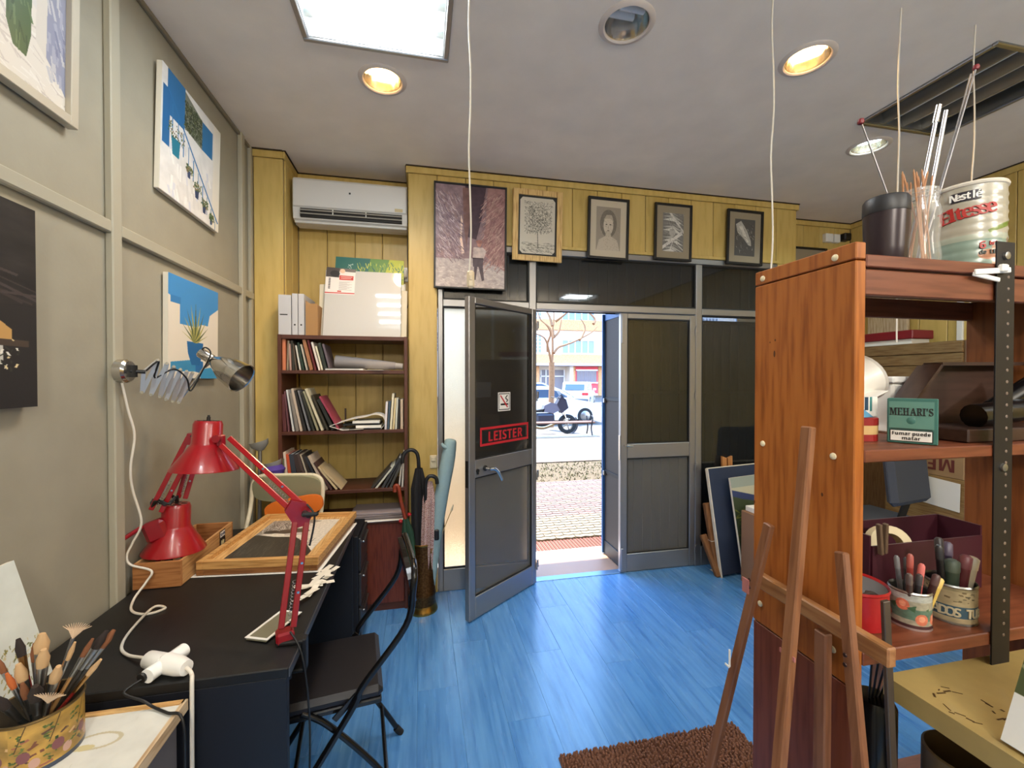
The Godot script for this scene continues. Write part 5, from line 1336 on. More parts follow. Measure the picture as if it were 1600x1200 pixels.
func build_bookcase_top() -> void:
	var y := 1.8315
	var g := "white archive boxes on the bookcase"
	var wb := mat("box_white", C(196, 196, 199), 0.55)
	var defs := [[-0.886, 0.075, 0.255, "white archive box with a small printed mark on the bookcase", "box_grey"], [-0.806, 0.034, 0.265, "narrow white binder standing beside the archive box on the bookcase", ""], [-0.768, 0.034, 0.265, "narrow white binder standing beside the brown cardboard file", ""]]
	for d in defs:
		var t := thing("archive_box", d[3], "box", V(d[0] + d[1] * 0.5, y, -3.09), g)
		part("body", B().mm(V(d[0], y, -3.28), V(d[0] + d[1], y + d[2], -2.98), 0.002), wb, t)
		if d[4]: part("printed_mark", B().mm(V(d[0] + 0.01, y + 0.125, -2.98), V(d[0] + 0.055, y + 0.132, -2.9795)), M.black_plastic, t)
		else: part("spine_hole", B().mm(V(d[0] + 0.012, y + 0.06, -2.98), V(d[0] + 0.022, y + 0.07, -2.9795)), M.black_plastic, t)
	# cardboard magazine file with slanted top
	var cf := thing("magazine_file", "brown cardboard magazine file with slanted top on the bookcase", "magazine file", V(-0.69, y, -3.1))
	var kb := mat("kraft", C(168, 128, 82), 0.8)
	part("side", B().prism(PackedVector2Array([Vector2(-0.726, y), Vector2(-0.655, y), Vector2(-0.655, y + 0.205), Vector2(-0.7, y + 0.205), Vector2(-0.726, y + 0.225)]), -2.99, -2.986), kb, cf)
	part("back", B().mm(V(-0.726, y, -3.25), V(-0.655, y + 0.22, -3.246)), kb, cf)
	part("flank", B().mm(V(-0.728, y, -3.246), V(-0.725, y + 0.22, -2.99)), M.white, cf)
	part("flank", B().mm(V(-0.657, y, -3.246), V(-0.654, y + 0.2, -2.99)), kb, cf)
	# boards leaning against the wall
	var lean := 0.26
	var bd := func(called: String, label: String, x0: float, x1: float, h: float, zf: float, m: Material, th := 0.018, twist := 0.0) -> Node3D:
		var t := thing(called, label, "canvas board", V((x0 + x1) * 0.5, y, zf), "", true)
		t.rotation = V(-lean, 0, twist)
		part("board", B().mm(V(-(x1 - x0) * 0.5, 0.004, -th), V((x1 - x0) * 0.5, h, 0), 0.002), m, t)
		return t
	var cv := mat("canvas_white", C(200, 198, 192), 0.6)
	var ivory := mat("board_ivory", C(206, 198, 176), 0.6)
	bd.call("canvas_board", "ivory board standing partly behind the wrapped white canvas", -0.668, -0.50, 0.385, -3.07, ivory, 0.012, 0.03)
	bd.call("canvas_board", "narrow ivory board beside the wall socket behind the wrapped canvas", -0.2, -0.097, 0.36, -3.07, ivory, 0.012, -0.01)
	bd.call("canvas_board", "small pale board edge rising above the narrow ivory board", -0.2, -0.11, 0.42, -3.10, cv, 0.01, -0.01)
	var w: Node3D = bd.call("wrapped_canvas", "large white canvas wrapped in glossy film leaning on the bookcase top", -0.636, -0.134, 0.485, -3.03, mat("film_white", C(192, 192, 189), 0.5, 0, {"coat": 1.0, "coat_rough": 0.03}), 0.018, 0.0)
	# printed leaflet on its corner
	var lf := Pic.new(220, 256, C(224, 220, 216))
	lf.rect(0, 0, 0.45, 0.36, C(70, 64, 62)); lf.ell(0.3, 0.22, 0.16, 0.12, C(40, 38, 40)); lf.rect(0.45, 0.0, 1, 0.12, C(110, 104, 100))
	lf.ell(0.55, 0.1, 0.09, 0.08, C(226, 190, 160)); lf.rect(0.46, 0.27, 0.94, 0.44, C(190, 50, 46)); lf.rect(0.5, 0.31, 0.9, 0.33, C(230, 200, 196)); lf.rect(0.5, 0.37, 0.86, 0.39, C(230, 200, 196))
	for k in 10: lf.rect(0.46, 0.5 + k * 0.035, 0.9 - (k % 3) * 0.08, 0.51 + k * 0.035, C(150, 148, 150))
	for k in 7: lf.rect(0.1, 0.4 + k * 0.06, 0.17, 0.44 + k * 0.06, C(70, 66, 70))
	lf.rect(0, 0.93, 1, 0.97, C(190, 50, 46)); lf.rect(0.42, 0.86, 0.55, 0.91, C(190, 50, 46))
	part("leaflet", B().quad(V(-0.251, 0.305, 0.0012), V(-0.06, 0.303, 0.0012), V(-0.056, 0.495, 0.0012), V(-0.246, 0.505, 0.0012)), pmat("leaflet", lf, 0.4), w)
	# green printed pad behind
	var gp := Pic.new(320, 128, C(40, 104, 96))
	gp.poly([[0.5, 0], [1, 0], [1, 1], [0.45, 1]], C(96, 140, 70)); gp.poly([[0.78, 0], [1, 0], [1, 1], [0.68, 1]], C(176, 186, 60))
	gp.strokes(160, 4, 0.3, 0.1, 1, 1, 0.08, 1.4, 0.5, 0.01, [C(60, 120, 80), C(130, 160, 60), C(190, 200, 90), C(30, 90, 90)])
	gp.strokes(40, 8, 0.18, 0.25, 0.26, 0.95, 0.03, 0.6, 1.2, 0.008, [C(190, 210, 200)]); gp.strokes(50, 6, 0.27, 0.6, 0.4, 0.95, 0.03, 0.2, 1.4, 0.008, [C(200, 190, 170), C(120, 90, 70)])
	var gpad := thing("paint_pad", "teal and green printed pad standing behind the white canvas", "pad", V(-0.36, y, -3.11), "", true)
	gpad.rotation = V(-0.23, 0, -0.012)
	part("pad_body", B().mm(V(-0.235, 0.004, -0.014), V(0.235, 0.6, -0.001), 0.001), M.white, gpad)
	part("pad_front", B().quad(V(-0.235, 0.41, 0), V(0.235, 0.41, 0), V(0.235, 0.6, 0), V(-0.235, 0.6, 0)), pmat("green_pad", gp, 0.45), gpad)
	# wall socket with plug and the air conditioner's cable
	var so := thing("wall_socket", "white wall socket with a white plug in the alcove corner", "socket", V(-0.115, 2.33, -3.43))
	part("plate", B().mm(V(-0.155, 2.3, -3.43), V(-0.09, 2.41, -3.42), 0.004), M.white_gloss, so)
	part("plug", B().mm(V(-0.145, 2.32, -3.42), V(-0.1, 2.39, -3.385), 0.01), M.white, so)
	solo("power_cable", B().tube(curve([V(-0.122, 2.32, -3.395), V(-0.13, 2.24, -3.39), V(-0.12, 2.1, -3.4), V(-0.094, 2.12, -3.4), V(-0.091, 2.3, -3.4), V(-0.098, 2.5, -3.4), V(-0.094, 2.68, -3.4)], 6), 0.004, 6), mat("cable_grey", C(92, 84, 74), 0.6), "grey power cable running up to the air conditioner", "cable")

func build_air_conditioner() -> void:
	var wm := mat("ac_white", C(214, 212, 208), 0.4)
	var t := thing("air_conditioner", "white split air conditioner mounted high in the yellow alcove", "air conditioner", V(-0.47, 2.66, -3.43))
	var prof := PackedVector2Array([Vector2(-3.43, 2.66), Vector2(-3.29, 2.635), Vector2(-3.22, 2.66), Vector2(-3.205, 2.74), Vector2(-3.205, 2.9), Vector2(-3.23, 2.945), Vector2(-3.43, 2.955)])
	var fl := PackedVector2Array()
	for p in prof: fl.append(Vector2(-p.x, p.y))
	part("housing", B().at(V(0, 0, 0), V(0, 90, 0)).prism(fl, -0.858, -0.095), wm, t)
	part("front_panel", B().mm(V(-0.856, 2.735, -3.206), V(-0.097, 2.925, -3.192), 0.006), wm, t)
	var sl := part("air_outlet", B().mm(V(-0.81, 2.668, -3.226), V(-0.13, 2.728, -3.2), 0.002), mat("ac_dark", C(34, 32, 30), 0.6), t)
	for i in 2: part("louvre", B().bar(V(-0.81, 2.69 + i * 0.024, -3.194), V(-0.13, 2.69 + i * 0.024, -3.194), 0.022, 0.004, V(0, 0.8, 0.5)), mat("ac_grey", C(176, 170, 160), 0.5), sl)
	for x in [-0.6, -0.38]: part("vane", B().mm(V(x, 2.69, -3.199), V(x + 0.006, 2.726, -3.19)), M.white, sl)
	part("badge", B().mm(V(-0.49, 2.842, -3.192), V(-0.478, 2.854, -3.190)), M.black_plastic, t)
	part("energy_label", B().mm(V(-0.18, 2.745, -3.192), V(-0.125, 2.768, -3.191)), mat("ac_label", C(196, 176, 130), 0.4), t)
	part("bottom_lip", B().mm(V(-0.855, 2.636, -3.36), V(-0.098, 2.652, -3.235), 0.004), wm, t)

func umbrella(t: Node3D, foot: Vector3, top: Vector3, r: float, m: Material, pleats := 8) -> void:
	# furled canopy: pleated cone from foot to top
	var b := B()
	b.xf = tilt(foot, top)
	var len := foot.distance_to(top)
	var n := pleats * 4
	for i in 7:
		var v0 := i / 7.0
		var v1 := (i + 1) / 7.0
		for j in n:
			var p := []
			for q in [[j, v0], [j + 1, v0], [j + 1, v1], [j, v1]]:
				var a: float = TAU * q[0] / n
				var rr: float = r * (0.3 + 0.7 * sin(minf(1.0, q[1] * 1.15 + 0.12) * PI * 0.62)) * (1.0 + 0.16 * sin(a * pleats)) * (0.45 if q[1] > 0.999 else 1.0)
				p.append(V(rr * sin(a), len * q[1], rr * cos(a)))
			b.quad(p[0], p[1], p[2], p[3])
	part("furled_canopy", b, m, t)

func build_umbrella_stand() -> void:
	var brass := mat("brass", C(122, 88, 52), 0.34, 0.85, {"tex": ntex("brass_t", 0.03, [[0.0, C(150, 130, 110)], [0.6, C(230, 220, 205)], [1.0, C(255, 255, 255)]]), "tri": V(4, 4, 4)})
	var gold := mat("brass_bright", C(186, 140, 70), 0.28, 1.0)
	var c := V(0.008, 0, -2.93)
	var s := thing("umbrella_stand", "tall brass shell case used as umbrella stand beside the bookcase", "umbrella stand", c, "", true)
	part("case", B().lathe([Vector2(0.0, 0.012), Vector2(0.084, 0.012), Vector2(0.085, 0.1), Vector2(0.088, 0.11), Vector2(0.088, 0.124), Vector2(0.085, 0.132), Vector2(0.084, 0.455), Vector2(0.081, 0.455), Vector2(0.081, 0.03)], 40), brass, s)
	part("base_ring", B().lathe([Vector2(0.086, 0.0), Vector2(0.098, 0.0), Vector2(0.1, 0.008), Vector2(0.097, 0.02), Vector2(0.09, 0.032), Vector2(0.087, 0.05)], 40), gold, s)
	part("rim_ring", B().lathe([Vector2(0.084, 0.448), Vector2(0.087, 0.45), Vector2(0.087, 0.46), Vector2(0.084, 0.462), Vector2(0.081, 0.46)], 40), gold, s)
	for a in [0.85, -2.2]:
		var ring := []
		for k in 17: ring.append(V(0.012 * cos(k * TAU / 16), 0.022 * sin(k * TAU / 16), 0))
		var b := B()
		b.xf = Transform3D(Basis(Vector3.UP, a), V(sin(a) * 0.087, 0.42, cos(a) * 0.087)) * Transform3D(Basis(V(0, 0, 1), -0.6), Vector3.ZERO)
		part("handle_loop", b.tube(ring, 0.004, 6), gold, s)
	var y0 := 0.03
	var u := thing("umbrella", "black umbrella with long curved crook handle in the brass stand", "umbrella", V(-0.02, y0, -2.93))
	umbrella(u, V(0.0, y0, -2.93), V(-0.015, 0.95, -2.94), 0.05, mat("cloth_black", C(20, 20, 24), 0.8))
	part("crook_handle", B().tube(curve([V(-0.015, 0.94, -2.94), V(-0.018, 1.01, -2.94), V(-0.03, 1.055, -2.94), V(-0.062, 1.075, -2.94), V(-0.1, 1.062, -2.94), V(-0.118, 1.03, -2.935), V(-0.122, 0.99, -2.935)]), 0.0125, 10), M.black_plastic, u)
	var u2 := thing("umbrella", "patterned red and white umbrella with black hooked handle in the brass stand", "umbrella", V(0.03, y0, -2.9))
	umbrella(u2, V(0.03, y0, -2.9), V(0.055, 0.87, -2.88), 0.04, mat("cloth_pattern", C(206, 186, 182), 0.8, 0, {"tex": ntex("umb_t", 0.05, [[0.0, C(120, 30, 40)], [0.38, C(150, 50, 60)], [0.42, C(255, 250, 246)], [1.0, C(236, 226, 222)]], 2), "tri": V(5, 5, 5)}))
	part("crook_handle", B().tube(curve([V(0.03, 0.74, -2.86), V(0.028, 0.86, -2.855), V(0.045, 0.905, -2.855), V(0.072, 0.912, -2.855), V(0.097, 0.895, -2.855), V(0.103, 0.86, -2.855)]), 0.0125, 10), M.black_plastic, u2)
	var u3 := thing("covered_tripod", "pale blue cloth-covered long bundle leaning out of the brass stand", "bundle", V(0.06, y0, -2.93))
	var cl := mat("cloth_blue", C(150, 178, 184), 0.85, 0, {"tex": ntex("greige_t", 0.012, []), "tri": V(6, 6, 6)})
	part("cover", B().tube(curve([V(0.05, 0.06, -2.92), V(0.085, 0.42, -2.91), V(0.13, 0.75, -2.9), V(0.175, 1.0, -2.9), V(0.19, 1.1, -2.9), V(0.196, 1.145, -2.9)]), [0.03, 0.03, 0.032, 0.034, 0.036, 0.038, 0.04, 0.041, 0.042, 0.043, 0.044, 0.045, 0.046, 0.046, 0.047, 0.047, 0.048, 0.048, 0.047, 0.047, 0.046, 0.045, 0.045, 0.044, 0.043, 0.042, 0.041, 0.04, 0.038, 0.034, 0.022], 14), cl, u3)
	part("cover_knot", B().tube(curve([V(0.17, 1.09, -2.875), V(0.145, 1.105, -2.87), V(0.135, 1.125, -2.872)]), [0.016, 0.016, 0.015, 0.015, 0.014, 0.013, 0.012, 0.011, 0.01, 0.009, 0.009, 0.008, 0.006], 8), cl, u3)
	part("strap_buckle", B().box(V(0.1, 0.52, -2.86), V(0.03, 0.07, 0.02), 0.006), M.black_plastic, u3)
	var u4 := thing("umbrella", "green umbrella with brown wooden handle leaning against the bookcase", "umbrella", V(-0.03, y0, -2.88))
	umbrella(u4, V(-0.02, y0, -2.9), V(-0.1, 0.64, -2.87), 0.034, mat("cloth_green", C(30, 66, 48), 0.75))
	part("wood_handle", B().tube(curve([V(-0.1, 0.63, -2.87), V(-0.125, 0.74, -2.86), V(-0.14, 0.83, -2.855), V(-0.15, 0.86, -2.855), V(-0.165, 0.855, -2.855), V(-0.166, 0.82, -2.855)]), 0.012, 10), mat("handle_wood", C(140, 58, 34), 0.3), u4)
	for k in 2: part("red_bead", B().at(V(-0.13 + k * 0.055, 0.63 + k * 0.04, -2.85)).lathe([Vector2(0, -0.013), Vector2(0.01, -0.009), Vector2(0.013, 0), Vector2(0.01, 0.009), Vector2(0, 0.013)], 12), mat("bead_red", C(170, 24, 30), 0.3), u4)
	var sw := thing("light_switch", "cream double light switch on the yellow strip beside the shop window", "switch", V(0.085, 0.95, -3.14))
	part("plate", B().mm(V(0.062, 0.905, -3.14), V(0.112, 1.0, -3.13), 0.004), mat("cream_plastic", C(224, 214, 184), 0.4), sw)
	part("rocker", B().mm(V(0.07, 0.955, -3.13), V(0.103, 0.99, -3.122), 0.004), M.cream_plastic, sw)
	part("socket_face", B().at(V(0.087, 0.932, -3.13), V(90, 0, 0)).lathe([Vector2(0.016, 0), Vector2(0.015, 0.004), Vector2(0, 0.002)], 16), M.cream_plastic, sw)
	var hk := thing("twig", "thin dry stalk sticking up beside the pale blue bundle", "twig", V(0.1, 0.4, -2.93))
	part("stalk", B().tube(curve([V(0.06, 0.3, -2.94), V(0.16, 0.56, -2.92), V(0.2, 0.66, -2.91)]), 0.003, 5), mat("stalk", C(196, 170, 120), 0.7), hk)
	part("tip", B().tube([V(0.2, 0.66, -2.91), V(0.212, 0.7, -2.905)], [0.008, 0.004], 6), M.cream_plastic, hk)

func hang(o: Node3D, at: Vector3, wall: String, roll := 0.0, lean := 0.0) -> void:
	# front: face towards +z; left: face towards +x
	if wall == "front": o.transform = Transform3D(Basis(V(0, 0, 1), roll) * Basis(Vector3.RIGHT, lean), at)
	else: o.transform = Transform3D(Basis(Vector3.UP, PI / 2) * Basis(V(0, 0, 1), roll) * Basis(Vector3.RIGHT, lean), at)

func build_pictures() -> void:
	var black := mat("frame_black", C(22, 20, 20), 0.4)
	# photograph of a canyon
	var p := Pic.new(320, 460, C(132, 108, 112))
	p.poly([[0.42, 0], [0.72, 0], [0.66, 0.3], [0.58, 0.52], [0.46, 0.5], [0.4, 0.25]], C(70, 52, 62))
	p.poly([[0, 0], [0.4, 0], [0.34, 0.3], [0.4, 0.62], [0.3, 0.74], [0, 0.72]], C(142, 118, 124))
	p.poly([[0.74, 0], [1, 0], [1, 0.82], [0.75, 0.7], [0.66, 0.62], [0.72, 0.35]], C(150, 112, 108))
	p.poly([[0, 0.72], [0.35, 0.72], [0.6, 0.7], [1, 0.82], [1, 1], [0, 1]], C(176, 164, 162))
	p.poly([[0.38, 0.02], [0.48, 0.02], [0.5, 0.3], [0.44, 0.6], [0.4, 0.4]], C(120, 88, 84))
	p.poly([[0.36, 0.28], [0.385, 0.34], [0.37, 0.5], [0.41, 0.66], [0.37, 0.67], [0.34, 0.5]], C(226, 198, 180))
	p.strokes(300, 3, 0.0, 0.05, 0.34, 0.7, 0.12, 0.9, 0.4, 0.008, [C(170, 150, 156), C(112, 92, 104), C(196, 176, 176), C(150, 122, 120)])
	p.strokes(300, 5, 0.7, 0.05, 1.0, 0.78, 0.12, 2.2, 0.4, 0.008, [C(166, 130, 124), C(120, 82, 84), C(186, 152, 140), C(140, 100, 100)])
	p.strokes(200, 9, 0, 0.76, 1, 1, 0.05, 0.2, 0.5, 0.006, [C(196, 186, 180), C(150, 138, 140), C(210, 200, 194)])
	p.poly([[0.55, 0.74], [0.6, 0.78], [0.575, 0.92], [0.55, 0.92]], C(70, 58, 66)); p.poly([[0.6, 0.74], [0.67, 0.74], [0.7, 0.92], [0.665, 0.93]], C(74, 62, 70))
	p.poly([[0.53, 0.7], [0.685, 0.7], [0.68, 0.79], [0.535, 0.79]], C(78, 66, 74))
	p.poly([[0.54, 0.595], [0.68, 0.595], [0.73, 0.63], [0.69, 0.71], [0.53, 0.71]], C(190, 172, 166))
	p.ell(0.625, 0.56, 0.032, 0.032, C(180, 128, 112)); p.ell(0.625, 0.54, 0.05, 0.018, C(150, 104, 96)); p.rect(0.53, 0.7, 0.69, 0.712, C(60, 46, 46))
	p.grain(0.16, 0.03, 1, 1, 6)
	var f := picture_frame("photo_poster", "large framed photograph of a walker in a rocky canyon", "photograph", 0.524, 0.745, 0.012, 0.022, black, pmat("canyon", p, 0.25))
	hang(f, V(0.354, 2.57, -3.105), "front", -0.004, 0.03)
	# tree drawing in a pale wooden frame
	p = Pic.new(280, 380, C(202, 194, 178))
	p.strokes(900, 21, 0.12, 0.06, 0.9, 0.62, 0.05, 0.8, 1.6, 0.007, [C(86, 82, 76), C(120, 116, 106), C(60, 58, 54), C(168, 162, 148), C(216, 208, 192)])
	p.strokes(300, 22, 0.25, 0.15, 0.8, 0.6, 0.05, 2.0, 1.6, 0.008, [C(70, 68, 62), C(100, 96, 88), C(50, 48, 44)])
	p.line(0.5, 0.6, 0.52, 0.9, 0.02, C(90, 86, 78)); p.strokes(200, 23, 0.02, 0.8, 0.98, 0.97, 0.09, 0.1, 0.4, 0.006, [C(110, 106, 96), C(80, 76, 70), C(150, 144, 130)])
	for q in [[0, 0, 1, 0, 0, 1], [1, 0, -1, 0, 0, 1], [0, 1, 1, 0, 0, -1], [1, 1, -1, 0, 0, -1]]: p.poly([[q[0], q[1]], [q[0] + q[2] * 0.07, q[1]], [q[0], q[1] + q[5] * 0.05]], C(40, 42, 40))
	f = picture_frame("framed_drawing", "pencil drawing of a leafy tree in a wide pale wooden frame", "framed drawing", 0.382, 0.525, 0.042, 0.02, wood("frame_pale", C(222, 190, 128), "y", 0.5), pmat("tree_drawing", p, 0.6), 0.014, mat("mount_dark", C(44, 44, 42), 0.7))
	hang(f, V(0.856, 2.692, -3.118), "front", -0.012, 0.02)
	# portrait
	p = Pic.new(240, 340, C(150, 140, 126))
	p.ell(0.5, 0.38, 0.34, 0.32, C(112, 104, 94)); p.ell(0.5, 0.42, 0.2, 0.22, C(196, 184, 166)); p.poly([[0.4, 0.55], [0.6, 0.55], [0.62, 0.7], [0.38, 0.7]], C(184, 172, 154))
	p.poly([[0.02, 1], [0.12, 0.76], [0.38, 0.67], [0.62, 0.67], [0.88, 0.76], [0.98, 1]], C(188, 176, 158)); p.poly([[0.3, 0.3], [0.42, 0.18], [0.64, 0.18], [0.72, 0.34], [0.58, 0.26], [0.4, 0.27]], C(170, 158, 140))
	p.ell(0.42, 0.4, 0.035, 0.014, C(84, 78, 70)); p.ell(0.58, 0.4, 0.035, 0.014, C(84, 78, 70)); p.line(0.5, 0.42, 0.49, 0.49, 0.012, C(150, 140, 124)); p.ell(0.5, 0.54, 0.05, 0.012, C(120, 104, 94))
	p.strokes(260, 31, 0.05, 0.05, 0.95, 0.98, 0.06, 1.0, 0.8, 0.006, [C(150, 140, 124), C(170, 160, 144), C(134, 126, 112)])
	f = picture_frame("framed_drawing", "pencil portrait of a woman in a black frame with cream mount", "framed drawing", 0.341, 0.472, 0.02, 0.02, black, pmat("portrait", p, 0.4), 0.05, mat("mount_cream", C(196, 184, 162), 0.7))
	hang(f, V(1.424, 2.712, -3.118), "front", -0.012, 0.02)
	# two drapery studies
	p = Pic.new(220, 320, C(120, 118, 114))
	for k in 12: p.poly([[0.0, k * 0.09], [0.5, k * 0.09 - 0.04 * (k % 3)], [1.0, k * 0.09 + 0.12], [0.5, k * 0.09 + 0.03]], C(150 + (k % 3) * 30, 148 + (k % 3) * 30, 144 + (k % 3) * 28))
	p.poly([[0.3, 0], [0.42, 0], [1, 0.44], [1, 0.52]], C(206, 202, 196)); p.poly([[0, 0.86], [0.9, 0.46], [0.95, 0.54], [0, 0.95]], C(214, 210, 204)); p.ell(0.46, 0.5, 0.15, 0.1, C(176, 172, 166)); p.line(0.5, 0.7, 0.34, 1, 0.03, C(220, 216, 210)); p.line(0.5, 0.7, 0.98, 0.95, 0.03, C(210, 206, 200))
	p.strokes(160, 41, 0, 0, 1, 1, 0.14, 0.6, 0.9, 0.01, [C(96, 94, 92), C(190, 186, 180), C(140, 136, 132), C(74, 72, 72)])
	f = picture_frame("framed_drawing", "grey study of crossed folded cloth in a black frame", "framed drawing", 0.331, 0.45, 0.018, 0.02, black, pmat("drapery", p, 0.4), 0.055, mat("mount_taupe", C(150, 138, 116), 0.7))
	hang(f, V(1.982, 2.724, -3.118), "front", -0.004, 0.02)
	p = Pic.new(220, 320, C(84, 82, 80))
	p.poly([[0.05, 0.15], [0.3, 0.05], [0.6, 0.3], [0.8, 0.58], [0.82, 0.72], [0.68, 0.7], [0.4, 0.5], [0.15, 0.38]], C(176, 172, 164)); p.poly([[0.2, 0.2], [0.35, 0.18], [0.7, 0.62], [0.6, 0.62]], C(214, 210, 200)); p.strokes(120, 43, 0.05, 0.1, 0.9, 0.9, 0.1, 0.9, 0.6, 0.01, [C(120, 118, 112), C(60, 60, 60), C(196, 192, 184)])
	f = picture_frame("framed_drawing", "dark study of a pale hanging glove in a black frame", "framed drawing", 0.345, 0.452, 0.02, 0.02, black, pmat("glove", p, 0.4), 0.055, M.mount_taupe)
	hang(f, V(2.646, 2.727, -3.118), "front", -0.008, 0.02)
	f = picture_frame("framed_drawing", "black-framed picture hanging in the recess beyond the glove study", "framed drawing", 0.4, 0.5, 0.02, 0.02, black, M.mount_taupe)
	hang(f, V(3.62, 2.55, -3.428), "front")
	# left wall: stairs with flower pots
	p = Pic.new(300, 380, C(220, 218, 214))
	p.grain(0.06, 0.015, 1, 1, 12)
	p.rect(0.86, 0.0, 1, 1, C(226, 220, 206)); p.strokes(60, 51, 0.1, 0.4, 0.8, 1, 0.16, 1.4, 0.3, 0.03, [C(206, 208, 216), C(232, 230, 226), C(212, 210, 206)])
	p.rect(0.08, 0.0, 0.34, 0.36, C(36, 104, 156)); p.rect(0.64, 0.1, 0.84, 0.36, C(40, 110, 160)); p.poly([[0.34, 0.02], [0.64, 0.1], [0.64, 0.36], [0.34, 0.33]], C(120, 124, 110))
	p.strokes(420, 52, 0.34, 0.08, 0.63, 0.33, 0.03, 1.0, 1.5, 0.012, [C(58, 70, 40), C(36, 48, 30), C(84, 92, 54), C(48, 58, 38)])
	p.rect(0.02, 0.16, 0.12, 0.62, C(30, 98, 152)); p.line(0.1, 0.16, 0.98, 0.92, 0.022, C(36, 108, 164))
	for k in 10: p.line(0.16 + k * 0.085, 0.24 + k * 0.073, 0.16 + k * 0.085, 0.46 + k * 0.065, 0.012, C(40, 112, 166))
	for k in [[0.2, 0.5, 0.16, 1], [0.42, 0.66, 0.07, 0], [0.56, 0.76, 0.09, 0], [0.7, 0.85, 0.08, 0], [0.84, 0.92, 0.06, 0]]:
		p.poly([[k[0] - k[2] * 0.35, k[1]], [k[0] + k[2] * 0.5, k[1]], [k[0] + k[2] * 0.4, k[1] + k[2] * 0.9], [k[0] - k[2] * 0.2, k[1] + k[2] * 0.9]], C(28, 116, 140) if k[3] else C(44, 62, 96))
		p.strokes(70, 60 + int(k[0] * 10), k[0] - k[2] * 0.6, k[1] - k[2] * 0.7, k[0] + k[2] * 0.9, k[1] + 0.01, 0.025, 0.5, 2.0, 0.012, [C(84, 104, 48), C(56, 76, 40), C(130, 110, 80), C(60, 84, 44)])
	var c := canvas("painted_canvas", "painting of a white stairway with blue railing and flower pots", 0.535, 0.54, 0.022, pmat("stairs", p, 0.6))
	hang(c, V(-1.086, 2.615, -2.345), "left", -0.02, 0.02)
	# agave in a blue pot
	p = Pic.new(240, 250, C(232, 222, 204))
	p.poly([[0, 0], [1, 0], [1, 0.2], [0.8, 0.3], [0.76, 0.42], [0.6, 0.42], [0.55, 0.46], [0.2, 0.46], [0.2, 0.24], [0, 0.2]], C(66, 144, 206)); p.rect(0.04, 0.2, 0.22, 0.27, C(54, 128, 190)); p.poly([[0.04, 0.84], [0.5, 0.8], [0.5, 0.93], [0.04, 0.93]], C(64, 146, 190)); p.poly([[0.5, 0.8], [0.66, 0.82], [0.66, 0.95], [0.5, 0.93]], C(40, 112, 172)); p.poly([[0.62, 0.9], [1, 0.86], [1, 1], [0.6, 1]], C(60, 150, 196))
	p.poly([[0.33, 0.62], [0.66, 0.62], [0.64, 0.74], [0.58, 0.86], [0.42, 0.86], [0.35, 0.74]], C(34, 104, 160))
	for k in 11:
		var a := -1.57 + (k - 5) * 0.24
		var l := 0.44 - absf(k - 5) * 0.03
		p.poly([[0.47, 0.63], [0.53, 0.63], [0.5 + cos(a) * l, 0.63 + sin(a) * l]], C(92, 104, 60) if k % 2 else C(176, 170, 96))
	c = canvas("painted_canvas", "painting of an agave in a blue pot against white walls", 0.465, 0.46, 0.022, pmat("agave", p, 0.6))
	hang(c, V(-1.09, 1.782, -2.357), "left", 0.0, 0.012)
	# night view
	p = Pic.new(200, 380, C(34, 30, 28))
	p.grain(0.5, 0.012, 1, 2, 15, 0, 0, 1, 0.5); p.strokes(30, 71, 0, 0.3, 0.8, 0.45, 0.3, 0.2, 0.3, 0.02, [C(56, 46, 44), C(66, 56, 54)])
	p.poly([[0.05, 0.66], [0.1, 0.58], [0.3, 0.56], [0.34, 0.52], [0.6, 0.53], [0.7, 0.55], [0.74, 0.5], [0.78, 0.58], [0.85, 0.62], [0.85, 0.67], [0.05, 0.69]], C(190, 146, 84)); p.rect(0.1, 0.67, 0.95, 0.7, C(70, 56, 44)); p.rect(0.05, 0.7, 0.8, 0.79, C(196, 192, 180)); p.strokes(120, 73, 0.05, 0.66, 0.9, 0.8, 0.04, 1.4, 0.6, 0.012, [C(40, 36, 30), C(220, 200, 150), C(52, 50, 40), C(230, 224, 210)]); p.strokes(60, 74, 0.1, 0.74, 0.8, 0.82, 0.05, 1.0, 2.0, 0.01, [C(30, 32, 26), C(44, 46, 36)]); p.strokes(10, 75, 0.55, 0.91, 0.72, 0.93, 0.05, 0.2, 0.4, 0.01, [C(196, 180, 160)])
	c = canvas("painted_canvas", "dark night painting of an illuminated old town on the grey wall", 0.5, 0.55, 0.03, pmat("night", p, 0.6))
	hang(c, V(-1.09, 1.747, -1.214), "left")
	# still life with green bottle in silver frame
	p = Pic.new(300, 400, C(206, 200, 192))
	p.poly([[0, 0.3], [0.55, 0.5], [1, 0.72], [1, 1], [0, 1]], C(214, 206, 194)); p.strokes(160, 81, 0, 0.7, 1, 1, 0.1, 0.3, 0.6, 0.01, [C(196, 186, 176), C(222, 216, 206), C(186, 176, 168)])
	p.poly([[0.61, 0], [0.77, 0], [0.76, 0.76], [0.73, 0.87], [0.65, 0.86], [0.61, 0.77]], C(76, 96, 62)); p.strokes(60, 82, 0.62, 0.0, 0.74, 0.8, 0.1, 1.5, 0.3, 0.012, [C(98, 118, 80), C(58, 78, 50)])
	p.poly([[0.8, 0.0], [0.9, 0.0], [0.88, 0.82], [0.79, 0.76]], C(206, 198, 186)); p.poly([[0.88, 0], [1, 0], [1, 0.92], [0.94, 0.86], [0.86, 0.8]], C(140, 142, 160)); p.strokes(60, 83, 0.86, 0.1, 1, 0.84, 0.1, 1.4, 0.2, 0.016, [C(160, 160, 174), C(186, 184, 186), C(122, 124, 146)])
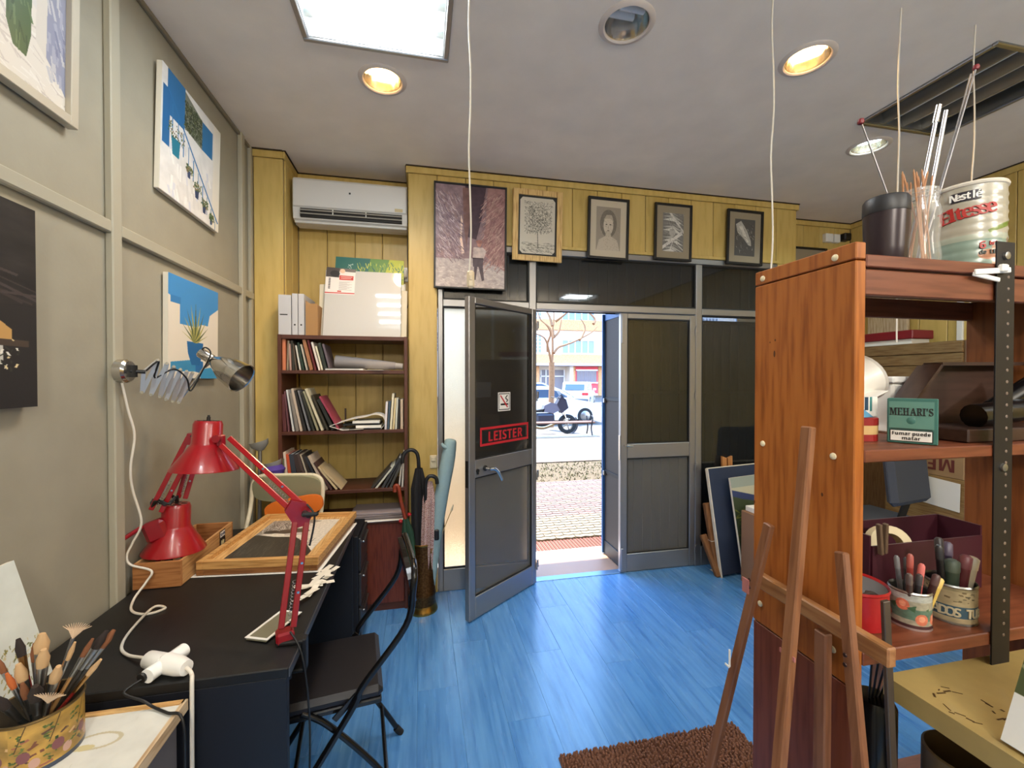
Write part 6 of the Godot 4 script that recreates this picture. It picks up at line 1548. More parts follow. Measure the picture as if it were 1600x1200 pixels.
	f = picture_frame("framed_painting", "silver-framed still life with a green bottle and pale cloth", "framed painting", 0.56, 0.68, 0.03, 0.03, mat("frame_silver", C(190, 182, 164), 0.45, 0.3), pmat("bottle_still", p, 0.3))
	hang(f, V(-1.082, 2.677, -1.345), "left", 0.0, 0.02)

func wrap_text(called: String, s: String, size: float, m: Material, parent: Node3D, c: Vector3, r: float, y: float, a_mid: float, adv: float, rise := 0.0, serif := false, italic := false) -> void:
	# letters set one by one round an upright cylinder
	var n := s.length()
	for i in n:
		var a := a_mid + (i - (n - 1) * 0.5) * adv / r
		var yy := y + (i - (n - 1) * 0.5) * rise
		if s[i] == " ": continue
		letter(called, s[i], size, m, parent, c + V(sin(a) * r, yy, cos(a) * r), Basis(Vector3.UP, a) * Basis(V(0, 0, 1), atan2(rise, adv)), true, serif, italic, 0.0016)

func build_shelf_unit() -> void:
	var oy := wood("pine_orange", C(172, 102, 44), "y", 0.35)
	var dy := wood("pine_dark", C(118, 62, 40), "y", 0.4)
	var ox := wood("pine_shelf", C(120, 66, 42), "x", 0.45)
	var knot := mat("knot", C(84, 44, 18), 0.5)
	var t := thing("shelf_unit", "narrow pine shelf unit with orange-stained side panel and white screw caps", "shelf unit", V(0.87, 0, -0.6))
	part("side_panel", B().mm(V(0.61, 1.1, -0.69), V(0.628, 1.7205, -0.5), 0.0015), oy, t)
	part("side_panel", B().mm(V(0.61, 1.7225, -0.69), V(0.628, 1.747, -0.5), 0.0015), oy, t)
	part("side_panel", B().mm(V(0.611, 0.0, -0.69), V(0.629, 1.098, -0.5), 0.0015), dy, t)
	part("side_panel", B().mm(V(1.13, 0.0, -0.69), V(1.148, 1.71, -0.5), 0.0015), wood("pine_right", C(132, 78, 38), "y", 0.45), t)
	part("shelf_board", B().mm(V(0.629, 1.712, -0.69), V(1.15, 1.73, -0.5), 0.0015), ox, t)
	part("apron", B().mm(V(0.629, 1.672, -0.514), V(1.13, 1.709, -0.502), 0.0015), ox, t)
	part("apron", B().mm(V(0.629, 1.672, -0.69), V(1.13, 1.709, -0.678), 0.0015), ox, t)
	part("shelf_board", B().mm(V(0.629, 1.428, -0.69), V(1.13, 1.446, -0.5), 0.0015), ox, t)
	part("shelf_board", B().mm(V(0.63, 1.13, -0.69), V(1.13, 1.15, -0.5), 0.0015), ox, t)
	part("shelf_board", B().mm(V(0.63, 0.75, -0.69), V(1.13, 0.768, -0.5), 0.0015), ox, t)
	part("foot_board", B().mm(V(0.63, 0.0, -0.69), V(1.13, 0.08, -0.67), 0.0015), ox, t)
	for q in [[1.732, -0.532], [1.7325, -0.6715], [1.432, -0.6685], [1.433, -0.532], [1.1365, -0.672], [1.14, -0.53]]:
		part("screw_cap", B().at(V(0.61, q[0], q[1]), V(0, 0, 90)).lathe([Vector2(0.0052, 0), Vector2(0.0048, 0.0016), Vector2(0.0026, 0.0026), Vector2(0, 0.003)], 16), mat("cap_ivory", C(226, 212, 176), 0.4), t)
	for q in [[1.594, -0.644, 0.0022, 0.006], [1.618, -0.6425, 0.0016, 0.0022], [1.32, -0.688, 0.0018, 0.003], [1.615, -0.654, 0.0012, 0.0016], [1.37, -0.55, 0.002, 0.003]]:
		var b := B()
		b.xf = Transform3D(Basis(V(0, 0, 1), PI / 2).scaled(V(1, q[3] / q[2], 1)), V(0.6099, q[0], q[1]))
		part("knot", b.lathe([Vector2(q[2], 0), Vector2(0, 0.0003)], 14), knot, t)
	# insulated mug
	var c := V(0.742, 1.7305, -0.56)
	var m := thing("insulated_mug", "dark plum insulated mug with black lid on the pine shelf top", "mug", c, "", true)
	part("body", B().lathe([Vector2(0.0, 0.0), Vector2(0.026, 0.0), Vector2(0.0275, 0.003), Vector2(0.028, 0.03), Vector2(0.0295, 0.06), Vector2(0.030, 0.086)], 36), mat("plum", C(46, 34, 40), 0.3, 0.2), m)
	part("lid", B().lathe([Vector2(0.0303, 0.086), Vector2(0.0308, 0.088), Vector2(0.0304, 0.108), Vector2(0.028, 0.112), Vector2(0.0, 0.113)], 36), mat("lid_black", C(34, 34, 38), 0.45), m)
	# glass jar with sticks
	var jc := V(0.855, 1.7305, -0.592)
	var j := thing("glass_jar", "clear glass jar holding sticks and knitting needles on the shelf top", "jar", jc, "", true)
	var gm := mat("jar_glass", C(232, 236, 232), 0.05, 0, {"alpha": 0.16, "spec": 0.7})
	part("glass", B().lathe([Vector2(0.0000, 0.0019), Vector2(0.0264, 0.0019), Vector2(0.0304, 0.0076), Vector2(0.0310, 0.0333), Vector2(0.0277, 0.0570), Vector2(0.0304, 0.0855), Vector2(0.0310, 0.1092), Vector2(0.0264, 0.1254), Vector2(0.0277, 0.1425), Vector2(0.0267, 0.1472), Vector2(0.0257, 0.1425)], 32), gm, j)
	for y in [0.131, 0.138]:
		var ring := []
		for k in 25: ring.append(V(0.0277 * cos(k * TAU / 24), y, 0.0277 * sin(k * TAU / 24)))
		part("thread", B().tube(ring, 0.001, 5), gm, j)
	rng.seed = 55
	var wd := mat("skewer", C(176, 124, 84), 0.6)
	for i in 14:
		var a := rng.randf() * TAU
		var root := jc + V(cos(a) * 0.018, 0.004, sin(a) * 0.018)
		var top := jc + V(-0.02 + rng.randf_range(-0.02, 0.02), rng.randf_range(0.165, 0.185), rng.randf_range(-0.012, 0.02))
		if i > 9: top = jc + V(rng.randf_range(-0.005, 0.02), rng.randf_range(0.155, 0.18), rng.randf_range(-0.01, 0.02))
		solo("wooden_stick", B().tube([root, root.lerp(top, 0.97), top], [0.0015, 0.0015, 0.0004], 6), wd, "thin pointed wooden stick standing in the glass jar", "stick", "wooden sticks in the jar")
	var nd := mat("needle_steel", C(176, 174, 176), 0.3, 0.9)
	var needles := [[V(0.845, 1.735, -0.605), V(0.881, 2.025, -0.58), 0.0034, "thick silver knitting needle standing in the jar, without bead"], [V(0.862, 1.735, -0.6), V(0.905, 2.022, -0.585), 0.0034, "second thick silver needle leaning beside the first in the jar"], [V(0.843, 1.735, -0.585), V(0.999, 2.122, -0.6), 0.0016, "long thin needle with red bead leaning over the milk powder can"], [V(0.85, 1.735, -0.59), V(0.99, 2.11, -0.602), 0.0013, "long thin needle without bead beside the red-beaded one"], [V(0.866, 1.735, -0.6), V(0.739, 1.991, -0.6), 0.0012, "thin needle with red bead leaning over the plum mug"]]
	for i in needles.size():
		var q: Array = needles[i]
		var n := thing("knitting_needle", q[3], "knitting needle", q[0], "knitting needles in the jar")
		part("shaft", B().rod(q[0], q[1], q[2], 8), nd, n)
		if i == 0: part("sleeve", B().rod(q[0].lerp(q[1], 0.9), q[1], 0.0045, 10), M.chrome, n)
		if i == 2 or i == 4: part("bead", B().at(q[1]).lathe([Vector2(0, -0.006), Vector2(0.004, -0.004), Vector2(0.0052, 0), Vector2(0.004, 0.004), Vector2(0, 0.006)], 12), mat("bead_dark", C(120, 24, 34), 0.4), n)
	# corrugated tin with printed label
	var cc := V(0.955, 1.7305, -0.583)
	var pr := Pic.new(512, 256, C(170, 164, 148))
	pr.rect(0, 0.62, 1, 1, C(128, 150, 138)); pr.rect(0.0, 0.55, 1, 0.62, C(164, 172, 156)); pr.rect(0.22, 0.0, 0.3, 1, C(70, 84, 84)); pr.rect(0.05, 0.72, 0.1, 0.95, C(186, 140, 110)); pr.rect(0.94, 0.7, 1.0, 0.95, C(180, 136, 108)); pr.ell(0.93, 0.8, 0.05, 0.06, C(176, 120, 86)); pr.rect(0.045, 0.6, 0.06, 0.8, C(130, 50, 40))
	pr.poly([[0.92, 0.52], [1.0, 0.44], [1.0, 0.5], [0.93, 0.55]], C(110, 130, 50)); pr.poly([[0.0, 0.44], [0.16, 0.34], [0.1, 0.42], [0.0, 0.5]], C(96, 124, 44))
	var cn := thing("milk_powder_can", "corrugated tin can with red script lettering on the shelf top", "can", cc, "", true)
	var prof := [Vector2(0.047, 0.0), Vector2(0.048, 0.004)]
	for k in 9:
		prof.append(Vector2(0.0476, 0.011 + k * 0.0148)); prof.append(Vector2(0.0487, 0.016 + k * 0.0148)); prof.append(Vector2(0.0476, 0.0205 + k * 0.0148))
	prof.append(Vector2(0.0476, 0.15))
	part("can_wall", B().lathe(prof, 48), pmat("can_print", pr, 0.28, {"spec": 0.7}), cn)
	part("can_rim", B().lathe([Vector2(0.047, 0.148), Vector2(0.0496, 0.15), Vector2(0.0504, 0.153), Vector2(0.049, 0.156), Vector2(0.0465, 0.153)], 48), mat("rim_white", C(214, 206, 192), 0.35), cn)
	part("can_bottom", B().lathe([Vector2(0.0, 0.001), Vector2(0.047, 0.0)], 40), M.steel, cn)
	part("can_lining", B().lathe([Vector2(0.046, 0.152), Vector2(0.046, 0.002)], 40), M.steel, cn)
	var rs := mat("script_red", C(176, 44, 40), 0.4)
	var fa := -0.99
	var pl := part("brand_plate", B().lathe([Vector2(0.0492, 0.124), Vector2(0.0492, 0.14)], 14, fa - 0.46, fa + 0.3), mat("plate_dark", C(44, 40, 52), 0.4), cn)
	wrap_text("lettering", "Nestlé", 0.0165, M.white, pl, Vector3.ZERO, 0.0494, 0.132, fa - 0.08, 0.0062)
	wrap_text("script", "Eltesse", 0.03, rs, cn, Vector3.ZERO, 0.0492, 0.105, fa - 0.04, 0.0098, 0.0014, true, true)
	wrap_text("figure", "6", 0.017, rs, cn, Vector3.ZERO, 0.0492, 0.045, fa + 0.35, 0.01)
	wrap_text("small_print", "brics", 0.0085, rs, cn, Vector3.ZERO, 0.0492, 0.047, fa + 0.72, 0.004)
	wrap_text("small_print", "de LECHE", 0.0095, mat("ink_grey", C(60, 70, 66), 0.5), cn, Vector3.ZERO, 0.0492, 0.033, fa + 0.62, 0.0045)
	var bx := thing("small_carton", "small white carton with black print behind the tin can", "carton", V(1.035, 1.7305, -0.63))
	part("body", B().mm(V(1.032, 1.7305, -0.67), V(1.075, 1.80, -0.64), 0.001), M.white, bx)
	letter("lettering", "RALE", 0.018, M.black_plastic, bx, V(1.054, 1.778, -0.6395), Basis(), true)
	for q in [[1.045, 1.757], [1.056, 1.765], [1.063, 1.755]]: part("print_square", B().mm(V(q[0], q[1], -0.6398), V(q[0] + 0.006, q[1] + 0.006, -0.639)), M.black_plastic, bx)

func build_shelf_things() -> void:
	var y := 1.4465
	# cigarillo box
	var t := thing("cigarillo_box", "teal cigarillo box with black lettering standing on the pine shelf", "box", V(0.765, y, -0.535), "", true, -57.0)
	var teal := mat("teal", C(58, 108, 98), 0.45)
	part("body", B().mm(V(-0.03, 0, -0.02), V(0.03, 0.072, 0.0), 0.0012), teal, t)
	part("front_field", B().mm(V(-0.0275, 0.024, 0.0), V(0.0255, 0.067, 0.0005)), mat("teal_pale", C(92, 136, 122), 0.45), t)
	letter("lettering", "MEHARI'S", 0.0126, M.black_plastic, t, V(-0.001, 0.0505, 0.0009), Basis().scaled(V(0.8, 1.25, 1)), true, true)
	part("oval_crest", B().at(V(-0.001, 0.0365, 0.0005), V(90, 0, 0)).lathe([Vector2(0.0055, 0), Vector2(0.0045, 0.0005), Vector2(0, 0.0005)], 18), teal, t)
	part("small_line", B().mm(V(-0.0255, 0.0228, 0.0), V(0.0235, 0.0236, 0.0006)), M.black_plastic, t)
	var w := part("warning_border", B().mm(V(-0.0265, 0.003, 0.0), V(0.0245, 0.0215, 0.0005)), M.black_plastic, t)
	part("warning_field", B().mm(V(-0.0253, 0.0042, 0.0005), V(0.0233, 0.0203, 0.0009)), M.white, w)
	letter("warning_text", "Fumar puede", 0.0076, M.black_plastic, w, V(-0.001, 0.0158, 0.0011), Basis().scaled(V(0.95, 1, 1)), true)
	letter("warning_text", "matar", 0.0076, M.black_plastic, w, V(-0.001, 0.0085, 0.0011), Basis(), true)
	# round red tin with cream band
	var r := thing("round_tin", "small round red tin with a cream band beside the cigarillo box", "tin", V(0.732, y, -0.6), "", true)
	part("wall", B().lathe([Vector2(0, 0), Vector2(0.031, 0), Vector2(0.031, 0.012)], 28), mat("tin_red", C(140, 34, 32), 0.4), r)
	part("band", B().lathe([Vector2(0.0312, 0.011), Vector2(0.0312, 0.026)], 28), mat("band_cream", C(196, 164, 110), 0.6), r)
	part("lid", B().lathe([Vector2(0.0316, 0.026), Vector2(0.0316, 0.037), Vector2(0.03, 0.0385), Vector2(0, 0.0385)], 28), M.tin_red, r)
	var k := thing("small_milk_carton", "small white and blue carton standing on the round red tin", "carton", V(0.735, y + 0.039, -0.6), "", true, 12.0)
	part("body", B().mm(V(-0.028, 0, -0.02), V(0.024, 0.034, 0.02), 0.001), M.white, k)
	part("stripe", B().mm(V(-0.015, 0.012, 0.02), V(-0.005, 0.034, 0.0205)), mat("stripe_navy", C(40, 66, 88), 0.5), k)
	part("stripe", B().mm(V(0.0, 0.01, 0.02), V(0.006, 0.034, 0.0205)), mat("stripe_teal", C(60, 130, 130), 0.5), k)
	part("wave", B().prism(PackedVector2Array([Vector2(-0.028, 0.0), Vector2(0.01, 0.0), Vector2(-0.01, 0.01), Vector2(-0.028, 0.018)]), 0.02, 0.0206), mat("wave_blue", C(96, 160, 196), 0.5), k)
	part("open_flap", B().bar(V(0.024, 0.034, 0), V(0.05, 0.044, 0.004), 0.04, 0.001, V(0, 1, 0)), M.white, k)
	# tipped translucent cup and square tub
	var cup := B()
	cup.xf = tilt(V(0.722, 1.52, -0.645), V(0.79, 1.548, -0.645))
	cup.lathe([Vector2(0.0, 0.0), Vector2(0.03, 0.0), Vector2(0.042, 0.085), Vector2(0.045, 0.088), Vector2(0.041, 0.086), Vector2(0.029, 0.003)], 28)
	solo("plastic_cup", cup, mat("milky", C(226, 222, 214), 0.35, 0, {"back": Color(0.4, 0.4, 0.38)}), "milky white plastic cup tipped over behind the small carton", "cup")
	var st := thing("card_stack", "stack of small cards under the tipped cup on the pine shelf", "cards", V(0.74, y, -0.655))
	part("cards", B().mm(V(0.69, y, -0.685), V(0.8, y + 0.035, -0.635), 0.001), M.kraft, st)
	var tub := thing("plastic_tub", "white square plastic tub with lid behind the cigarillo box", "tub", V(0.9, y, -0.66), "", true)
	part("body", B().mm(V(-0.034, 0, -0.025), V(0.034, 0.095, 0.022), 0.004), M.white, tub)
	part("lid", B().mm(V(-0.038, 0.095, -0.028), V(0.038, 0.108, 0.026), 0.003), M.white_gloss, tub)
	part("lid_tab", B().mm(V(-0.044, 0.097, -0.006), V(-0.036, 0.104, 0.006), 0.001), M.white_gloss, tub)
	# dark paint case with its lid up
	var pc := thing("paint_case", "dark brown wooden paint case with slanted side and black tools", "case", V(0.98, y, -0.6))
	var dk := wood("case_dark", C(58, 36, 26), "x", 0.5)
	part("lid", B().prism(PackedVector2Array([Vector2(0.842, y + 0.06), Vector2(0.905, y + 0.128), Vector2(1.12, y + 0.13), Vector2(1.12, y + 0.02), Vector2(0.86, y + 0.02)]), -0.625, -0.612), dk, pc)
	part("lid_rim", B().bar(V(0.842, y + 0.06, -0.6), V(0.905, y + 0.128, -0.6), 0.03, 0.006, V(-1, 1, 0)).bar(V(0.905, y + 0.13, -0.6), V(1.12, y + 0.132, -0.6), 0.03, 0.006, V(0, 1, 0)), dk, pc)
	part("tray", B().mm(V(0.86, y, -0.625), V(1.12, y + 0.022, -0.52), 0.002), dk, pc)
	part("black_grip", B().rod(V(0.92, y + 0.04, -0.55), V(1.02, y + 0.05, -0.545), 0.02, 14), M.black_gloss, pc)
	part("black_grip", B().rod(V(0.98, y + 0.05, -0.56), V(1.07, y + 0.1, -0.55), 0.016, 14), M.black_gloss, pc)
	part("clip", B().rod(V(1.02, y + 0.06, -0.52), V(1.08, y + 0.13, -0.52), 0.003, 6).box(V(0.953, y + 0.053, -0.525), V(0.016, 0.01, 0.006), 0.001), M.steel, pc)
	# third shelf: tins with pens
	y = 1.1505
	var rt := thing("round_tin", "large open red tin with grey inside and scraps on the shelf", "tin", V(0.705, y, -0.58), "", true)
	part("wall", B().lathe([Vector2(0, 0.0), Vector2(0.046, 0.0), Vector2(0.047, 0.004), Vector2(0.048, 0.056), Vector2(0.0495, 0.058), Vector2(0.0485, 0.062), Vector2(0.0465, 0.058)], 40), mat("tin_bright_red", C(160, 22, 26), 0.35), rt)
	part("lining", B().lathe([Vector2(0.0458, 0.058), Vector2(0.045, 0.035), Vector2(0.0, 0.034)], 40), mat("tin_grey", C(150, 150, 150), 0.35, 0.5), rt)
	part("scraps", B().tube(curve([V(0.01, 0.038, 0.01), V(0.02, 0.046, 0.015), V(0.03, 0.04, 0.02), V(0.035, 0.038, 0.018)]), 0.004, 5).tube(curve([V(0.01, 0.038, 0.02), V(0.025, 0.042, 0.005), V(0.035, 0.04, 0.01)]), 0.003, 5), mat("scrap", C(52, 40, 34), 0.7), rt)
	var fr := Pic.new(256, 128, C(150, 146, 128))
	fr.rect(0, 0.0, 1, 0.2, C(166, 170, 164)); fr.rect(0, 0.42, 1, 0.72, C(84, 112, 96)); fr.rect(0, 0.86, 1, 1, C(70, 42, 44))
	for q in 7:
		fr.ell(0.07 + q * 0.145, 0.68 - 0.35 * (q % 2), 0.05, 0.16, C(196, 110, 84)); fr.ell(0.07 + q * 0.145, 0.66 - 0.35 * (q % 2), 0.025, 0.08, C(216, 150, 120)); fr.poly([[0.1 + q * 0.145, 0.4], [0.17 + q * 0.145, 0.3], [0.16 + q * 0.145, 0.5]], C(60, 90, 60))
	fr.grain(0.15, 0.05)
	var c1 := V(0.783, y, -0.548)
	var c2 := V(0.872, y, -0.55)
	var p1 := thing("pen_tin", "tin printed with roses full of knives and pens", "tin", c1, "", true)
	part("wall", B().lathe([Vector2(0.0271, 0.0000), Vector2(0.0271, 0.0561)], 36), pmat("roses", fr, 0.35), p1)
	part("rim", B().lathe([Vector2(0.0268, 0.0544), Vector2(0.0281, 0.0570), Vector2(0.0268, 0.0595), Vector2(0.0258, 0.0561)], 36), M.steel, p1)
	part("bottom", B().lathe([Vector2(0.0000, 0.0000), Vector2(0.0281, 0.0000), Vector2(0.0278, 0.0034)], 36), mat("rim_pinkish", C(170, 150, 146), 0.4, 0.6), p1)
	part("lining", B().lathe([Vector2(0.0265, 0.0561), Vector2(0.0265, 0.0017)], 36), M.steel, p1)
	var bd := Pic.new(256, 128, C(176, 162, 130))
	bd.rect(0, 0.5, 1, 0.82, C(62, 92, 112)); bd.rect(0, 0.0, 1, 0.1, C(150, 140, 110)); bd.grain(0.12, 0.03)
	bd.strokes(40, 4, 0, 0.1, 1, 0.4, 0.03, 0.0, 0.3, 0.02, [C(120, 110, 84), C(90, 84, 66), C(110, 96, 70)])
	var p2 := thing("pen_tin", "beige tin with a blue lettered band full of tubes and pens", "tin", c2, "", true)
	part("wall", B().lathe([Vector2(0.0330, 0.0000), Vector2(0.0330, 0.0595)], 36), pmat("beige_tin", bd, 0.5), p2)
	part("rim", B().lathe([Vector2(0.0327, 0.0578), Vector2(0.0340, 0.0603), Vector2(0.0327, 0.0629), Vector2(0.0317, 0.0595)], 36), M.steel, p2)
	part("bottom", B().lathe([Vector2(0.0000, 0.0000), Vector2(0.0337, 0.0000), Vector2(0.0333, 0.0034)], 36), M.steel, p2)
	part("lining", B().lathe([Vector2(0.0323, 0.0595), Vector2(0.0323, 0.0017)], 36), M.steel, p2)
	wrap_text("lettering", "DADOS", 0.02, mat("ink_pale", C(206, 196, 166), 0.5), p2, Vector3.ZERO, 0.0334, 0.02, -1.25, 0.0088)
	wrap_text("lettering", "TUB", 0.02, M.ink_pale, p2, Vector3.ZERO, 0.0334, 0.02, 0.0, 0.0088)
	rng.seed = 77
	var pens := [[c1, -0.03, 0.02, 0.1, 0.006, C(70, 56, 52), "dark pen with grey ring"], [c1, -0.014, 0.026, 0.1, 0.006, C(40, 36, 38), "black pen"], [c1, 0.0, 0.02, 0.115, 0.006, C(196, 90, 84), "coral pencil stub"], [c1, 0.022, 0.03, 0.098, 0.007, C(60, 34, 34), "maroon knife handle"], [c1, 0.034, 0.028, 0.09, 0.007, C(206, 176, 90), "yellow cutter"], [c1, 0.0, 0.0, 0.125, 0.006, C(150, 60, 50), "red-brown pencil"], [c1, -0.02, -0.01, 0.12, 0.005, C(90, 90, 92), "grey tool"], [c1, 0.02, -0.02, 0.11, 0.006, C(50, 54, 60), "slate pen"], [c2, -0.03, 0.0, 0.135, 0.007, C(24, 24, 28), "tall black marker"], [c2, -0.01, 0.01, 0.11, 0.013, C(70, 84, 70), "green-grey paint tube"], [c2, 0.01, 0.02, 0.12, 0.011, C(96, 40, 46), "maroon paint tube"], [c2, 0.03, 0.018, 0.115, 0.012, C(196, 180, 150), "cream paint tube"], [c2, 0.0, -0.02, 0.14, 0.008, C(34, 30, 34), "black brush handle"], [c2, 0.024, -0.02, 0.13, 0.009, C(60, 48, 70), "violet paint tube"]]
	for q in pens:
		var root: Vector3 = q[0] + V(q[1] * 0.35, 0.004, q[2] * 0.35)
		var top: Vector3 = q[0] + V(q[1] * 0.85, q[3] * 0.9, q[2] * 0.85)
		var rr: float = q[4] * 0.72
		var n := thing("pen", "%s standing in the %s tin" % [q[6], "rose" if q[0] == c1 else "blue-banded"], "pen", root, "pens and tubes in the tins")
		part("barrel", B().tube([root, root.lerp(top, 0.8)], rr, 10), mat("pen_%s" % q[6], q[5], 0.4), n)
		part("cap", B().tube([root.lerp(top, 0.8), root.lerp(top, 0.97), top], [rr * 1.08, rr * 1.05, rr * 0.6], 10), mat("pencap_%s" % q[6], (q[5] as Color).lightened(0.12), 0.4), n)
	# open maroon box behind
	var mb := thing("open_box", "open dark maroon cardboard box standing behind the pen tins", "box", V(0.9, y, -0.64))
	var mar := mat("maroon_card", C(60, 18, 32), 0.5)
	for q in [[V(0.785, y, -0.615), V(0.789, y + 0.118, -0.685)], [V(1.05, y, -0.615), V(1.054, y + 0.118, -0.685)], [V(0.789, y, -0.615), V(1.05, y + 0.1, -0.612)], [V(0.789, y, -0.688), V(1.05, y + 0.118, -0.685)]]:
		part("side", B().mm(q[0], q[1]), mar, mb)
	var tr := B()
	tr.at(V(0.868, y + 0.085, -0.645), V(70, 0, 25)).lathe([Vector2(0.02, -0.012), Vector2(0.034, -0.012), Vector2(0.034, 0.012), Vector2(0.02, 0.012), Vector2(0.02, -0.012)], 24)
	solo("tape_roll", tr, mat("tape_ivory", C(214, 198, 160), 0.6), "ivory roll of tape resting in the maroon box", "tape roll")
	for i in 2:
		var x := 0.792 + i * 0.013
		solo("clothes_peg", B().bar(V(x, y + 0.09, -0.6 - i * 0.004), V(x - 0.008 + i * 0.002, y + 0.145, -0.598), 0.006, 0.008, V(0, 0, 1), 0.001), mat("peg_wood", C(96, 76, 58), 0.6), ["dark wooden clothes peg clipped on the maroon box corner", "second wooden clothes peg on the maroon box, nearer the tape"][i], "clothes peg")

func build_metal_rack() -> void:
	var bk := mat("post_black", C(26, 22, 22), 0.5, 0.3)
	var tan_m := mat("tan_paint", C(172, 148, 92), 0.4, 0, {"tex": ntex("greige_t", 0.012, []), "tri": V(5, 5, 5), "world": true})
	var t := thing("metal_rack", "black slotted-angle rack with tan metal shelves tied to the pine shelf", "rack", V(1.0, 0, -0.35))
	var hole_dot := B().at(V(0, 0, 0), V(90, 0, 0)).lathe([Vector2(0.0026, 0), Vector2(0.0018, 0.0006), Vector2(0, 0.0004)], 10).mesh()
	var hm := mat("hole_painted_light", C(112, 96, 84), 0.5)  # pale colour painted in for light showing through the post
	for q in [[0.876, -0.497, 1.764], [1.33, -0.497, 1.764], [1.33, -0.12, 1.764]]:
		var p := part("post", B().mm(V(q[0], 0, q[1] - 0.0025), V(q[0] + 0.038, q[2], q[1]), 0.0005), bk, t)
		if q[0] < 1.0:
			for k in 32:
				var o := part("hole_dot", hole_dot, hm, p)
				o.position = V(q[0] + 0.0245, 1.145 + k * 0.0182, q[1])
			for yy in [1.742, 1.411]:
				part("bolt", B().at(V(q[0] + 0.018, yy, q[1]), V(90, 0, 0)).lathe([Vector2(0.0065, 0), Vector2(0.006, 0.003), Vector2(0, 0.0045)], 8), M.steel, p)
	for yy in [1.10, 0.9, 0.4]:
		var s := part("shelf", B().mm(V(0.688, yy - 0.003, -0.516), V(1.37, yy, -0.1)).mm(V(0.688, yy - 0.03, -0.516), V(0.691, yy - 0.003, -0.1)).mm(V(0.691, yy - 0.03, -0.516), V(1.37, yy - 0.003, -0.513)), tan_m, t)
		if yy > 1.0:
			rng.seed = 4
			var sb := B()
			for k in 26:
				var a := TAU * k / 26.0 + rng.randf_range(-0.1, 0.1)
				var rr := rng.randf_range(0.024, 0.036)
				var ps := V(0.735 + cos(a) * rr * 1.15, yy + 0.0004, -0.443 + sin(a) * rr)
				if sin(a * 3.0) < -0.5: continue
				sb.at(ps, V(0, rad_to_deg(-a) + 90 + rng.randf_range(-30, 30), 0)).box(V(0, 0, 0), V(rng.randf_range(0.003, 0.013), 0.0004, rng.randf_range(0.001, 0.0025)))
			part("stain", sb, mat("stain_brown", C(74, 50, 22), 0.6), s).set_meta("kind", "stuff")
	var z := thing("cable_tie", "white cable tie lashing the black post to the pine shelf", "cable tie", V(0.88, 1.715, -0.495))
	part("strap", B().bar(V(0.822, 1.712, -0.492), V(0.895, 1.719, -0.492), 0.003, 0.0085, Vector3.UP, 0.001), M.white, z)
	part("strap", B().bar(V(0.822, 1.71, -0.494), V(0.876, 1.703, -0.494), 0.003, 0.007, Vector3.UP, 0.001), M.white, z)
	part("head", B().box(V(0.876, 1.72, -0.4895), V(0.013, 0.012, 0.008), 0.002), M.white, z)
	# canvas standing on the tan shelf
	var cv := Pic.new(128, 256, C(226, 226, 222))
	cv.rect(0, 0, 1, 0.42, C(44, 130, 186)); cv.rect(0, 0.42, 1, 0.47, C(226, 230, 230)); cv.rect(0, 0.47, 1, 0.78, C(76, 84, 50)); cv.strokes(60, 6, 0, 0.47, 1, 0.76, 0.3, -0.7, 0.5, 0.05, [C(120, 124, 84), C(52, 62, 36), C(96, 104, 66), C(150, 150, 110)])
	var c := canvas("painted_canvas", "small canvas with blue and leafy green bands on the tan shelf", 0.2, 0.27, 0.012, pmat("leaf_canvas", cv, 0.6))
	c.transform = Transform3D(Basis(Vector3.UP, -PI / 2) * Basis(Vector3.RIGHT, -0.385), V(0.76, 1.226, -0.287))
	# pots on the shelf below
	var pot := thing("clay_pot", "brown stoneware pot standing on the rack below the tan shelf", "pot", V(0.76, 0.901, -0.46), "", true)
	part("body", B().lathe([Vector2(0, 0), Vector2(0.04, 0), Vector2(0.045, 0.02), Vector2(0.045, 0.11), Vector2(0.042, 0.112), Vector2(0.041, 0.01)], 28), mat("stoneware", C(104, 84, 56), 0.5), pot)
	part("glaze_band", B().lathe([Vector2(0.0455, 0.02), Vector2(0.0455, 0.06)], 28), mat("glaze_dark", C(44, 32, 24), 0.35), pot)
	solo("pink_papers", B().at(V(0.84, 0.93, -0.45), V(0, 30, 20)).box(V(0, 0, 0), V(0.06, 0.04, 0.05), 0.003), mat("pink_paper", C(196, 120, 130), 0.7), "crumpled pink paper bundle next to the stoneware pot", "paper")
	var sc := thing("spray_can", "black cylindrical bottle with brushes standing behind the easel", "bottle", V(0.74, 0.769, -0.57), "", true)
	part("body", B().lathe([Vector2(0, 0), Vector2(0.03, 0), Vector2(0.031, 0.004), Vector2(0.031, 0.24), Vector2(0.026, 0.25), Vector2(0.0, 0.252)], 24), M.black_gloss, sc)
	for i in 4: part("spike", B().rod(V(-0.01 + i * 0.006, 0.24, 0), V(-0.03 + i * 0.012, 0.33 - i * 0.01, 0.02), 0.0016, 5), M.black_plastic, sc)
	solo("metal_strip", B().bar(V(0.6445, 1.235, -0.482), V(0.69, 0.6, -0.485), 0.012, 0.006, V(0, 0, 1), 0.001), mat("worn_metal", C(96, 84, 74), 0.5, 0.6), "thin worn metal strip leaning beside the easel leg", "strip")

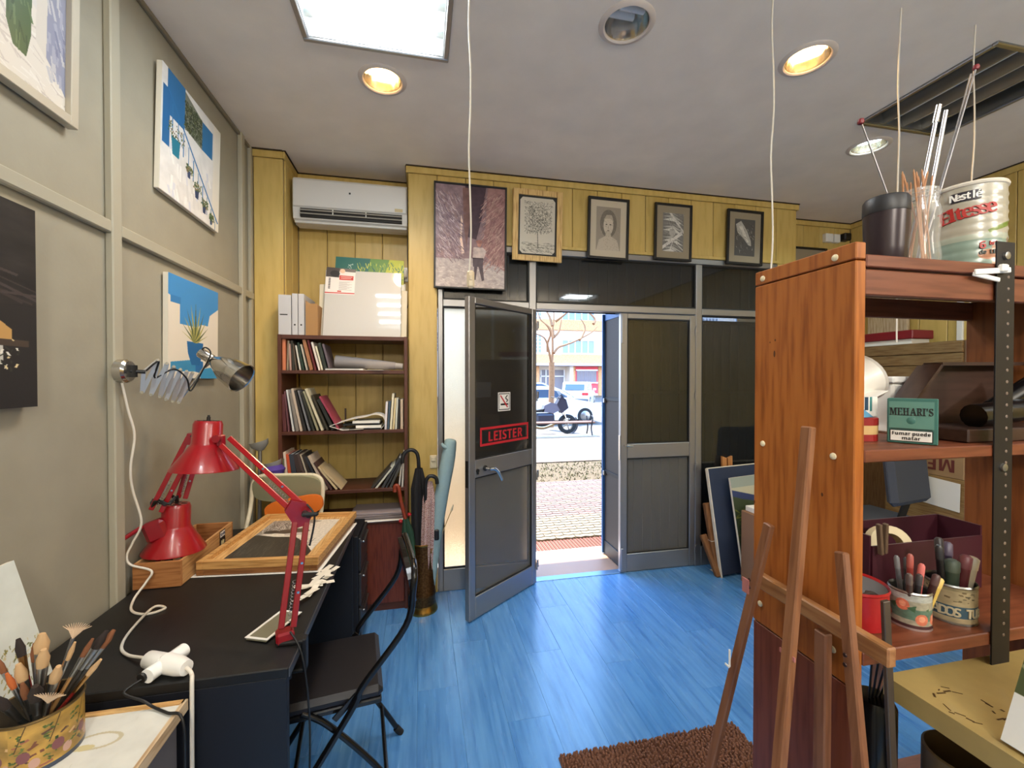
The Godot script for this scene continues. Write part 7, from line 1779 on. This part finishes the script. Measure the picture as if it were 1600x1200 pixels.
func build_easel() -> void:
	var w := wood("easel", C(132, 88, 60), "y", 0.5)
	var wz := wood("easel_bar", C(160, 114, 72), "z", 0.5)
	var t := thing("easel", "wooden A-frame easel leaning against the orange shelf panel", "easel", V(0.41, 0, -0.5))
	var up := V(1, 0.12, 0).normalized()
	part("leg", B().bar(V(0.412, 0.0, -0.808), V(0.575, 1.305, -0.615), 0.0165, 0.011, up, 0.002), w, t)
	part("leg", B().bar(V(0.412, 0.0, -0.204), V(0.575, 1.308, -0.488), 0.0165, 0.011, up, 0.002), w, t)
	part("mast", B().bar(V(0.368, 0.0, -0.478), V(0.556, 1.48, -0.524), 0.018, 0.012, up, 0.002), wood("mast", C(140, 94, 62), "y", 0.5), t)
	part("mast_slot", B().bar(V(0.4395, 0.62, -0.497), V(0.4835, 0.965, -0.508), 0.005, 0.0012, up), M.black_plastic, t)
	part("cross_bar", B().bar(V(0.588, 1.194, -0.66), V(0.588, 1.193, -0.43), 0.014, 0.026, Vector3.UP, 0.002), wz, t)
	part("rear_leg", B().bar(V(0.592, 1.17, -0.53), V(0.6, 0.0, -0.54), 0.02, 0.014, up, 0.002), w, t)
	var pk := mat("paint_pink", C(176, 110, 104), 0.6)
	for q in [[V(0.5455, 1.2, -0.63), 0], [V(0.52, 1.165, -0.5145), 1], [V(0.545, 1.178, -0.46), 0]]:
		for k in 2: part("screw", B().at(q[0] + V(0.004, 0.006 - k * 0.013, 0), V(0, 0, 90)).lathe([Vector2(0.003, 0), Vector2(0.0025, 0.001), Vector2(0, 0.0015)], 10), mat("screw_dark", C(60, 40, 34), 0.4, 0.6), t)
	for q in [[V(0.544, 1.196, -0.6315), V(0.002, 0.024, 0.014)], [V(0.5128, 1.155, -0.514), V(0.002, 0.006, 0.026)], [V(0.5292, 1.06, -0.651), V(0.002, 0.03, 0.003)], [V(0.5265, 1.046, -0.6535), V(0.002, 0.003, 0.01)]]:
		part("paint_smear", B().box(q[0] + V(-0.0005, 0, 0), q[1]), pk if q[1].z > 0.011 else M.white, t)

func build_mat_and_floor_things() -> void:
	# bath mat of chenille loops
	var mt := thing("floor_mat", "brown chenille mat lying on the blue floor beside the easel", "mat", V(0.95, 0, -1.35))
	var x0 := 0.545
	var x1 := 1.36
	var z0 := -1.655
	var z1 := -1.1
	var br := mat("mat_brown", C(122, 84, 66), 0.95)
	part("backing", B().mm(V(x0, 0, z0), V(x1, 0.006, z1), 0.002), br, mt)
	rng.seed = 99
	var b := B()
	var nx := 56
	var nz := 40
	for i in nx:
		for j in nz:
			var p := V(x0 + 0.008 + (x1 - x0 - 0.016) * i / (nx - 1), 0.006, z0 + 0.008 + (z1 - z0 - 0.016) * j / (nz - 1)) + V(rng.randf_range(-0.003, 0.003), 0, rng.randf_range(-0.003, 0.003))
			var d := V(rng.randf_range(-0.006, 0.006), 0.0, rng.randf_range(-0.006, 0.006))
			b.tube([p, p + d * 0.5 + V(0, 0.009, 0), p + d + V(0, rng.randf_range(0.013, 0.018), 0)], [0.0065, 0.007, 0.0035], 5)
	part("loops", b, br, mt).set_meta("kind", "stuff")
	# pictures and rolls leaning by the shop window
	var p := Pic.new(200, 300, C(60, 72, 50))
	p.rect(0, 0, 1, 0.1, C(150, 160, 150)); p.poly([[0, 0.1], [1, 0.1], [1, 0.16], [0.5, 0.2], [0, 0.13]], C(186, 184, 160)); p.poly([[0, 0.12], [0.5, 0.2], [0.8, 0.15], [1, 0.15], [1, 0.24], [0.6, 0.27], [0.2, 0.22], [0, 0.18]], C(50, 62, 104)); p.poly([[0, 0.2], [0.5, 0.28], [1, 0.24], [1, 0.5], [0, 0.5]], C(58, 70, 48)); p.strokes(160, 3, 0, 0.3, 1, 0.7, 0.14, 0.2, 0.5, 0.02, [C(90, 104, 50), C(46, 58, 40), C(120, 124, 52), C(70, 84, 44)]); p.poly([[0.3, 0.68], [0.55, 0.7], [0.4, 1], [0.1, 1]], C(96, 130, 130)); p.poly([[0.6, 0.6], [1, 0.5], [1, 1], [0.7, 1]], C(44, 84, 130)); p.strokes(60, 9, 0, 0.66, 0.6, 1, 0.1, 1.3, 0.5, 0.02, [C(40, 50, 44), C(80, 110, 110), C(60, 76, 60)])
	var c := canvas("painted_canvas", "landscape painting of green hills and blue water leaning by the shop window", 0.46, 0.78, 0.02, pmat("hills", p, 0.5))
	c.transform = Transform3D(Basis(Vector3.UP, 0.12) * Basis(V(0, 0, 1), 0.03) * Basis(Vector3.RIGHT, -0.16), V(2.63, 0.385, -2.93))
	var n := thing("dark_canvas", "navy canvas with cream edge behind the landscape painting", "canvas", V(2.5, 0, -2.95), "", true)
	n.transform = Transform3D(Basis(Vector3.UP, 0.1) * Basis(V(0, 0, 1), 0.02) * Basis(Vector3.RIGHT, -0.17), V(2.6, 0.0, -2.95))
	part("canvas_face", B().mm(V(-0.31, 0.02, 0.001), V(0.3, 0.84, 0.016), 0.001), mat("navy_canvas", C(40, 52, 76), 0.7), n)
	part("canvas_edge", B().mm(V(-0.318, 0.0, -0.01), V(-0.31, 0.842, 0.017), 0.001), M.canvas_edge, n)
	part("canvas_edge", B().mm(V(-0.31, 0.84, -0.01), V(0.3, 0.846, 0.017), 0.001), M.canvas_edge, n)
	for i in 2:
		var x := 2.475 + i * 0.055
		solo("stretcher_bar", B().at(V(x, 0.0, -3.1), V(-2, 0, 0)).prism(PackedVector2Array([Vector2(-0.02, 0), Vector2(0.02, 0), Vector2(0.02, 0.89 + i * 0.015), Vector2(-0.02, 0.905 - i * 0.015)]), -0.01, 0.01), wood("stretcher", C(190, 136, 84), "y"), ["wooden stretcher bar with mitred end standing behind the navy canvas", "second mitred stretcher bar beside the first, behind the navy canvas"][i], "stretcher bar")
	for i in 2:
		var x := 2.265 + i * 0.045 - 0.03
		var r := thing("cardboard_roll", ["folded brown cardboard bundle tied with string beside the navy canvas", "shorter brown cardboard strip leaning in front of the tied bundle"][1 - i], "cardboard", V(x, 0, -2.98))
		var top := V(x - 0.005, 0.29 + i * 0.255, -3.06)
		part("card", B().bar(V(x + 0.045 - i * 0.02, 0.0, -2.93 - i * 0.02), top, 0.05 + i * 0.03, 0.04, V(0, 0, 1), 0.006), mat("kraft_dark", C(136, 96, 60), 0.85, 0, {"tex": T.wood_grain, "tri": V(9, 0.8, 9), "world": true}), r)
		if i == 1:
			for y in [0.03, 0.26]: part("string", B().bar(V(x - 0.03, y, -2.968 - y * 0.14), V(x + 0.07, y + 0.008, -2.968 - y * 0.14), 0.004, 0.05, V(0, 0, 1)), M.cord_white, r)
	var bx := thing("cardboard_box", "upright brown cardboard box with white folder on top beside the painting", "box", V(2.5, 0, -2.72))
	part("carton", B().mm(V(2.4, 0, -2.84), V(2.75, 0.545, -2.66), 0.004), mat("kraft_mid", C(150, 112, 84), 0.85), bx)
	part("folder", B().mm(V(2.42, 0.546, -2.82), V(2.74, 0.585, -2.68), 0.003), M.paper, bx)

func pull_cord(label: String, x: float, z: float, y: float, sw: bool) -> void:
	var t := thing("pull_cord", label, "pull cord", V(x, y, z))
	var pts := []
	for i in 9: pts.append(V(x + 0.004 * sin(i * 1.9 + x * 7), lerpf(CEIL, y + (0.05 if sw else 0.0), i / 8.0), z + 0.003 * cos(i * 2.3)))
	part("cord", B().tube(curve(pts, 3), 0.0032, 6), M.cord_white, t)
	if sw:
		part("switch_body", B().box(V(x + 0.002, y + 0.026, z), V(0.026, 0.062, 0.018), 0.007), mat("switch_cream", C(214, 196, 164), 0.4), t)
		part("switch_button", B().box(V(x + 0.002, y + 0.03, z + 0.009), V(0.011, 0.02, 0.006), 0.003), M.switch_cream, t)

func build_far_right() -> void:
	pull_cord("cream pull cord with pear switch hanging in front of the canyon photograph", 0.169, -1.5, 1.872, true)
	pull_cord("white pull cord hanging behind the orange shelf panel", 1.31, -1.4, 1.75, false)
	pull_cord("white pull cord hanging behind the glass jar", 1.915, -1.4, 1.7, false)
	pull_cord("white pull cord hanging behind the tin can", 2.322, -1.4, 1.7, false)
	# work table with painted boards
	var t := thing("work_table", "wooden work table with pale top behind the pine shelf", "table", V(2.2, 0, -1.7))
	part("table_top", B().mm(V(1.77, 0.72, -1.94), V(2.9, 0.755, -1.33), 0.003), wood("table", C(150, 104, 70), "x"), t)
	for q in [[1.84, -1.88], [2.84, -1.88], [1.84, -1.39], [2.84, -1.39]]: part("leg", B().mm(V(q[0] - 0.025, 0, q[1] - 0.025), V(q[0] + 0.025, 0.72, q[1] + 0.025), 0.003), wood("table", C(130, 88, 58), "y"), t)
	var sm := Pic.new(256, 160, C(222, 204, 178))
	sm.grain(0.08, 0.02); sm.strokes(60, 6, 0, 0, 1, 1, 0.08, 0.3, 0.8, 0.02, [C(214, 160, 150), C(196, 150, 130), C(226, 176, 160), C(180, 150, 120)]); sm.ell(0.62, 0.4, 0.06, 0.08, C(206, 80, 84)); sm.ell(0.8, 0.5, 0.04, 0.05, C(150, 80, 64)); sm.strokes(20, 8, 0.3, 0.3, 0.7, 0.6, 0.08, 0.2, 0.5, 0.02, [C(120, 90, 80)])
	var pm := pmat("smears", sm, 0.6)
	for q in [[2.42, -1.72, 0.0, "pale board with pink paint smears lying on the work table"], [2.16, -1.58, 0.014, "second paint-smeared board lying nearer the table edge"]]:
		var b := thing("palette_board", q[3], "board", V(q[0], 0.756 + q[2], q[1]), "", true, -14.0)
		part("board", B().mm(V(-0.36, 0, -0.17), V(0.36, 0.013, 0.17), 0.002), M.canvas_edge, b)
		part("painted_face", B().quad(V(-0.36, 0.0135, 0.17), V(0.36, 0.0135, 0.17), V(0.36, 0.0135, -0.17), V(-0.36, 0.0135, -0.17)), pm, b)
	for i in 3:
		solo("wood_offcut", B().at(V(1.84 + i * 0.11, 0.776, -1.40 - i * 0.01), V(0, 12 * i, 0)).box(V(0, 0, 0), V(0.09, 0.035, 0.05), 0.002), wood("offcut", C(176, 150, 118), "x"), ["grey-brown wood offcut lying at the corner of the work table", "wood offcut between two others at the table edge", "wood offcut nearest the maroon box at the table edge"][i], "wood offcut")
	# office chair
	var o := thing("office_chair", "blue-grey fabric office chair standing behind the work table", "office chair", V(3.3, 0, -2.55))
	var fb := mat("chair_fabric", C(66, 70, 80), 0.9)
	part("seat", B().box(V(3.3, 0.5, -2.55), V(0.48, 0.09, 0.46), 0.035), fb, o)
	part("backrest", B().at(V(3.32, 0.86, -2.35), V(-6, 10, 0)).box(V(0, 0, 0), V(0.44, 0.36, 0.07), 0.03), fb, o)
	part("column", B().rod(V(3.3, 0.1, -2.55), V(3.3, 0.46, -2.55), 0.03, 12), M.black_plastic, o)
	part("back_stem", B().bar(V(3.3, 0.47, -2.4), V(3.32, 0.75, -2.33), 0.06, 0.012, V(0, 0, 1)), M.black_plastic, o)
	for i in 5:
		var a := TAU * i / 5 + 0.3
		part("base_arm", B().bar(V(3.3, 0.1, -2.55), V(3.3 + 0.27 * cos(a), 0.07, -2.55 + 0.27 * sin(a)), 0.04, 0.03, Vector3.UP, 0.006), M.black_plastic, o)
		part("caster", B().rod(V(3.29 + 0.27 * cos(a), 0.028, -2.55 + 0.27 * sin(a)), V(3.32 + 0.27 * cos(a), 0.028, -2.55 + 0.27 * sin(a)), 0.027, 12), M.black_rubber, o)
	# cupboard against the yellow wall with things on and before it
	var cb := mat("cardboard_sheet", C(136, 110, 72), 0.85, 0, {"tex": T.wood_grain, "tri": V(5, 9, 0.7), "world": true})
	var k := thing("cupboard", "tall cupboard covered with brown cardboard sheets at the yellow wall", "cupboard", V(3.95, 0, -2.75))
	part("body", B().mm(V(3.82, 0, -3.38), V(4.09, 1.83, -2.33), 0.003), wood("cupboard", C(110, 82, 54), "y"), k)
	for i in 5: part("cardboard", B().mm(V(3.8, 1.39 + i * 0.088, -3.36), V(3.82, 1.474 + i * 0.088, -2.34), 0.004), cb, k)
	part("front_panel", B().mm(V(3.806, 0.02, -3.36), V(3.82, 1.385, -2.34), 0.002), wood("cupboard", C(96, 72, 48), "y"), k)
	var rt := thing("red_tray", "dark red lacquered tray lying on the cupboard", "tray", V(3.9, 1.831, -2.88))
	part("tray", B().mm(V(3.8, 1.87, -3.1), V(4.02, 1.94, -2.66), 0.006), mat("tray_red", C(128, 26, 38), 0.4), rt)
	part("tray_foot", B().mm(V(3.82, 1.831, -3.08), V(4.0, 1.87, -2.68)), M.paper, rt)
	var pb := thing("pale_board", "whitewashed wooden board standing on the cupboard against the wall", "board", V(4.06, 1.831, -2.95))
	part("plank", B().mm(V(4.04, 1.831, -3.2), V(4.07, 2.33, -2.87), 0.003), wood("whitewash", C(206, 192, 166), "y"), pb)
	part("hook", B().rod(V(4.035, 2.29, -2.86), V(4.04, 2.25, -2.85), 0.012, 10), M.white, pb)
	struct("trim_7", B().mm(V(RW - 0.018, 0, -2.56), V(RW, 2.6, -2.52), 0.003), M.white)
	var cr := thing("carton", "brown carton with inverted lettering standing on a plywood crate", "carton", V(3.68, 0.86, -2.43))
	part("carton_body", B().mm(V(3.6, 0.86, -2.68), V(3.795, 1.035, -2.2), 0.003), mat("carton_kraft", C(150, 120, 84), 0.85), cr)
	letter("lettering", "MESA", 0.12, mat("ink_red_brown", C(96, 40, 34), 0.7), cr, V(3.598, 0.945, -2.4), Basis(Vector3.UP, -PI / 2) * Basis(V(0, 0, 1), PI), true)
	var pc := thing("plywood_crate", "plywood crate with a white sheet hanging over its front", "crate", V(3.68, 0, -2.43))
	part("crate_body", B().mm(V(3.6, 0, -2.7), V(3.795, 0.858, -2.18), 0.003), wood("plywood", C(150, 124, 82), "z"), pc)
	part("white_sheet", B().at(V(3.585, 0.75, -2.42), V(4, 0, 5)).box(V(0, 0, 0), V(0.004, 0.2, 0.42)), M.paper, pc)
	var jb := thing("junction_box", "pair of white electrical boxes high on the yellow recess wall", "junction box", V(3.9, 2.9, -3.43))
	part("box_body", B().mm(V(3.78, 2.86, -3.43), V(3.87, 2.94, -3.39), 0.004), M.white, jb)
	part("box_body", B().mm(V(3.88, 2.86, -3.43), V(3.95, 2.94, -3.39), 0.004), M.white, jb)
	part("sensor", B().mm(V(3.97, 2.88, -3.43), V(4.05, 2.95, -3.36), 0.01), M.black_plastic, jb)

func _ready() -> void:
	rng.seed = 7
	build_light()
	build_mats()
	build_shell()
	build_ceiling_lights()
	build_fill_lamps()
	build_storefront()
	call_all()
